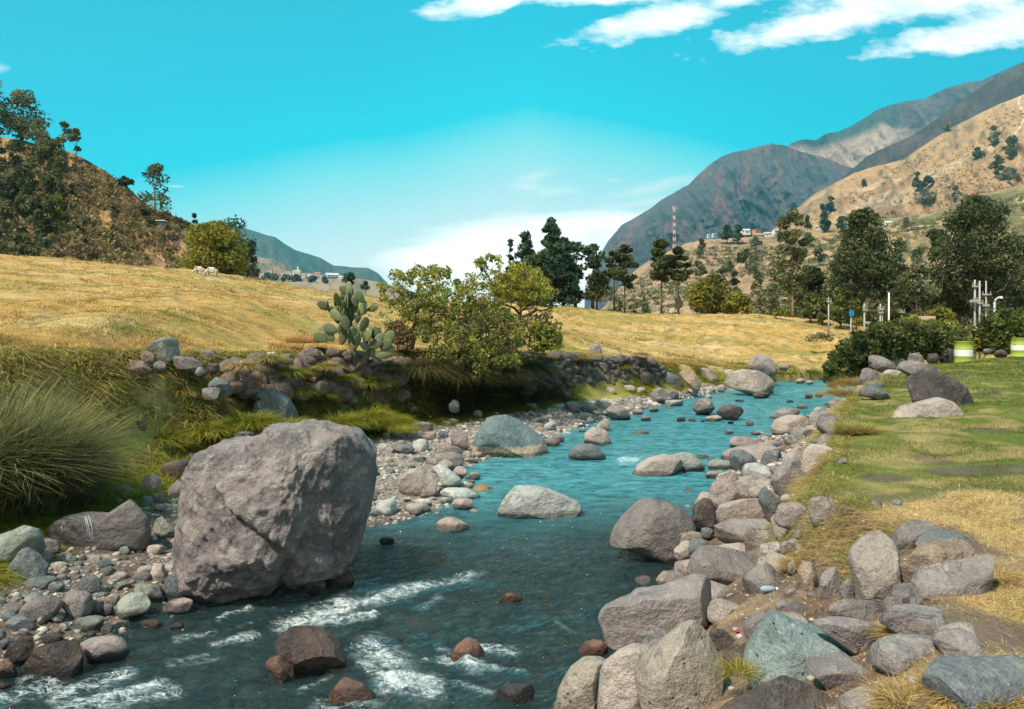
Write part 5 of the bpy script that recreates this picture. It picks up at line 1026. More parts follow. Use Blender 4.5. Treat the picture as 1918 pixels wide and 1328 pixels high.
field('lawn_grass', 'green turf spilling over the lawn edge onto the rocks', 50000, 6.4, 24, lambda y: fR1(y) - .55, lambda y: fR1(y) + .2, lambda x, y: RNG.uniform(size=len(x)) < sstep(-.35, .1, nz(x, y, 1.6, 105)),
      lambda x, y: .05 + .002 * y, .9, .6, lambda x, y, n: two(GRN + MOSS, STR, sstep(.1, .35, nz(x, y, 1.4, 101))), 1.1, 2, tuf=30)
field('dry_grass', 'sparse dead grass on the soil of the eroded bank', 7000, 4.2, 16, lambda y: fR0(y) + .5, fR1, lambda x, y: nz(x, y, 1.3, 103) > .1,
      lambda x, y: .08 + 0 * x, 1.0, .5, lambda x, y, n: pick(STR, n), 1.1, 2)
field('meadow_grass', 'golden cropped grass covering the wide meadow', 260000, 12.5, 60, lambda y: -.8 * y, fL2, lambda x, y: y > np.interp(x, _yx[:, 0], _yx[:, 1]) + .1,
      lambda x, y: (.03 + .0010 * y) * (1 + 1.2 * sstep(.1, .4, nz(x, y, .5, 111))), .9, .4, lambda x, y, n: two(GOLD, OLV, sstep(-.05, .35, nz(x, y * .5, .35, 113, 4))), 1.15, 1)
field('meadow_tussocks', 'taller tawny tussocks along the meadow crest and wall top', 90000, 12.8, 62, lambda y: -.8 * y, fL2, lambda x, y: (y > np.interp(x, _yx[:, 0], _yx[:, 1])) & (RNG.uniform(size=len(x)) < sstep(.05, .30, nz(x, y, .55, 117, 4) + .30 * sstep(50, 58, y) * sstep(6, -8, x) + .22 * sstep(2.0, .5, y - np.interp(x, _yx[:, 0], _yx[:, 1])))),
      lambda x, y: .10 + .0028 * y, .5, .35, lambda x, y, n: two([(.62, .36, .13), (.55, .30, .10), (.66, .44, .20)], [(.40, .32, .10), (.48, .34, .13)], RNG.uniform(size=len(x)) * .7), 1.15, 2, tuf=24)
sm = lambda y: fL2(y) - .1
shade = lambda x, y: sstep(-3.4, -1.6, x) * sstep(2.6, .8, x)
bankc = lambda x, y, n: two(STR + MOSS, MOSS, sstep(.38, .9, np.clip((x - fL2(y)) / np.maximum(fL1(y) - fL2(y), .1), 0, 1.5) + .5 * nz(x, y, 1.1, 121)))
field('bank_grass', 'long mossy green and straw grass hanging down the riverbank', 280000, 7, 23, sm, lambda y: fL1(y) + .75, lambda x, y: RNG.uniform(size=len(x)) < sstep(-.6, -.1, nz(x, y, 1.3, 123, 4)) * (1 - .75 * shade(x, y)),
      lambda x, y: .17 + .10 * nz(x, y, 2, 125), .8, .9, bankc, 1.5, 3, tuf=60, angf=lambda x, y, n: -.7 + RNG.normal(size=n) * .8, pw=.8)
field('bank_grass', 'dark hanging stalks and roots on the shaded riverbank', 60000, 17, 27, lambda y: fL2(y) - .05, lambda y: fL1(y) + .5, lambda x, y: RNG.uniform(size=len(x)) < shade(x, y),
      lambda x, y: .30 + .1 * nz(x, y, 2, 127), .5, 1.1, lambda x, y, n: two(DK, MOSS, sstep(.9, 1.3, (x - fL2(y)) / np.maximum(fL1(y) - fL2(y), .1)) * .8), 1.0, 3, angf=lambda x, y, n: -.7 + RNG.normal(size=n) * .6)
field('bank_grass', 'bright green grass on the low bank across the river bend', 60000, 27, 43, lambda y: fL2(y) - 1.2, lambda y: np.minimum(fL1(y) + .5, 30), lambda x, y: RNG.uniform(size=len(x)) < sstep(-.2, .2, nz(x, y, .8, 129)) ,
      lambda x, y: .18 + 0 * x, .6, .6, lambda x, y, n: two(MOSS, GOLD, sstep(.45, -.3, (x - fL2(y)) / np.maximum(fL1(y) - fL2(y), .1))), 1.1, 2, clump=.1)
# tufts: the rounded cushions and tussocks one can tell apart
def tuft(label, px, py, d, w, h, cols, n, seed, name='grass_tuft', lean=.9, droop=.8, zadj=0.0, group=None, nseg=4, wid=.006, face=None, cat='grass tuft', sq=1.0):
    x0, y0, z0 = P(px, py, d); n = int(n)
    a = RNG.uniform(0, 2 * pi, n); r = np.sqrt(RNG.uniform(size=n)) * w * .30
    base = np.stack([r * np.cos(a), r * np.sin(a) * sq, zadj + .0 * a], 1)
    ang = a + RNG.normal(size=n) * .6
    if face is not None: ang = np.where(RNG.uniform(size=n) < .5, face + RNG.normal(size=n) * .7, ang)
    L_ = h * RNG.uniform(.6, 1.2, n); v, f, c = blades(base, L_, ang, lean * RNG.uniform(.2, 1.3, n), droop * RNG.uniform(.3, 1.4, n), np.full(n, wid) * RNG.uniform(.6, 1.5, n), pick(cols, n) * RNG.uniform(.7, 1.2, (n, 1)), nseg)
    return tag(mesh_np(name, v, f, M['grass'], col=np.clip(c, 0, 1), loc=(x0, y0, z0)), label, cat, group)
GD0 = [(.19, .17, .06), (.25, .21, .08), (.15, .15, .05)]
PAMP = [(.22, .245, .085), (.29, .30, .13), (.15, .175, .055), (.38, .34, .17), (.44, .32, .14), (.12, .145, .045)]
pg = empty('pampas_grass', P(40, 985, 9.6), 'huge arching clump of green pampas grass with long thin blades', 'ornamental grass')
def pampas(px, py, d, n, h, sp):
    x0, y0, z0 = P(px, py, d); n = int(n); a = RNG.uniform(0, 2 * pi, n); r = np.sqrt(RNG.uniform(size=n)) * sp
    b = np.stack([x0 + r * np.cos(a), y0 + r * np.sin(a), np.full(n, z0)], 1); ang = a + RNG.normal(size=n) * .7; ang = np.where(RNG.uniform(size=n) < .30, -.6 + RNG.normal(size=n) * .8, ang)
    return blades(b, h * RNG.uniform(.55, 1.15, n), ang, RNG.uniform(.02, .30, n), RNG.uniform(.15, .75, n), RNG.uniform(.012, .026, n), pick(PAMP, n) * RNG.uniform(.5, 1.35, (n, 1)), 7, 1.0)
for (px, py, d, n, h, sp) in ((-10, 975, 9.9, 3600, 2.25, .34), (70, 965, 10.2, 2800, 1.9, .32), (-90, 985, 9.4, 2400, 2.3, .34), (30, 930, 11.0, 1500, 2.1, .36), (135, 965, 10.6, 1100, 1.25, .22)):
    v, f, c = pampas(px, py, d, n, h, sp); mesh_np('blades', v - np.array(pg.location), f, M['grass'], pg, col=np.clip(c, 0, 1))
TU = [(540, 812, 15.4, .9, .42, 'wide cushion of yellow-green grass at the bank foot behind the giant boulder'), (470, 800, 15.3, .9, .42, 'yellow-green grass cushion beside the wide one at the bank foot'), (390, 815, 14.9, .9, .42, 'mossy tuft under the ledge rocks of the bank'),
      (300, 830, 14.5, .9, .42, 'mossy tuft at the bank foot beside the pampas grass'), (690, 790, 17.6, .9, .42, 'bright green grass dome below the prickly pear'), (640, 800, 17.0, .8, .42, 'bright green grass dome next to the one below the prickly pear'), (735, 800, 17.7, .7, .36, 'drooping green tuft by the bluish rock in the bank'),
      (330, 740, 15.4, .8, .40, 'straw-coloured tuft below the perched boulder'), (250, 745, 15.0, .9, .40, 'straw-coloured tuft by the bare gully of the bank'), (590, 745, 18.0, .7, .45, 'hanging green tuft on the lichened wall'), (690, 725, 19.2, .7, .40, 'green tuft hanging from the wall under the cactus'),
      (1310, 700, 37, 1.8, .6, 'dark green clump on the far bank by the peaked boulder'), (1370, 695, 38, 1.6, .55, 'green clump on the far bank above the pale boulders'), (1500, 705, 38.5, 2.0, .55, 'green reedy clump on the far bank near the hedge')]
for i, (px, py, d, w, h, lb) in enumerate(TU):
    cols = STR + MOSS if 'straw' in lb else MOSS if 'far bank' not in lb else GRN
    tuft(lb, px, py - 6, d - .25, w, h, cols, 1900, i, face=-.8, wid=.016 if d < 30 else .03)
tuft('dry yellow-green bushy tussock on the lawn edge', 1603, 812, 10.6, .62, .26, STR + MOSS, 3200, 40, lean=.7, droop=.5, zadj=-.02)
for i, (px, py, d, cl, lb) in enumerate([(455, 690, 15.6, STR, 'straw tuft on top of the wall by the blue-topped rock'), (505, 676, 16.4, STR + MOSS, 'straw tuft on the wall above the dark sloping rock'), (545, 700, 16.7, MOSS, 'green tuft growing out of the wall joints'), (610, 690, 17.4, MOSS + STR, 'yellow-green tuft draped over the middle of the wall'), (560, 735, 16.9, MOSS, 'green tuft at the wall foot above the grass cushions'),
        (645, 712, 18.0, MOSS, 'green tuft hanging below the cactus stones'), (735, 690, 19.6, GD0, 'brown-green hanging tuft at the shaded wall end'), (1010, 668, 24.6, STR, 'straw tuft on top of the dark wall'), (1085, 672, 26.2, STR + MOSS, 'straw tuft on the middle of the dark wall'), (1160, 690, 28, MOSS, 'green tuft hanging down the dark wall'), (1200, 668, 28.6, STR, 'straw tuft at the end of the dark wall')]):
    tuft(lb, px, py - 3, d - .15, .5, .25, cl, 900, 80 + i, face=-.8, wid=.016 if d < 22 else .024, droop=1.0)
tuft('tawny grass tussock hanging over the river bend', 1585, 742, 17.5, .9, .42, STR + GOLD, 2600, 41, face=pi)
tuft('orange dry tussock hanging beside the hedge', 1600, 722, 21, .9, .45, GOLD, 2200, 42, face=pi)
tuft('orange-tan tussock beside the prickly pear on the wall top', 575, 642, 18.6, 1.5, .34, [(.62, .33, .12), (.70, .42, .18), (.50, .27, .09)], 3600, 43)
tuft('orange-tan tussock on the bank by the perched boulder', 85, 648, 14, 1.4, .26, [(.62, .33, .12), (.70, .42, .18)], 2600, 44)
for i, (px, py, w_, lb) in enumerate([(1790, 1300, .34, 'dry golden tuft growing before the flat teal-grey rock'), (1880, 1322, .34, 'dry golden tuft at the bottom corner below the flat teal-grey rock'), (1700, 1322, .28, 'thin dry tuft near the mottled dark boulder'), (1862, 1085, .40, 'golden dry tuft touching the lumpy grey boulder'),
        (1690, 1195, .22, 'low straw tuft on the soil beside the speckled teal boulder'), (1640, 1040, .26, 'ochre dry tuft hanging beside the soil-covered tan boulder'), (1560, 1240, .2, 'short straw tuft behind the speckled teal boulder'), (1490, 1060, .24, 'wiry orange tuft on the half-buried boulder')]):
    h_ = hit(px, py); tuft(lb, px, py, h_[1], w_, .10, STR + GOLD, 900, 60 + i, wid=.006, lean=1.1, droop=.6)
tuft('small yellow-green tuft between the pitted and the teal boulders', 1385, 1262, 4.35, .22, .12, [(.45, .36, .05), (.30, .27, .04)], 260, 45, wid=.004)
tuft('small green tuft beside the square pale rock', 757, 808, 15.2, .4, .2, MOSS, 500, 46)

# ------------------------------------------------------------------ leaves, branches, trees
def leaves(cen, rad, n, size, cols, aspect=2.2, flat=1.0, shell=.35, hang=0.0):
    """n leaf-sized faces in each ball of foliage. cen (k,3), rad (k,), n per ball."""
    k = len(cen); d = RNG.normal(size=(k, n, 3)); d /= np.linalg.norm(d, axis=2)[..., None]
    r = (shell + (1 - shell) * RNG.uniform(size=(k, n))) ** .6; off = d * r[..., None] * rad[:, None, None]; off[..., 2] *= flat
    p = (cen[:, None] + off).reshape(-1, 3); N = len(p)
    a = RNG.normal(size=(N, 3)); a[:, 2] -= hang * 2; a /= np.linalg.norm(a, axis=1)[:, None]
    b = np.cross(a, RNG.normal(size=(N, 3))); b /= np.linalg.norm(b, axis=1)[:, None] + 1e-9
    s = size * RNG.uniform(.6, 1.4, N)[:, None]; l_ = a * s * aspect ** .5; w = b * s / aspect ** .5 * .5
    v = np.stack([p - l_ * .5, p + w, p + l_ * .5, p - w], 1).reshape(-1, 3)
    f = np.arange(N * 4).reshape(-1, 4); ck = pick(cols, k) * RNG.uniform(.82, 1.15, (k, 1))
    c = np.repeat(np.repeat(ck, n, 0) * RNG.uniform(.75, 1.25, (N, 1)), 4, 0); return v, f, c
PROF = {'euc': lambda z: .35 + .65 * np.sin(np.clip(z, 0, 1) ** .8 * pi) ** .6, 'cone': lambda z: np.clip(1.08 - z, .06, 1) ** .9, 'pine': lambda z: .30 + .75 * np.sin(np.clip(z * .9 + .08, 0, 1) * pi), 'round': lambda z: np.sqrt(np.clip(1 - (2 * z - .95) ** 2, .08, 1)),
        'bush': lambda z: np.sqrt(np.clip(1.02 - z ** 2, .05, 1)), 'poplar': lambda z: .55 + .4 * np.sin(z * pi), 'flat': lambda z: .5 + .6 * z, 'mass': lambda z: np.clip(1.12 - z, .1, 1) ** .55}
EUC = [(.11, .13, .045), (.155, .165, .062), (.08, .10, .038), (.20, .20, .085)]; CON = [(.07, .125, .068), (.10, .16, .078), (.052, .088, .052)]; PIN = [(.075, .095, .030), (.055, .075, .028), (.10, .115, .035)]
YEL = [(.26, .235, .035), (.21, .21, .03), (.32, .28, .05)]; OLI = [(.135, .150, .035), (.11, .125, .03), (.17, .175, .045)]; PALE = [(.22, .22, .12), (.28, .26, .15), (.17, .18, .09)]; DKG = [(.045, .058, .024), (.065, .075, .03), (.09, .095, .036)]
def tree(kind, label, cx, yt, yb, wpx, d, cols=EUC, nclu=26, lpc=46, leaf=None, base=None, cb=.18, rc=.22, flat=.8, group=None, name=None, trunk=(.10, .075, .055), tr=.022, leanx=0.0, limbs=True, aspect=2.0, gap=0.0, cat=None, twig=0):
    """A tapered trunk, limbs that reach every ball of foliage, and a crown of leaf-sized faces inside the kind's outline."""
    zt = CAMZ - (yt - HY) * d / F; zb = (float(terrain((cx - CX) * d / F, d, False)) if base is None and d < 110 else CAMZ - (yb - HY) * d / F) if base is None else base
    zb = min(zb, CAMZ - (yb - HY) * d / F) if base is None and d < 110 else zb
    H = zt - zb; Wd = wpx * d / F; x0 = (cx - CX) * d / F; zc0 = max(CAMZ - (yb - HY) * d / F, zb) + cb * (zt - max(CAMZ - (yb - HY) * d / F, zb)); hc = zt - zc0
    wpx = wpx * (1.22 if kind in ('cone', 'euc') else 1.08)
    leaf = (leaf or max(.2, d * 4.4 / F)) * (1.35 if leaf and d > 50 else 1); lpc = int(lpc * 1.35); rc = rc * 1.22
    z = RNG.uniform(size=nclu) ** (1.5 if kind == 'cone' else .85)
    if kind == 'pine': z = (np.floor(z * 6) + RNG.uniform(.3, .7, nclu)) / 6
    w = PROF[kind](z) * Wd * .5; R_ = rc * np.minimum(Wd, hc * 1.4) * RNG.uniform(.6, 1.15, nclu) * (.6 + .4 * w / (Wd * .5))
    a = RNG.uniform(0, 2 * pi, nclu); r = np.maximum(w - R_ * .6, 0) * np.sqrt(RNG.uniform(.08, 1, nclu))
    C_ = np.stack([x0 + leanx * hc * z + r * np.cos(a), d + r * np.sin(a) * .9, zc0 + R_ * flat * .5 + z * (hc - R_ * flat * 1.3)], 1)
    C_[0] = (x0 + leanx * hc, d, zt - R_[0] * flat * .9)
    cat = cat or ('shrub' if kind == 'bush' else 'tree'); name = name or {'euc': 'eucalyptus_tree', 'cone': 'conifer_tree', 'pine': 'pine_tree', 'round': 'round_tree', 'bush': 'shrub', 'poplar': 'slender_tree', 'flat': 'flat_topped_tree', 'mass': 'evergreen_tree'}[kind]
    root = empty(name, (x0, d, zb), label, cat, group)
    mb = MB(); tb = MB(); nt = 7; s = np.linspace(0, 1, nt); rt = tr * H
    top = .92 if kind in ('cone', 'pine', 'poplar') else .72
    path = np.stack([x0 + leanx * hc * s ** 2 + .02 * H * np.sin(s * 5 + cx) * s, d + .01 * H * np.cos(s * 4 + cx) * s, zb + (H * top) * s], 1)
    tb.tube(path, rt * (1 - .8 * s) + rt * .35 * np.exp(-s * 14), 7, trunk)
    if limbs:
        for c in C_:
            t0 = np.clip((c[2] - zb) / (H * top) - (.10 if kind in ('pine', 'cone') else .28) * RNG.uniform(.5, 1.1), .12 if kind != 'bush' else .02, .98); p0 = np.array([np.interp(t0, s, path[:, i]) for i in range(3)])
            mid = p0 * .5 + c * .5 + RNG.normal(size=3) * .03 * H; mid[2] -= .02 * H
            tb.tube([p0, mid, c], np.array([.42, .28, .10]) * rt * (1.05 - .6 * t0), 4, trunk, cap=False)
    tb.build('trunk', M['bark'], root)
    v, f, c = leaves(C_, R_, lpc, leaf, cols, aspect, flat, .30 + gap); mesh_np('crown', v - np.array(root.location), [f], M['leaf'], root, False, col=c)
    return root
# -- woods on the shoulder of the left-hand hill, placed on the hill's own surface
def on(ridge, px, py): return ridge.at(px, py)
def tree_on(ridge, kind, label, cx, yt, yb, wpx, **kw):
    p = on(ridge, cx, yb); d = float(p[1]); zt_off = kw.pop('up', 0)
    return tree(kind, label, cx, yt, HY - (p[2] - CAMZ) * F / d, wpx, d, base=float(p[2]) - .4, **kw)
LH = [('euc', 'tall dark eucalyptus on the hill shoulder, broadest crown of the skyline', 42, 168, 268, 88, dict(nclu=34, cb=.05, gap=.1)), ('euc', 'dark eucalyptus cut by the frame edge on the hill shoulder', -6, 150, 285, 60, dict(nclu=20, cb=.1)), ('euc', 'dense dark tree right of the broadest skyline eucalyptus', 76, 222, 300, 56, dict(nclu=20, cb=.05)),
      ('euc', 'bushy dark tree stepping down the skyline', 100, 262, 320, 50, dict(nclu=14, cb=.05)), ('euc', 'slim open tree with tufted branches on the skyline', 120, 228, 300, 34, dict(nclu=8, cb=.35, rc=.26)), ('euc', 'small open tree below the slim one on the skyline', 142, 240, 310, 26, dict(nclu=6, cb=.35, rc=.28)),
      ('euc', 'airy lone eucalyptus on the hillside, the tallest apart from the wood', 291, 306, 412, 74, dict(nclu=17, cb=.12, rc=.17, gap=.15, trunk=(.16, .11, .08))), ('round', 'yellowish small tree at the edge of the hill wood', 106, 365, 440, 34, dict(cols=YEL, nclu=12)),
      ('cone', 'small pale green conifer at the foot of the hill wood', 48, 438, 480, 24, dict(cols=PALE, nclu=9)), ('cone', 'bluish green young conifer at the hill foot', 85, 448, 486, 26, dict(cols=CON, nclu=9)), ('euc', 'slender tree with a bare pale trunk in front of the hill wood', 113, 292, 415, 34, dict(nclu=10, cb=.35, trunk=(.2, .15, .11))),
      ('cone', 'tiny dark conifer on the lower skyline of the hill', 364, 400, 420, 12, dict(cols=CON, nclu=5)), ('bush', 'dark shrub under the lone hillside eucalyptus', 268, 392, 408, 30, dict(cols=DKG, nclu=8)), ('bush', 'dark scrub patch on the hill skyline', 232, 330, 352, 40, dict(cols=DKG, nclu=9))]
for k_, lb, cx, yt, yb, w, kw in LH: tree_on(lhill, k_, lb, cx, yt, yb, w, **kw)
rgt = np.random.default_rng(3)
for i in range(24):
    cx = float(rgt.uniform(-20, 118)); yb = float(rgt.uniform(300, 455)); hh = float(rgt.uniform(42, 90)) * (1 if cx < 120 else .6)
    if cx > 100 and yb < 340: continue
    tree_on(lhill, 'euc', 'dark eucalyptus in the dense wood covering the shaded hill flank', cx, yb - hh, yb, float(rgt.uniform(28, 46)), group='eucalyptus wood on the hill flank', cols=[DKG, EUC, EUC][i % 3], nclu=11, lpc=40, cb=.12)
def scrub(name, label, ridge, n, x0, x1, v0, v1, hmin, hmax, cols, per=9, keep=None, pw=1.0):
    PX = RNG.uniform(x0, x1, n); V = v0 + (v1 - v0) * RNG.uniform(size=n) ** pw
    if keep is not None: k = keep(PX, V); PX, V = PX[k], V[k]
    X, Y, Z = ridge.surf(PX, V); r = RNG.uniform(hmin, hmax, len(X)); per = per * 2; v, f, c = leaves(np.stack([X, Y, Z + r * .3], 1), r, per, .6, cols, 1.6, .7, .2)
    sc_ = np.repeat(np.repeat(r * .75, per), 4)[:, None]; ce = v.reshape(-1, 4, 3).mean(1).repeat(4, 0); v = ce + (v - ce) * sc_
    return tag(mesh_np(name, v, [f], M['leaf'], smooth=False, col=c), label, kind='stuff')
scrub('hillside_scrub', 'low scrub and dry bushes dotted over the brown hill', lhill, 6500, -60, 480, .02, .97, .3, 1.0, [(.10, .095, .045), (.26, .19, .085), (.19, .15, .06), (.32, .23, .10), (.36, .26, .11)], keep=lambda a, v: fbm(a * .02, v * 5, 0, 3, 301) > -.25)
scrub('hillside_scrub', 'dense dark scrub on the wooded hill flank', lhill, 1100, -60, 125, .05, .85, .4, 1.1, DKG + EUC, keep=lambda a, v: fbm(a * .03, v * 5, 0, 3, 303) + (110 - a) * .008 > 0)
scrub('terrace_scrub', 'bushes and hedges along the terraces', terr, 8000, 1150, 1980, .05, .95, .7, 2.0, OLI + PALE + [(.12, .11, .06), (.20, .16, .09)], keep=lambda a, v: fbm(a * .008, v * 22, 0, 3, 305) > -.02)
scrub('mountainside_scrub', 'scattered bushes on the tan mountainside', tanr, 7000, 1440, 2000, .15, .97, .8, 2.8, [(.17, .16, .08), (.22, .19, .10), (.10, .11, .05)], keep=lambda a, v: fbm(a * .01, v * 12, 0, 3, 307) + (a - 1700) * .0006 > -.04)
# -- trees on terraces and mountainside
HT = [(terr, 'round', 'dense blue-green grove tree beside the hilltop houses', 1362, 420, 458, 34, CON), (terr, 'round', 'broad grove tree nearest the hilltop houses', 1383, 420, 458, 30, CON), (terr, 'round', 'dark round tree behind the red and white mast', 1238, 448, 484, 36, CON), (terr, 'round', 'grey-green tree halfway down the terraces', 1418, 470, 515, 46, PALE),
      (tanr, 'cone', 'dark grove tree highest in the hollow of the tan slope', 1718, 322, 358, 26, EUC), (tanr, 'round', 'dark grove tree beside the highest one in the hollow', 1738, 330, 362, 28, CON), (tanr, 'round', 'pale green tree below the dark grove of the tan slope', 1732, 352, 388, 48, PALE), (tanr, 'round', 'pale tree next to the grove of the tan slope', 1790, 348, 388, 30, PALE),
      (tanr, 'round', 'olive tree high on the tan slope', 1860, 236, 275, 26, PALE), (tanr, 'round', 'olive tree with a long trunk high on the tan slope', 1895, 254, 300, 30, OLI), (tanr, 'round', 'dark olive tree below the high ones of the tan slope', 1868, 290, 335, 28, OLI), (tanr, 'round', 'pale tree lowest of the high group on the tan slope', 1890, 312, 345, 36, PALE), (tanr, 'round', 'small round tree left of the high group on the tan slope', 1832, 275, 300, 22, OLI),
      (tanr, 'cone', 'lone sapling on the crest of the tan slope', 1776, 228, 246, 12, PALE), (tanr, 'cone', 'small dark tree in the fold of the tan slope', 1556, 368, 400, 22, CON), (tanr, 'cone', 'small dark tree below the one in the fold', 1540, 382, 410, 20, CON), (tanr, 'cone', 'small lone tree on the lower tan slope', 1618, 337, 350, 10, EUC),
      (terr, 'round', 'green tree at the upper edge of the terraces', 1545, 408, 436, 26, CON), (terr, 'round', 'green tree beside the track above the terraces', 1578, 404, 434, 26, CON), (terr, 'cone', 'little tree standing on a terrace step', 1512, 404, 428, 14, EUC)]
for r_, k_, lb, cx, yt, yb, w, cols in HT: tree_on(r_, k_, lb, cx, yt, yb, w, cols=cols, nclu=9, lpc=34, cb=.15)
rgt = np.random.default_rng(8)
for i in range(34):
    cx = float(rgt.uniform(1300, 1925)); t_ = float(rgt.uniform(.1, 1)); yb = 440 + 130 * t_ - (cx - 1400) * .10; hh = float(rgt.uniform(18, 44)) * (.7 + t_ * .5)
    tree_on(terr, 'round', f"{['pale grey-green', 'olive', 'dark green'][i % 3]} {'small' if hh < 28 else 'larger'} tree on the {'upper' if t_ < .4 else 'middle' if t_ < .7 else 'lower'} terraces of the hillside", cx, yb - hh, yb, hh * float(rgt.uniform(.6, 1)), group=f"{['pale grey-green', 'olive', 'dark green'][i % 3]} trees scattered over the {'upper' if t_ < .4 else 'middle' if t_ < .7 else 'lower'} terraces", cols=[PALE, OLI, EUC][i % 3], nclu=8, lpc=30, cb=.15)
# -- behind the meadow crest
tree('round', 'bright yellow-green willow rounded like a dome behind the meadow crest', 400, 414, 522, 156, 66, YEL, 90, 90, .17, cb=.0, rc=.13, trunk=(.09, .07, .05), name='willow_tree')
tree('euc', 'dark blue-green tree tall behind the yellow-green willow', 440, 405, 520, 78, 84, CON, 30, 46, cb=.0)
tree('euc', 'dark slim tree at the edge of the willow, hanging foliage', 470, 450, 520, 36, 80, CON, 16, 40, cb=.0, flat=1.2)
tree('round', 'small dark tree on the meadow crest before the distant town', 656, 510, 540, 40, 66, CON, 12, 40, cb=.2)
tree('bush', 'small bluish shrub on the meadow crest by the town', 685, 528, 545, 26, 66, CON, 6, 30)
tree('cone', 'tallest feathery araucaria of the dark conifer grove', 1032, 408, 575, 126, 62, CON, 130, 44, .17, cb=.05, rc=.11, flat=.55, gap=.2, name='araucaria_tree')
tree('cone', 'second araucaria, lower and darker, beside the tallest of the grove', 985, 434, 575, 110, 64, CON, 95, 44, .17, cb=.05, rc=.12, flat=.55, name='araucaria_tree')
tree('cone', 'thin spire-like conifer at the near end of the grove', 956, 448, 560, 24, 66, CON, 12, 34, .18, cb=.1, rc=.2)
tree('mass', 'broad dark conifer filling the middle of the grove', 1055, 446, 575, 96, 65, CON, 90, 44, .2, cb=.05, rc=.13, flat=.6, name='conifer_tree')
tree('mass', 'low dense conifer at the near foot of the grove', 1000, 478, 575, 84, 60, CON + PIN, 60, 44, .2, cb=.0, rc=.14, flat=.6, name='conifer_tree')
tree('pine', 'umbrella-topped pine in the conifer grove', 1110, 458, 575, 52, 62, CON, 14, 50, .2, cb=.62, rc=.26, flat=.5)
tree('pine', 'layered dark pine between the araucaria and the umbrella pine', 1078, 452, 575, 58, 63, CON, 30, 44, .2, cb=.1, rc=.2, flat=.45)
tree('bush', 'dark round bush at the foot of the umbrella pine', 1118, 505, 575, 62, 61, DKG + EUC, 24, 50, .2)
tree('pine', 'short-crowned pine with a bare trunk, first after the grove', 1150, 470, 575, 40, 62, PIN, 16, 40, .2, cb=.36, rc=.2, flat=.4, tr=.012)
tree('pine', 'tall layered pine with a bare trunk beside the short-crowned one', 1170, 460, 578, 58, 61, PIN, 26, 42, .2, cb=.30, rc=.18, flat=.38, tr=.012)
tree('pine', 'wide layered pine with a bare trunk before the red and white mast', 1239, 449, 580, 62, 60, PIN, 30, 46, .2, cb=.38, rc=.19, flat=.42, tr=.012)
tree('pine', 'narrow pine with a bare trunk beside the wide layered one', 1271, 463, 584, 44, 60, PIN, 22, 42, .2, cb=.36, rc=.2, flat=.5, tr=.012)
tree('round', 'large olive-yellow shrubby tree behind the golden mound', 1335, 513, 592, 108, 66, OLI + YEL, 56, 80, .17, cb=.0, rc=.17)
tree('round', 'yellow-green shrub at the foot of the olive tree', 1380, 546, 592, 62, 62, YEL, 22, 70, .17, cb=0, rc=.2)
tree('cone', 'small dark conifer behind the olive tree', 1376, 508, 560, 28, 90, DKG, 10, 36)
tree('poplar', 'pale sapling between the olive tree and the tall eucalyptus', 1420, 540, 595, 34, 75, PALE, 12, 36, cb=.05)
tree('poplar', 'second pale sapling near the tall eucalyptus', 1445, 535, 595, 30, 78, PALE, 12, 36, cb=.05)
tree('bush', 'bright yellow shrub at the foot of the tall eucalyptus', 1462, 578, 594, 48, 58, YEL, 10, 36)
tree('euc', 'tall lone eucalyptus with a long reddish trunk and tiered crown', 1485, 390, 600, 78, 60, EUC, 34, 80, .15, cb=.22, rc=.17, flat=.7, trunk=(.26, .16, .10), tr=.012, gap=.15)
tree('round', 'dense blackish tree right behind the tall lone eucalyptus', 1522, 498, 600, 70, 66, DKG, 34, 80, .16, cb=0, rc=.19)
tree('poplar', 'mid-green columnar tree by the first utility pole', 1518, 548, 604, 40, 58, EUC + OLI, 16, 44, cb=0)
tree('poplar', 'second mid-green columnar tree by the first utility pole', 1540, 558, 604, 34, 57, EUC + OLI, 14, 44, cb=0)
tree('mass', 'massive dark evergreen with a pointed top behind the utility poles', 1622, 392, 612, 175, 62, EUC + DKG, 150, 90, .15, cb=.02, rc=.14, flat=.85, name='evergreen_tree', trunk=(.16, .13, .09))
tree('round', 'dark lower tree leaning out from the massive evergreen', 1672, 480, 612, 80, 66, DKG, 34, 80, .16, cb=0, rc=.19)
tree('poplar', 'green tree in the row before the massive evergreen', 1575, 540, 608, 44, 56, OLI + EUC, 18, 44, cb=0)
tree('poplar', 'yellow-green slim tree behind the blue sign', 1604, 560, 610, 26, 52, YEL + OLI, 12, 40, cb=0)
tree('poplar', 'green tree between the utility poles', 1640, 545, 612, 44, 56, EUC, 16, 44, cb=0)
tree('euc', 'sparse grey-green tree between the two massive dark trees', 1718, 490, 612, 74, 60, PALE + EUC, 22, 40, .2, cb=.15, rc=.17, gap=.25, trunk=(.42, .36, .30), tr=.014)
tree('euc', 'small side tree with a round crown next to the second massive tree', 1750, 430, 560, 50, 70, EUC, 14, 50, .24, cb=.1, rc=.24)
tree('euc', 'second massive dark tree with a reddish trunk above the hedge', 1832, 368, 618, 165, 62, EUC + DKG, 150, 90, .15, cb=.10, rc=.15, flat=.8, trunk=(.24, .16, .11), name='evergreen_tree')
tree('euc', 'dense tree filling in below the second massive one', 1775, 510, 614, 90, 64, EUC, 34, 80, .16, cb=0, rc=.18)
tree('round', 'yellow-brown round tree behind the hedge', 1762, 572, 612, 60, 54, YEL + OLI, 18, 44, cb=0)
tree('euc', 'grey-green tree at the frame edge beside the street lamp', 1905, 440, 615, 90, 66, EUC + PALE, 38, 80, .16, cb=.05, rc=.18)
tree('bush', 'dark shrub under the street lamp', 1870, 570, 620, 60, 50, DKG + OLI, 16, 40)
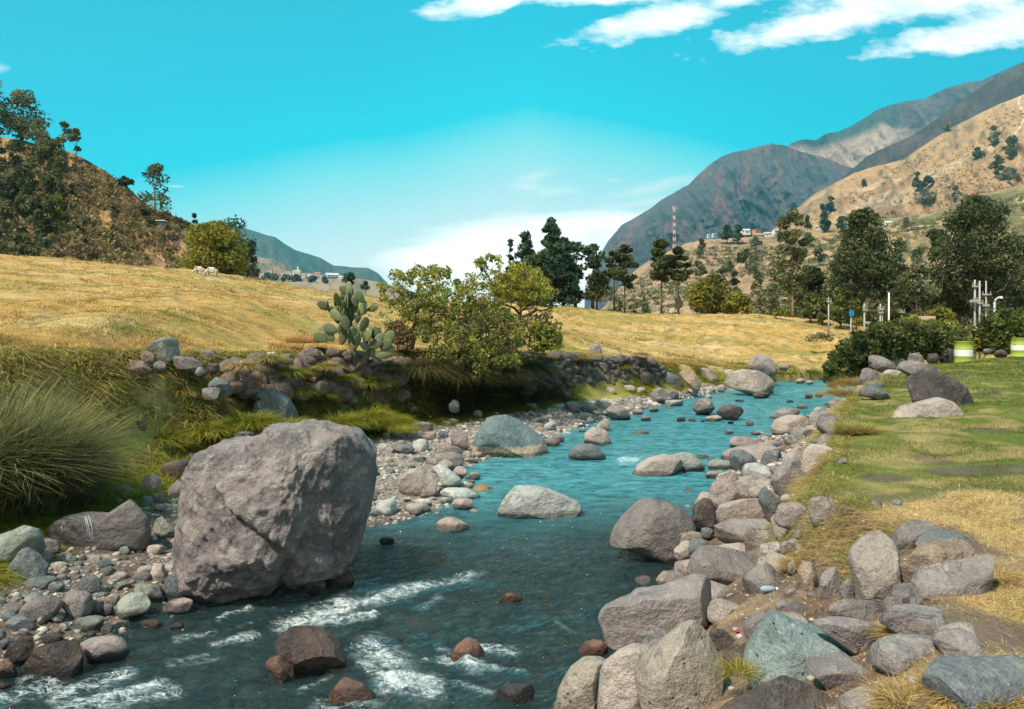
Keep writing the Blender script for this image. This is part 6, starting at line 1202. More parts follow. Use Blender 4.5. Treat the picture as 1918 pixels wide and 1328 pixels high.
tree('euc', 'bushy tree just outside the corner of the tree row', 1960, 400, 615, 110, 64, EUC, 30, 50, .26, cb=.05, rc=.2)
rgt = np.random.default_rng(12)
for i in range(12):
    cx = float(rgt.uniform(1130, 1440)); hh = float(rgt.uniform(22, 55))
    tree('poplar', 'pale grey-green sapling in the thicket behind the meadow crest', cx, 592 - hh, 594, hh * .6, 82 + float(rgt.uniform(0, 20)), PALE, 8, 30, cb=0, group='pale saplings behind the meadow crest')
for i in range(16):
    cx = float(rgt.uniform(1440, 1920)); hh = float(rgt.uniform(50, 110))
    tree('round', f"{['grey-green', 'blackish green', 'olive'][i % 3]} {'tall' if hh > 80 else 'low'} tree in the shelterbelt behind the utility poles", cx, 606 - hh, 612, hh * .8, 76 + float(rgt.uniform(0, 20)), [EUC, DKG, OLI][i % 3], 16, 40, cb=0, group='shelterbelt behind the utility poles')

# -- the leafy hedge and shrubs by the lawn: crowns traced inside outlines
def inside(poly, x, y):
    poly = np.array(poly, float); r = np.zeros(len(x), bool); j = len(poly) - 1
    for i in range(len(poly)):
        xi, yi, xj, yj = *poly[i], *poly[j]
        with np.errstate(divide='ignore', invalid='ignore'): r ^= ((yi > y) != (yj > y)) & (x < (xj - xi) * (y - yi) / (yj - yi) + xi)
        j = i
    return r
def crown_in(poly, n, d, dep, rpx, lpc, leaf, cols, aspect=2.0, gap=0.0, shape=1.0, dfun=None, hang=0):
    q = np.array(poly, float); X = RNG.uniform(q[:, 0].min(), q[:, 0].max(), n * 6); Y = RNG.uniform(q[:, 1].min(), q[:, 1].max(), n * 6)
    k = inside(poly, X, Y); X, Y = X[k][:n], Y[k][:n]; dd = (d if dfun is None else dfun(X)) + RNG.uniform(-dep, dep, len(X))
    C_ = np.stack([(X - CX) * dd / F, dd, CAMZ - (Y - HY) * dd / F], 1); R_ = rpx * dd / F * RNG.uniform(.65, 1.25, len(X))
    return C_, leaves(C_, R_, lpc, leaf, cols, aspect, .9, .25 + gap, hang)
def shrub_poly(name, label, cat, parts, stems, d, base_px):
    root = empty(name, P(base_px[0], base_px[1], d), label, cat); loc = np.array(root.location); tb = MB(); allc = []
    for poly, n, dep, rpx, lpc, leaf, cols, kw in parts:
        C_, (v, f, c) = crown_in(poly, n, kw.pop('d', d), dep, rpx, lpc, leaf, cols, **kw); allc.append(C_)
        mesh_np('crown', v - loc, [f], M['leaf'], root, False, col=c)
    for pts, r0, kk in stems:      # pts in pixels (px, py, extra depth)
        p3 = np.array([P(a, b_, d + e) for a, b_, e in pts]); s = np.linspace(0, 1, len(p3)); u = np.linspace(0, 1, 9)
        p3 = np.stack([np.interp(u, s, p3[:, i]) for i in range(3)], 1); p3[1:-1] += RNG.normal(size=(7, 3)) * r0 * .9; tb.tube(p3, r0 * (1 - .75 * u), 6, (.13, .105, .08))
        if kk: 
            A = np.concatenate(allc); dist = np.linalg.norm(A[:, None] - p3[None], axis=2); 
            for i in np.argsort(dist.min(1))[:kk]:
                b0 = p3[dist[i].argmin()]; c1 = A[i]; m_ = (b0 + c1) / 2 + RNG.normal(size=3) * .10; tb.tube([b0, m_, c1], np.array([.35, .25, .10]) * r0, 4, (.16, .13, .105), cap=False)
                for _ in range(3):
                    e = c1 + RNG.normal(size=3) * (.16, .16, .13); tb.tube([(m_ + c1) / 2, (m_ + e) / 2 + RNG.normal(size=3) * .03, e], np.array([.14, .09, .05]) * r0, 3, (.19, .16, .13), cap=False)
    tb.build('trunk', M['bark'], root); return root
HG = [(.085, .105, .025), (.12, .14, .03), (.06, .075, .02), (.16, .165, .05), (.10, .115, .035)]
shrub_poly('leafy_hedge', 'long leafy green hedge sloping down to the river beside the lawn', 'hedge', [
    ([(1545, 690), (1570, 655), (1610, 625), (1660, 612), (1720, 608), (1770, 612), (1800, 625), (1815, 650), (1790, 668), (1740, 665), (1660, 672), (1610, 690), (1580, 715), (1560, 722)], 330, 1.0, 13, 60, .115, HG, dict(d=None, dfun=lambda X: np.interp(X, [1545, 1640, 1820], [24, 27, 31]))),
    ([(1640, 615), (1700, 598), (1790, 606), (1830, 630), (1820, 655), (1700, 650)], 120, 1.2, 12, 50, .12, YEL + OLI, dict(d=None, dfun=lambda X: np.interp(X, [1545, 1640, 1830], [28, 31, 34])))], [([(1600, 700, 0), (1580, 670, 0), (1590, 640, 0)], .05, 8), ([(1680, 660, 2), (1690, 640, 2), (1700, 615, 3)], .05, 8)], 26, (1680, 680))
shrub_poly('rounded_shrub', 'dark glossy rounded shrub behind the drums', 'shrub', [([(1815, 655), (1830, 610), (1860, 588), (1900, 583), (1960, 590), (1990, 640), (1960, 658), (1870, 656)], 200, 1.0, 13, 60, .12, HG + GRN, {})], [([(1880, 665, 0), (1880, 630, 0), (1890, 600, 0)], .06, 8)], 33.5, (1880, 662))
tree('bush', 'small dry twiggy bush on the mound across the bend', 1535, 622, 640, 60, 43, [(.30, .24, .12), (.22, .19, .08), (.36, .28, .15)], 18, 40, .08, gap=.3, base=CAMZ - 42 * 43 / F, cb=0)
# -- the gnarled shrubby tree hanging over the wall
GT = [(.30, .31, .055), (.24, .25, .045), (.37, .35, .07), (.17, .19, .04)]; GY = [(.42, .36, .04), (.36, .33, .045), (.30, .29, .055)]; GD = [(.19, .17, .06), (.25, .21, .08), (.15, .15, .05)]
shrub_poly('gnarled_tree', 'low gnarled tree with small olive leaves leaning over the stone wall', 'tree', [
    ([(710, 530), (735, 510), (790, 498), (850, 505), (870, 530), (880, 570), (840, 590), (770, 575), (720, 570)], 150, 1.2, 9, 34, .066, GT, dict(gap=.25)),
    ([(800, 600), (850, 585), (950, 580), (985, 600), (970, 650), (900, 670), (820, 655), (770, 620)], 170, 1.1, 10, 36, .066, GT + GD, dict(gap=.15, d=20.6)),
    ([(780, 640), (900, 660), (975, 640), (975, 690), (900, 705), (840, 690), (790, 670)], 90, .8, 9, 26, .062, GD + GT, dict(gap=.3, d=20.2)),
    ([(720, 560), (790, 570), (850, 600), (820, 640), (740, 640), (710, 600)], 70, .9, 9, 26, .062, GT, dict(gap=.4))],
    [([(770, 655, .6), (775, 620, .6), (778, 582, .5), (785, 548, .4), (790, 520, .3)], .075, 26), ([(778, 590, .5), (750, 565, .4), (728, 540, .3)], .045, 12), ([(778, 585, .5), (800, 575, .3), (835, 560, .1), (860, 540, 0)], .05, 16),
     ([(790, 600, .3), (815, 590, 0), (850, 600, -.3), (900, 615, -.5), (950, 625, -.6)], .05, 30), ([(850, 600, -.3), (870, 640, -.6), (900, 670, -.8)], .035, 14), ([(800, 660, .2), (870, 672, -.2), (940, 668, -.4), (1000, 655, -.5)], .035, 14), ([(830, 665, 0), (860, 690, -.5), (880, 700, -.7)], .025, 8)], 21.2, (775, 660))
shrub_poly('leaning_shrub', 'dense yellow-green shrub between the two gnarled trees spilling over the wall', 'shrub', [
    ([(860, 610), (900, 590), (960, 592), (1000, 612), (1010, 650), (985, 690), (930, 690), (880, 665)], 120, 1.0, 10, 34, .066, GT + GD, dict(gap=.2)),
    ([(870, 560), (940, 560), (960, 600), (900, 612), (865, 600)], 60, .9, 9, 28, .066, GT + GD, dict(gap=.3))],
    [([(935, 690, .5), (930, 650, .3), (915, 610, .2), (905, 575, .1)], .05, 40), ([(932, 660, .3), (960, 640, 0), (990, 630, -.2)], .035, 20), ([(930, 670, .3), (960, 690, -.3), (1000, 700, -.6)], .025, 10)], 21.6, (935, 690))
shrub_poly('gnarled_tree', 'second gnarled tree with a yellow-green top and bare twigs beside the olive one', 'tree', [
    ([(940, 520), (960, 498), (985, 490), (1010, 505), (1030, 530), (1030, 560), (990, 575), (950, 565), (925, 545)], 110, 1.0, 9, 38, .07, GY, dict(gap=.15)),
    ([(850, 520), (900, 505), (945, 510), (950, 570), (900, 590), (860, 575)], 100, 1.0, 9, 28, .066, GT + GY, dict(gap=.3)),
    ([(890, 490), (915, 475), (950, 480), (950, 500), (900, 505)], 12, .4, 7, 20, .10, GT, dict(gap=.4)),
    ([(980, 560), (1040, 540), (1055, 590), (1040, 620), (990, 620)], 26, .8, 9, 16, .07, GD, dict(gap=.45)),
    ([(990, 600), (1045, 610), (1050, 650), (1000, 655)], 50, .6, 9, 34, .09, GT, dict(gap=.3, d=21.5))],
    [([(972, 640, .4), (973, 610, .4), (975, 590, .3), (985, 560, .2), (990, 530, .2)], .06, 30), ([(974, 598, .3), (1000, 585, .2), (1035, 575, .1), (1050, 565, 0)], .04, 14), ([(975, 590, .3), (945, 565, .2), (920, 530, 0), (905, 500, 0), (892, 488, 0)], .04, 20), ([(973, 610, .4), (1010, 605, 0), (1035, 620, -.3), (1020, 650, -.4), (1040, 655, -.4)], .03, 12), ([(945, 570, .2), (905, 575, 0), (880, 560, 0)], .035, 12)], 22.2, (972, 645))
tree('bush', 'tangled brown dead brush on the wall under the gnarled tree', 745, 600, 660, 70, 20.5, [(.24, .17, .08), (.30, .21, .10), (.17, .13, .07)], 26, 60, .06, gap=.3)
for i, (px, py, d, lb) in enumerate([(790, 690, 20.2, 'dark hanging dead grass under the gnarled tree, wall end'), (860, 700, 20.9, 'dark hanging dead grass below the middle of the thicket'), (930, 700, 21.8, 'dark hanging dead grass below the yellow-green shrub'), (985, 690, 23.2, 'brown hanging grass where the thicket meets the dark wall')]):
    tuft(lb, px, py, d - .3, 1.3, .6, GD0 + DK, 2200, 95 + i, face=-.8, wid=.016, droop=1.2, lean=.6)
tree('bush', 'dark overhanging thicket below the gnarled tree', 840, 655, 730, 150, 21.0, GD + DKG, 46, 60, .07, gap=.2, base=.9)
# -- prickly pear
cac = empty('prickly_pear_cactus', P(668, 668, 18.4), 'tall prickly pear cactus with many flat grey-green pads beside the stone wall', 'cactus')
mcac, t, b = new_mat('cactus_skin'); at = t.node('ShaderNodeAttribute', attribute_name='Col'); oi = t.node('ShaderNodeObjectInfo'); tcn = t.node('ShaderNodeTexCoord')
at2 = t.node('ShaderNodeAttribute', attribute_name='Col'); cc = t.mix(1.0, t.mix(t.noise(tcn.outputs['Object'], 3.5, 3), (.085, .11, .045), (.175, .19, .075)), at2.outputs['Color'], 'MULTIPLY'); sv = t.voro(tcn.outputs['Object'], 24).outputs['Distance']
cc = t.mix(t.mapr(sv, .16, .08, 0, .5), cc, (.40, .36, .22)); cc = t.mix(t.mapr(t.noise(tcn.outputs['Object'], 6, 4, .7), .58, .7, 0, .6), cc, (.30, .25, .15)); t.put(b, 'Base Color', cc); b.inputs['Roughness'].default_value = .55
t.put(b, 'Normal', t.bump(t.mapr(sv, .0, .12), .4, .01))
vi, fi = ico(3)
def pad(x, y, z, w, h, tilt, yaw):
    p = vi.copy(); k = 1 - .22 * np.clip(-p[:, 2], 0, 1); p = p * (w / 2, .024, h / 2) * np.stack([k, k * 0 + 1, k * 0 + 1], 1)
    p[:, 2] += h / 2; ca, sa = cos(tilt), sin(tilt); p = np.stack([p[:, 0] * ca + p[:, 2] * sa, p[:, 1], -p[:, 0] * sa + p[:, 2] * ca], 1)
    cy, sy = cos(yaw), sin(yaw); p = np.stack([p[:, 0] * cy - p[:, 1] * sy, p[:, 0] * sy + p[:, 1] * cy, p[:, 2]], 1)
    tip = np.array((sin(tilt) * h * .93 * cy, sin(tilt) * h * .93 * sy, ca * h * .93)); b0 = np.array((x, y, z))
    mesh_np('pad', p + b0 - np.array(cac.location), [fi], mcac, cac, col=np.tile(rgc.uniform(.6, 1.35) * np.array((1, 1, rgc.uniform(.8, 1.25))), (len(p), 1))); return b0 + tip
CP = [(590, 600), (597, 560), (612, 520), (655, 514), (680, 555), (710, 562), (722, 600), (748, 640), (735, 672), (712, 676), (690, 660), (650, 655), (600, 628)]
rgc = np.random.default_rng(21); npad = 0
starts = [(640, 640, .0), (665, 662, -.1), (690, 660, -.15), (655, 615, .15), (635, 620, .1), (700, 664, -.1), (650, 590, .05), (668, 600, -.1), (640, 600, .1)]
front = [(np.array(P(a, b_ + 6, 18.35 + c_)), rgc.uniform(-.3, .3), rgc.uniform(-1.4, 1.4)) for a, b_, c_ in starts]
while front and npad < 100:
    base, tl, yw = front.pop(0); h = rgc.uniform(.25, .38); w = h * rgc.uniform(.52, .72)
    tip = pad(*base, w, h, tl, yw); npad += 1
    qx, qy = CX + F * tip[0] / tip[1], HY - (tip[2] - CAMZ) * F / tip[1]
    for _ in range(int(rgc.choice([2, 3, 2, 3]))):
        ntl = float(np.clip(tl * .6 + rgc.uniform(-.95, .95), -1.25, 1.25)); nyw = yw + rgc.uniform(-1.6, 1.6)
        ex = np.array((qx + sin(ntl) * 24 * cos(nyw), )); ey = np.array((qy - cos(ntl) * 24, ))
        if inside(CP, ex, ey)[0]: front.append((tip - np.array((0, 0, .03)) + rgc.normal(size=3) * (.05, .06, .02), ntl, nyw))
    if not front and npad < 96: a, b_, c_ = starts[int(rgc.integers(9))]; front.append((np.array(P(a + rgc.uniform(-30, 30), b_ - rgc.uniform(0, 40), 18.4 + rgc.uniform(-.2, .3))), rgc.uniform(-.9, .9), rgc.uniform(-1, 1)))
for (a, b_, tl, yw) in ((700, 640, 1.1, .2), (712, 655, .9, -.3), (722, 645, .5, .2), (705, 668, 1.3, .1), (715, 668, .9, 0), (612, 640, -1.0, .2), (624, 640, -.5, .1), (632, 622, -1.1, .3), (640, 600, -.9, -.2), (655, 640, .4, .6), (668, 650, -.3, .9), (680, 640, .8, -.6), (650, 620, -.2, .4), (676, 620, .5, .7), (690, 650, 1.2, -.2)):
    pad(*P(a, b_, 18.1), .24, .38, tl, yw)
tb = MB(); tb.tube([P(668, 690, 18.5), P(660, 650, 18.5), P(650, 610, 18.45), P(650, 575, 18.4)], [.10, .085, .06, .04], 7, (.20, .16, .11)); tb.tube([P(672, 690, 18.4), P(690, 660, 18.3), P(700, 640, 18.2)], [.09, .07, .05], 7, (.20, .16, .11)); tb.build('stem', M['bark'], cac)
# ------------------------------------------------------------------ made things
WHT, REDC = (.62, .62, .60), (.50, .06, .06)
tm = terr.at(1263, 470); d = float(tm[1]); zt = CAMZ - (380 - HY) * d / F; zb = float(tm[2]) - .5; H = zt - zb
mast = empty('lattice_mast', (tm[0], d, zb), 'tall red and white lattice radio mast on the hill', 'radio mast')
nb_ = 13; w0 = 4.2 * d / F
for i in range(nb_):
    mb = MB(); z0, z1 = zb + H * .96 * i / nb_, zb + H * .96 * (i + 1) / nb_; c = REDC if i % 2 == (nb_ - 1) % 2 else WHT
    wa, wb = w0 * (1 - .45 * i / nb_), w0 * (1 - .45 * (i + 1) / nb_); r = .12
    cs_ = [(-1, -1), (1, -1), (1, 1), (-1, 1)]
    for k in range(4):
        a, b2 = cs_[k], cs_[(k + 1) % 4]
        mb.tube([(tm[0] + a[0] * wa / 2, d + a[1] * wa / 2, z0), (tm[0] + a[0] * wb / 2, d + a[1] * wb / 2, z1)], r, 4, c)
        mb.tube([(tm[0] + a[0] * wa / 2, d + a[1] * wa / 2, z0), (tm[0] + b2[0] * wb / 2, d + b2[1] * wb / 2, z1)], r * .6, 3, c)
        mb.tube([(tm[0] + b2[0] * wa / 2, d + b2[1] * wa / 2, z0), (tm[0] + a[0] * wb / 2, d + a[1] * wb / 2, z1)], r * .6, 3, c)
        mb.tube([(tm[0] + a[0] * wa / 2, d + a[1] * wa / 2, z0), (tm[0] + b2[0] * wa / 2, d + b2[1] * wa / 2, z0)], r * .6, 3, c)
    mb.build('mast_section', M['plain'], mast, False)
mb = MB(); mb.tube([(tm[0], d, zb + H * .95), (tm[0], d, zt)], [.2, .1], 5, REDC); mb.build('antenna_rod', M['plain'], mast)
mb = MB()
for k in range(3): mb.box(tm[0] + 1.0 * cos(k * 2.1), d + 1.0 * sin(k * 2.1), zb + H * .90, .5, .3, 2.0, k * 2.1, WHT)
mb.build('antenna_panel', M['plain'], mast, False)
# houses
def house(label, px, py, wpx, hpx, d, wall, roof, fl=1, nwin=3, base=None, flat=False, group=None, name='house'):
    x, y, z = P(px, py, d); w, h = wpx * d / F, hpx * d / F; dp = w * .7
    r = empty(name, (x, y, z), label, 'house', group); rz = .25 * ((px * 7) % 5 - 2)
    c_, s_ = cos(rz), sin(rz)
    def L(a, b_): return x + a * c_ - b_ * s_, y + a * s_ + b_ * c_
    mb = MB(); mb.box(x, y, z + h / 2 - .4, w, dp, h + .8, rz, wall); mb.build('wall', M['plain'], r, False)
    mb = MB()
    if flat: mb.box(x, y, z + h + .14, w * 1.05, dp * 1.05, .25, rz, roof)
    else:
        o = w * .04; v = [(*L(-w / 2 - o, -dp / 2 - o), z + h), (*L(w / 2 + o, -dp / 2 - o), z + h), (*L(w / 2 + o, dp / 2 + o), z + h), (*L(-w / 2 - o, dp / 2 + o), z + h), (*L(-w / 2 - o, 0), z + h + dp * .28), (*L(w / 2 + o, 0), z + h + dp * .28)]
        mb.add(v, [[(0, 1, 5, 4), (2, 3, 4, 5), (0, 3, 2, 1)], [(1, 2, 5), (3, 0, 4)]], roof)
    mb.build('roof', M['plain'], r, False)
    for f_ in range(fl):
        for k in range(nwin):
            a = (k + .5) / nwin * w - w / 2; zz = z + h * (f_ + .55) / fl; mb = MB(); mb.box(*L(a, -dp / 2 - .03), zz, w / nwin * .42, .10, h / fl * .42, rz, (.04, .045, .05)); mb.build('window', M['plain'], r, False)
    mb = MB(); mb.box(*L(w * .5 - w / nwin, -dp / 2 - .05), z + h / fl * .33, w / nwin * .28, .08, h / fl * .66, rz, (.12, .08, .05)); mb.build('door', M['plain'], r, False)
    return r
def onr(r, px, py): return float(r.at(px, py)[1])
ADB, BRK, CRM, TIN, TRQ = (.45, .33, .25), (.55, .24, .10), (.72, .66, .56), (.55, .57, .58), (.35, .60, .60)
HS = [('two-storey orange brick house on the hilltop', 1417, 438, 16, 9, BRK, (.35, .2, .13), 2, 3, True), ('long white house with a pale roof on the hilltop', 1396, 436, 18, 6, CRM, TIN, 1, 3, False), ('small orange house below the long white one', 1395, 441, 6, 5, (.65, .22, .06), (.4, .2, .12), 1, 1, False),
      ('low adobe house below the brick one', 1421, 443, 22, 4, ADB, (.33, .28, .24), 1, 4, False), ('white house at the end of the hilltop row', 1436, 440, 12, 5, WHT, TIN, 1, 2, False), ('tiny white shed at the edge of the hilltop row', 1443, 439, 6, 5, WHT, (.5, .45, .4), 1, 1, False),
      ('small turquoise house on the bare ridge', 1337, 441, 8, 4, TRQ, TIN, 1, 2, False), ('tiny pale blue house beside the turquoise one', 1327, 442, 6, 4, (.55, .68, .72), TIN, 1, 1, False), ('white house among the terrace trees', 1452, 435, 10, 5, WHT, TIN, 1, 2, False), ('small white building on the upper track', 1531, 427, 8, 5, WHT, TIN, 1, 1, False),
      ('pale tin-roofed shed high on the terraces', 1663, 419, 14, 4, CRM, (.62, .72, .72), 1, 2, False)]
for lb, px, py, w, h, wl, rf, fl, nw, ft in HS: house(lb, px, py + 2, w * .85, h + .3, onr(terr, px, py + 3), wl, rf, fl, nw, flat=ft)
TH = [('square grey tower block at the near edge of the distant town', 508, 513, 7, 7, (.45, .38, .33), (.3, .25, .2), 2, 2, True), ('white town building with a raised roof', 541, 514, 10, 5, WHT, CRM, 1, 2, True), ('largest cream town building with rows of windows', 556, 515, 16, 6, CRM, (.6, .4, .3), 2, 5, False), ('white town hall with a red roof', 594, 517, 12, 5, WHT, (.5, .18, .12), 1, 4, False),
      ('long white town building at the river end of the town', 622, 519, 24, 3.5, WHT, TIN, 1, 6, False), ('red-roofed white house below the largest town building', 570, 519, 9, 4, WHT, (.45, .2, .14), 1, 2, False), ('low white terrace of the distant town', 534, 518, 14, 3, CRM, (.5, .4, .35), 1, 4, False),
      ('small pinkish house in the distant town', 524, 516, 7, 4, (.6, .42, .36), (.4, .25, .2), 1, 2, False), ('small tan house beside the grey tower block', 517, 517, 6, 4, ADB, (.3, .2, .15), 1, 2, False), ('white house between the largest building and the town hall', 580, 520, 8, 4, CRM, TIN, 1, 2, False),
      ('tan house in the lower row of the distant town', 546, 521, 7, 3.5, ADB, (.42, .26, .2), 1, 2, False), ('white-walled house in the lower row of the town', 604, 522, 9, 3.5, WHT, (.45, .3, .24), 1, 2, False), ('pale house at the tree end of the town', 638, 522, 8, 3.5, CRM, TIN, 1, 2, False)]
for lb, px, py, w, h, wl, rf, fl, nw, ft in TH: house(lb, px, py, w * .9, h, onr(townr, px, py + 2), wl, rf, fl, nw, flat=ft)
p = townr.at(558, 512); mb = MB(); r = empty('church_spire', (p[0], p[1], p[2]), 'small white pointed church spire above the distant town', 'church spire')
mb.box(p[0], p[1], p[2] + 3.5, 2.6, 2.6, 7, 0, WHT); mb.build('spire_base', M['plain'], r, False); mb = MB(); mb.tube([(p[0], p[1], p[2] + 7), (p[0], p[1], p[2] + 11.5)], [1.5, .1], 6, WHT); mb.build('spire_tip', M['plain'], r, False)
for i, (px, py, w) in enumerate(((515, 522, 20), (535, 524, 22), (556, 524, 24), (500, 521, 22), (585, 526, 18), (610, 528, 16))):
    tree('round', ['grey-green tree below the grey tower block', 'grey-green tree below the town terrace', 'grey-green tree below the largest town building', 'grey-green tree at the willow end of the town', 'small grey-green tree under the town hall', 'small grey-green tree under the long town building'][i], px, py - 10, py + 3, w, onr(townr, px, py + 3), CON + PALE, 8, 30, base=float(townr.at(px, py + 3)[2]) - 2, cb=0)
# the shack on the brown hill
p = lhill.at(304, 425); s_ = empty('wooden_shack', tuple(p), 'small pale wooden shack with a tin roof on the brown hill', 'shack'); k = p[1] / F
mb = MB(); mb.box(p[0], p[1], p[2] + 3 * k, 13 * k, 1.0, 9 * k, .2, (.30, .36, .38)); mb.build('wall', M['plain'], s_, False)
mb = MB(); mb.box(p[0], p[1] - .2, p[2] + 10.5 * k, 17 * k, 1.8, .14, .2, (.62, .66, .66)); mb.build('roof', M['plain'], s_, False)
mb = MB()
for a in (-6, 6): mb.tube([(p[0] + a * k, p[1] - .7, p[2] - 6 * k), (p[0] + a * k, p[1] - .7, p[2] + 10 * k)], .06, 5, (.2, .15, .12))
mb.build('post', M['plain'], s_, False)
# poles
CON_ = (.36, .35, .33)
def pole(label, px, yt, yb, d, arms=((.12, 10),), r=.065, col=CON_, name='utility_pole', box=None, lean=0, base=None):
    x, y, zt = P(px, yt, d); zb = min(float(terrain(x, y, False)), CAMZ - (yb - HY) * d / F); e = empty(name, (x, y, zb), label, 'utility pole')
    mb = MB(); mb.tube([(x, y, zb), (x + lean, y, zt)], [r * .95, r * .65], 8, col); mb.build('post', M['plain'], e); H = zt - zb
    for f_, w in arms:
        mb = MB(); mb.box(x + lean * (1 - f_), y - r, zt - f_ * H, w * d / F, .08, .08, 0, col)
        for s2 in (-.42, 0, .42): mb.tube([(x + s2 * w * d / F, y - r, zt - f_ * H + .06), (x + s2 * w * d / F, y - r, zt - f_ * H + .2)], .03, 5, (.3, .22, .18))
        mb.build('crossarm', M['plain'], e, False)
    if box: mb = MB(); mb.box(x + box[0] * d / F, y - .2, CAMZ - (box[1] - HY) * d / F, box[2] * d / F, .4, box[3] * d / F, 0, CON_); mb.build('transformer_box', M['plain'], e, False)
    return e
pole('slim concrete utility pole rising from the golden mound', 1552, 557, 600, 50, ((.10, 9),))
pole('concrete utility pole with a meter box by the hedge end', 1619, 568, 618, 42, ((.12, 8),), box=(2.5, 604, 4, 4))
pole('double-armed concrete pole above the hedge', 1649, 569, 618, 42, ((.10, 11), (.16, 8)))
pole('short thin white post beside the double-armed pole', 1653, 588, 618, 42, (), .035)
pole('plain white pole without arms, the tallest above the hedge', 1665, 548, 612, 42, (), .065, WHT)
pole('grey-green pole with a short crossarm in the tree shade', 1689, 581, 612, 48, ((.05, 10),), .05, (.25, .30, .27))
pole('dark thin pole with a crossarm behind the blue sign', 1582, 572, 606, 56, ((.25, 14),), .03, (.30, .28, .26))
pole('first of three clustered concrete poles, with crossarms and a transformer', 1826, 524, 626, 40, ((.08, 12), (.25, 8)), .07, box=(-6, 564, 8, 5))
pole('middle one of the three clustered concrete poles', 1835, 526, 612, 42, ((.28, 10),), .07)
pole('last of three clustered concrete poles, single wide crossarm', 1847, 526, 602, 44, ((.18, 17),), .06, box=(-4, 572, 5, 4))
x, y, zt = P(1863, 566, 44); zb = float(terrain(x, y, False)); lp = empty('street_lamp', (x, y, zb), 'street lamp with a curved arm and white head above the dark shrub', 'street lamp')
k = 44 / F; mb = MB(); mb.tube([(x, y, zb), (x, y, zt)], [.09, .06], 7, (.35, .42, .45)); mb.build('post', M['plain'], lp)
mb = MB(); mb.tube([(x, y, zt), (x + 2 * k, y, zt + 5 * k), (x + 6 * k, y, zt + 8 * k), (x + 9 * k, y, zt + 9 * k)], .05, 6, (.5, .5, .5)); mb.build('arm', M['plain'], lp)
mb = MB(); mb.box(x + 11 * k, y, zt + 9 * k, 5 * k, .22, .14, 0, WHT, .8); mb.build('lamp_head', M['plain'], lp, False)
# blue sign
x, y, z = P(1595, 586, 46); zb = float(terrain(x, y, False)); k = 46 / F; sg = empty('blue_sign', (x, y, zb), 'plain blue rectangular sign board in front of the green trees', 'sign')
mb = MB(); mb.box(x, y, z, 8 * k, .06, 11 * k, .1, (.01, .22, .50)); mb.build('sign_board', M['plain'], sg, False); mb = MB(); mb.tube([(x, y + .08, zb), (x, y + .08, z + 5 * k)], .04, 6, (.4, .4, .4)); mb.build('post', M['plain'], sg)
# salmon building, white railings
house('low salmon-coloured building behind the hedge', 1736, 616, 22, 16, 46, (.62, .42, .30), (.55, .38, .28), 1, 2, flat=True, name='low_building')
x, y, z = P(1815, 624, 38); k = 38 / F; fe = empty('white_fence', (x, y, z - .4), 'white metal railing with posts behind the hedge', 'fence')
mb = MB()
for zz in (0, 7 * k, 11 * k): mb.box(x, y, z + zz, 34 * k, .05, .07, 0, WHT)
mb.build('rail', M['plain'], fe, False)
for a in np.linspace(-16, 16, 7): mb = MB(); mb.box(x + a * k, y - .06, z + 4 * k - .2, .08, .05, 14 * k + .4, 0, WHT); mb.build('post', M['plain'], fe, False)
# dark brown mound-like roof in the corner trees
# drums
md, t, b = new_mat('painted_drum'); at = t.node('ShaderNodeAttribute', attribute_name='Col'); g = t.node('ShaderNodeNewGeometry')
n1 = t.noise(g.outputs['Position'], 7, 5, .7); t.put(b, 'Base Color', t.mix(t.mapr(n1, .60, .68, 0, .85), at.outputs['Color'], (.12, .06, .03))); b.inputs['Roughness'].default_value = .5
def drum(label, px, yt, yb, wpx):
    d = (CAMZ - 1.44) * F / (yb - 2 - HY); x = (px - CX) * d / F; z0 = float(terrain(x, d)) - .02; R_ = wpx * d / F / 2; H = (yb - yt) * d / F
    e = empty('metal_drum', (x, d, z0), label, 'oil drum', 'painted metal drums along the lawn'); mb = MB(); G = (.34, .43, .06)
    zs = np.array([0, .02, .03, .32, .345, .37, .64, .665, .69, .97, .98, 1.0]) * H; rs = np.array([.96, 1.02, 1, 1, 1.035, 1, 1, 1.035, 1, 1, 1.03, 1.03]) * R_; th = np.arange(40) * 2 * pi / 40
    def part(nm, i0, i1, col, s=1.0):
        zz, rr = zs[i0:i1], rs[i0:i1] * s; v = np.stack([x + rr[:, None] * np.cos(th), d + rr[:, None] * np.sin(th), z0 + zz[:, None] + 0 * th], -1).reshape(-1, 3); n = len(zz)
        i = np.arange(n - 1)[:, None] * 40 + np.arange(40)[None]; j = np.arange(n - 1)[:, None] * 40 + (np.arange(40)[None] + 1) % 40
        m2 = MB(); m2.add(v, [np.stack([i, j, j + 40, i + 40], -1).reshape(-1, 4)], col); m2.build(nm, md, e)
    part('green_body', 0, 12, G); 
    zs2, rs2 = zs.copy(), rs.copy(); zs[3:7] = np.array([.34, .36, .62, .64]) * H; rs[3:7] = R_ * 1.012; rs[4:6] = R_ * 1.014; part('white_band', 3, 7, (.74, .76, .74), 1.004); zs[:], rs[:] = zs2, rs2
    mb.add(np.stack([x + R_ * .98 * np.cos(th), d + R_ * .98 * np.sin(th), np.full(40, z0 + H * .97)], 1), [np.arange(40)[None]], (.12, .14, .05)); mb.build('lid', md, e, False)
drum('green drum with a white band beside the dark peaked rock', 1805, 638, 680, 31)
drum('green drum with a white band cut by the frame edge', 1911, 636, 671, 30)
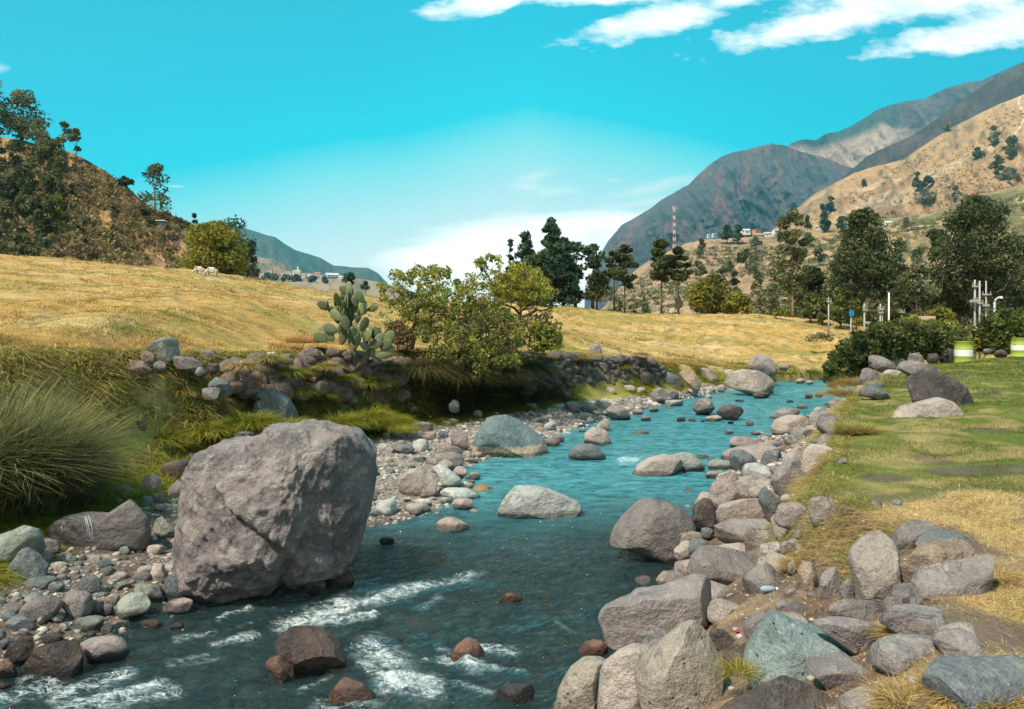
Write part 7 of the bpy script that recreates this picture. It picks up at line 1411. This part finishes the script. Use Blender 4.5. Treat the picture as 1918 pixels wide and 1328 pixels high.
# sheep
mw, t, b = new_mat('sheep_wool'); g = t.node('ShaderNodeNewGeometry'); t.put(b, 'Base Color', t.mix(t.noise(g.outputs['Position'], 14, 5, .7), (.42, .33, .25), (.72, .62, .52))); b.inputs['Roughness'].default_value = .95; t.put(b, 'Normal', t.bump(t.noise(g.outputs['Position'], 26, 4), .8, .04))
def sheep(label, px, py, d, s=1.0, flip=1):
    x, y, z = P(px, py, d); z = float(terrain(x, y)) - .12; nodes = [((0, 0, .62), .25), ((-.32, 0, .64), .25), ((.32, 0, .62), .25), ((-.50, 0, .52), .13), ((-.64, 0, .33), .085), ((-.74, 0, .20), .055), ((.50, 0, .60), .10)]
    edges = [(0, 1), (0, 2), (1, 3), (3, 4), (4, 5), (2, 6)]
    for lx, nb2 in ((-.30, 1), (.34, 2)):
        for sy in (-.13, .13):
            i = len(nodes); nodes += [((lx, sy, .42), .09), ((lx + .02, sy, .22), .045), ((lx, sy, .02), .04)]; edges += [(nb2, i), (i, i + 1), (i + 1, i + 2)]
    me = bpy.data.meshes.new('sheep'); me.from_pydata([(a * flip * s, b_ * s, c * s) for (a, b_, c), _ in nodes], edges, []); me.materials.append(mw)
    o = bpy.data.objects.new('sheep', me); COL.objects.link(o); o.location = (x, y, z); sk = o.modifiers.new('skin', 'SKIN')
    for i, (_, r) in enumerate(nodes): me.skin_vertices[0].data[i].radius = (r * s, r * s)
    me.skin_vertices[0].data[0].use_root = True; ss = o.modifiers.new('smooth', 'SUBSURF'); ss.levels = ss.render_levels = 2; sk.use_smooth_shade = True
    return tag(o, label, 'sheep')
sheep('whole pale sheep grazing with its head down by the willow', 397, 518, 55, .92)
sheep('second pale sheep half hidden in the grass behind the first', 374, 520, 57.5, .8)
# litter on the soil: a crushed bottle and a scrap of wrapper
x, y, z = hit(1440, 1119); z = float(terrain(x, y)); mb = MB(); v = .001
bt = empty('plastic_bottle', (x, y, z), 'small crushed blue-white plastic bottle lying on the bare soil', 'bottle')
mb.tube([(x - .07, y, z + .03), (x - .05, y, z + .03), (x + .03, y + .01, z + .028), (x + .06, y + .012, z + .026)], [.006, .026, .024, .012], 10, (.26, .33, .38)); mb.build('body', M['plain'], bt)
mb = MB(); mb.tube([(x + .06, y + .012, z + .026), (x + .08, y + .014, z + .026)], .013, 8, (.75, .78, .8)); mb.build('cap', M['plain'], bt)
x, y, z = hit(1385, 1192); z = float(terrain(x, y)) + .012; g_ = np.linspace(-1, 1, 7); GX, GY = np.meshgrid(g_, g_); mb = MB(); vv_ = np.stack([x + GX * .04, y + GY * .02, z + .012 * np.sin(GX * 4 + GY * 3)], -1).reshape(-1, 3); i = (np.arange(6)[:, None] * 7 + np.arange(6)[None]).ravel()
mb.add(vv_, [np.stack([i, i + 1, i + 8, i + 7], 1)], (.28, .05, .06)); tag(mb.build('wrapper', M['plain'], None), 'crumpled scrap of red wrapper by the dark brown rock', 'litter')
# faint chalk lines: a part of the long humped boulder, laid along its surface
lo = logrock[4]; bvh_v = [v.co.copy() for v in lo.data.vertices]
from mathutils.bvhtree import BVHTree
bt_ = BVHTree.FromPolygons(bvh_v, [tuple(p.vertices) for p in lo.data.polygons]); L0 = Vector(lo.location); mb = MB()
for pts in ([(161, 966), (166, 985), (169, 1008)], [(165, 964), (172, 985), (173, 1012)], [(158, 966), (163, 985), (164, 996)], [(115, 985), (117, 1000)]):
    q = []; pp = np.array(pts, float)
    for u in np.linspace(0, 1, 14):
        a = np.interp(u, np.linspace(0, 1, len(pp)), pp[:, 0]); b2 = np.interp(u, np.linspace(0, 1, len(pp)), pp[:, 1]); dr = Vector(((a - CX) / F, 1, -(b2 - HY) / F)); org = Vector((0, 0, CAMZ)) - L0
        h_ = bt_.ray_cast(org, dr.normalized())
        if h_[0] is not None: w = h_[0] + h_[1] * .001; q.append(tuple(w + L0))
    if len(q) > 3: mb = MB(); mb.tube(q, .0035, 4, (.62, .66, .68)); mb.build('chalk_line', M['plain'], lo)

# ------------------------------------------------------------------ the valley's air
hz = MB(); zb_, zt_ = -4.5, 1650
hz.box(0, 2100, (zb_ + zt_) / 2, 7000, 5200, zt_ - zb_)
mh = bpy.data.materials.new('haze_air'); mh.use_nodes = True; t = NT(mh.node_tree); t.n.remove(t.n['Principled BSDF'])
pv = t.node('ShaderNodeVolumePrincipled'); pv.inputs['Color'].default_value = (.13, .66, .84, 1); pv.inputs['Density'].default_value = HAZE; pv.inputs['Anisotropy'].default_value = .2
t.l.new(pv.outputs[0], t.n['Material Output'].inputs['Volume'])
tag(hz.build('haze', mh, None, False, usecol=False), 'thin pale blue valley air', kind='stuff')
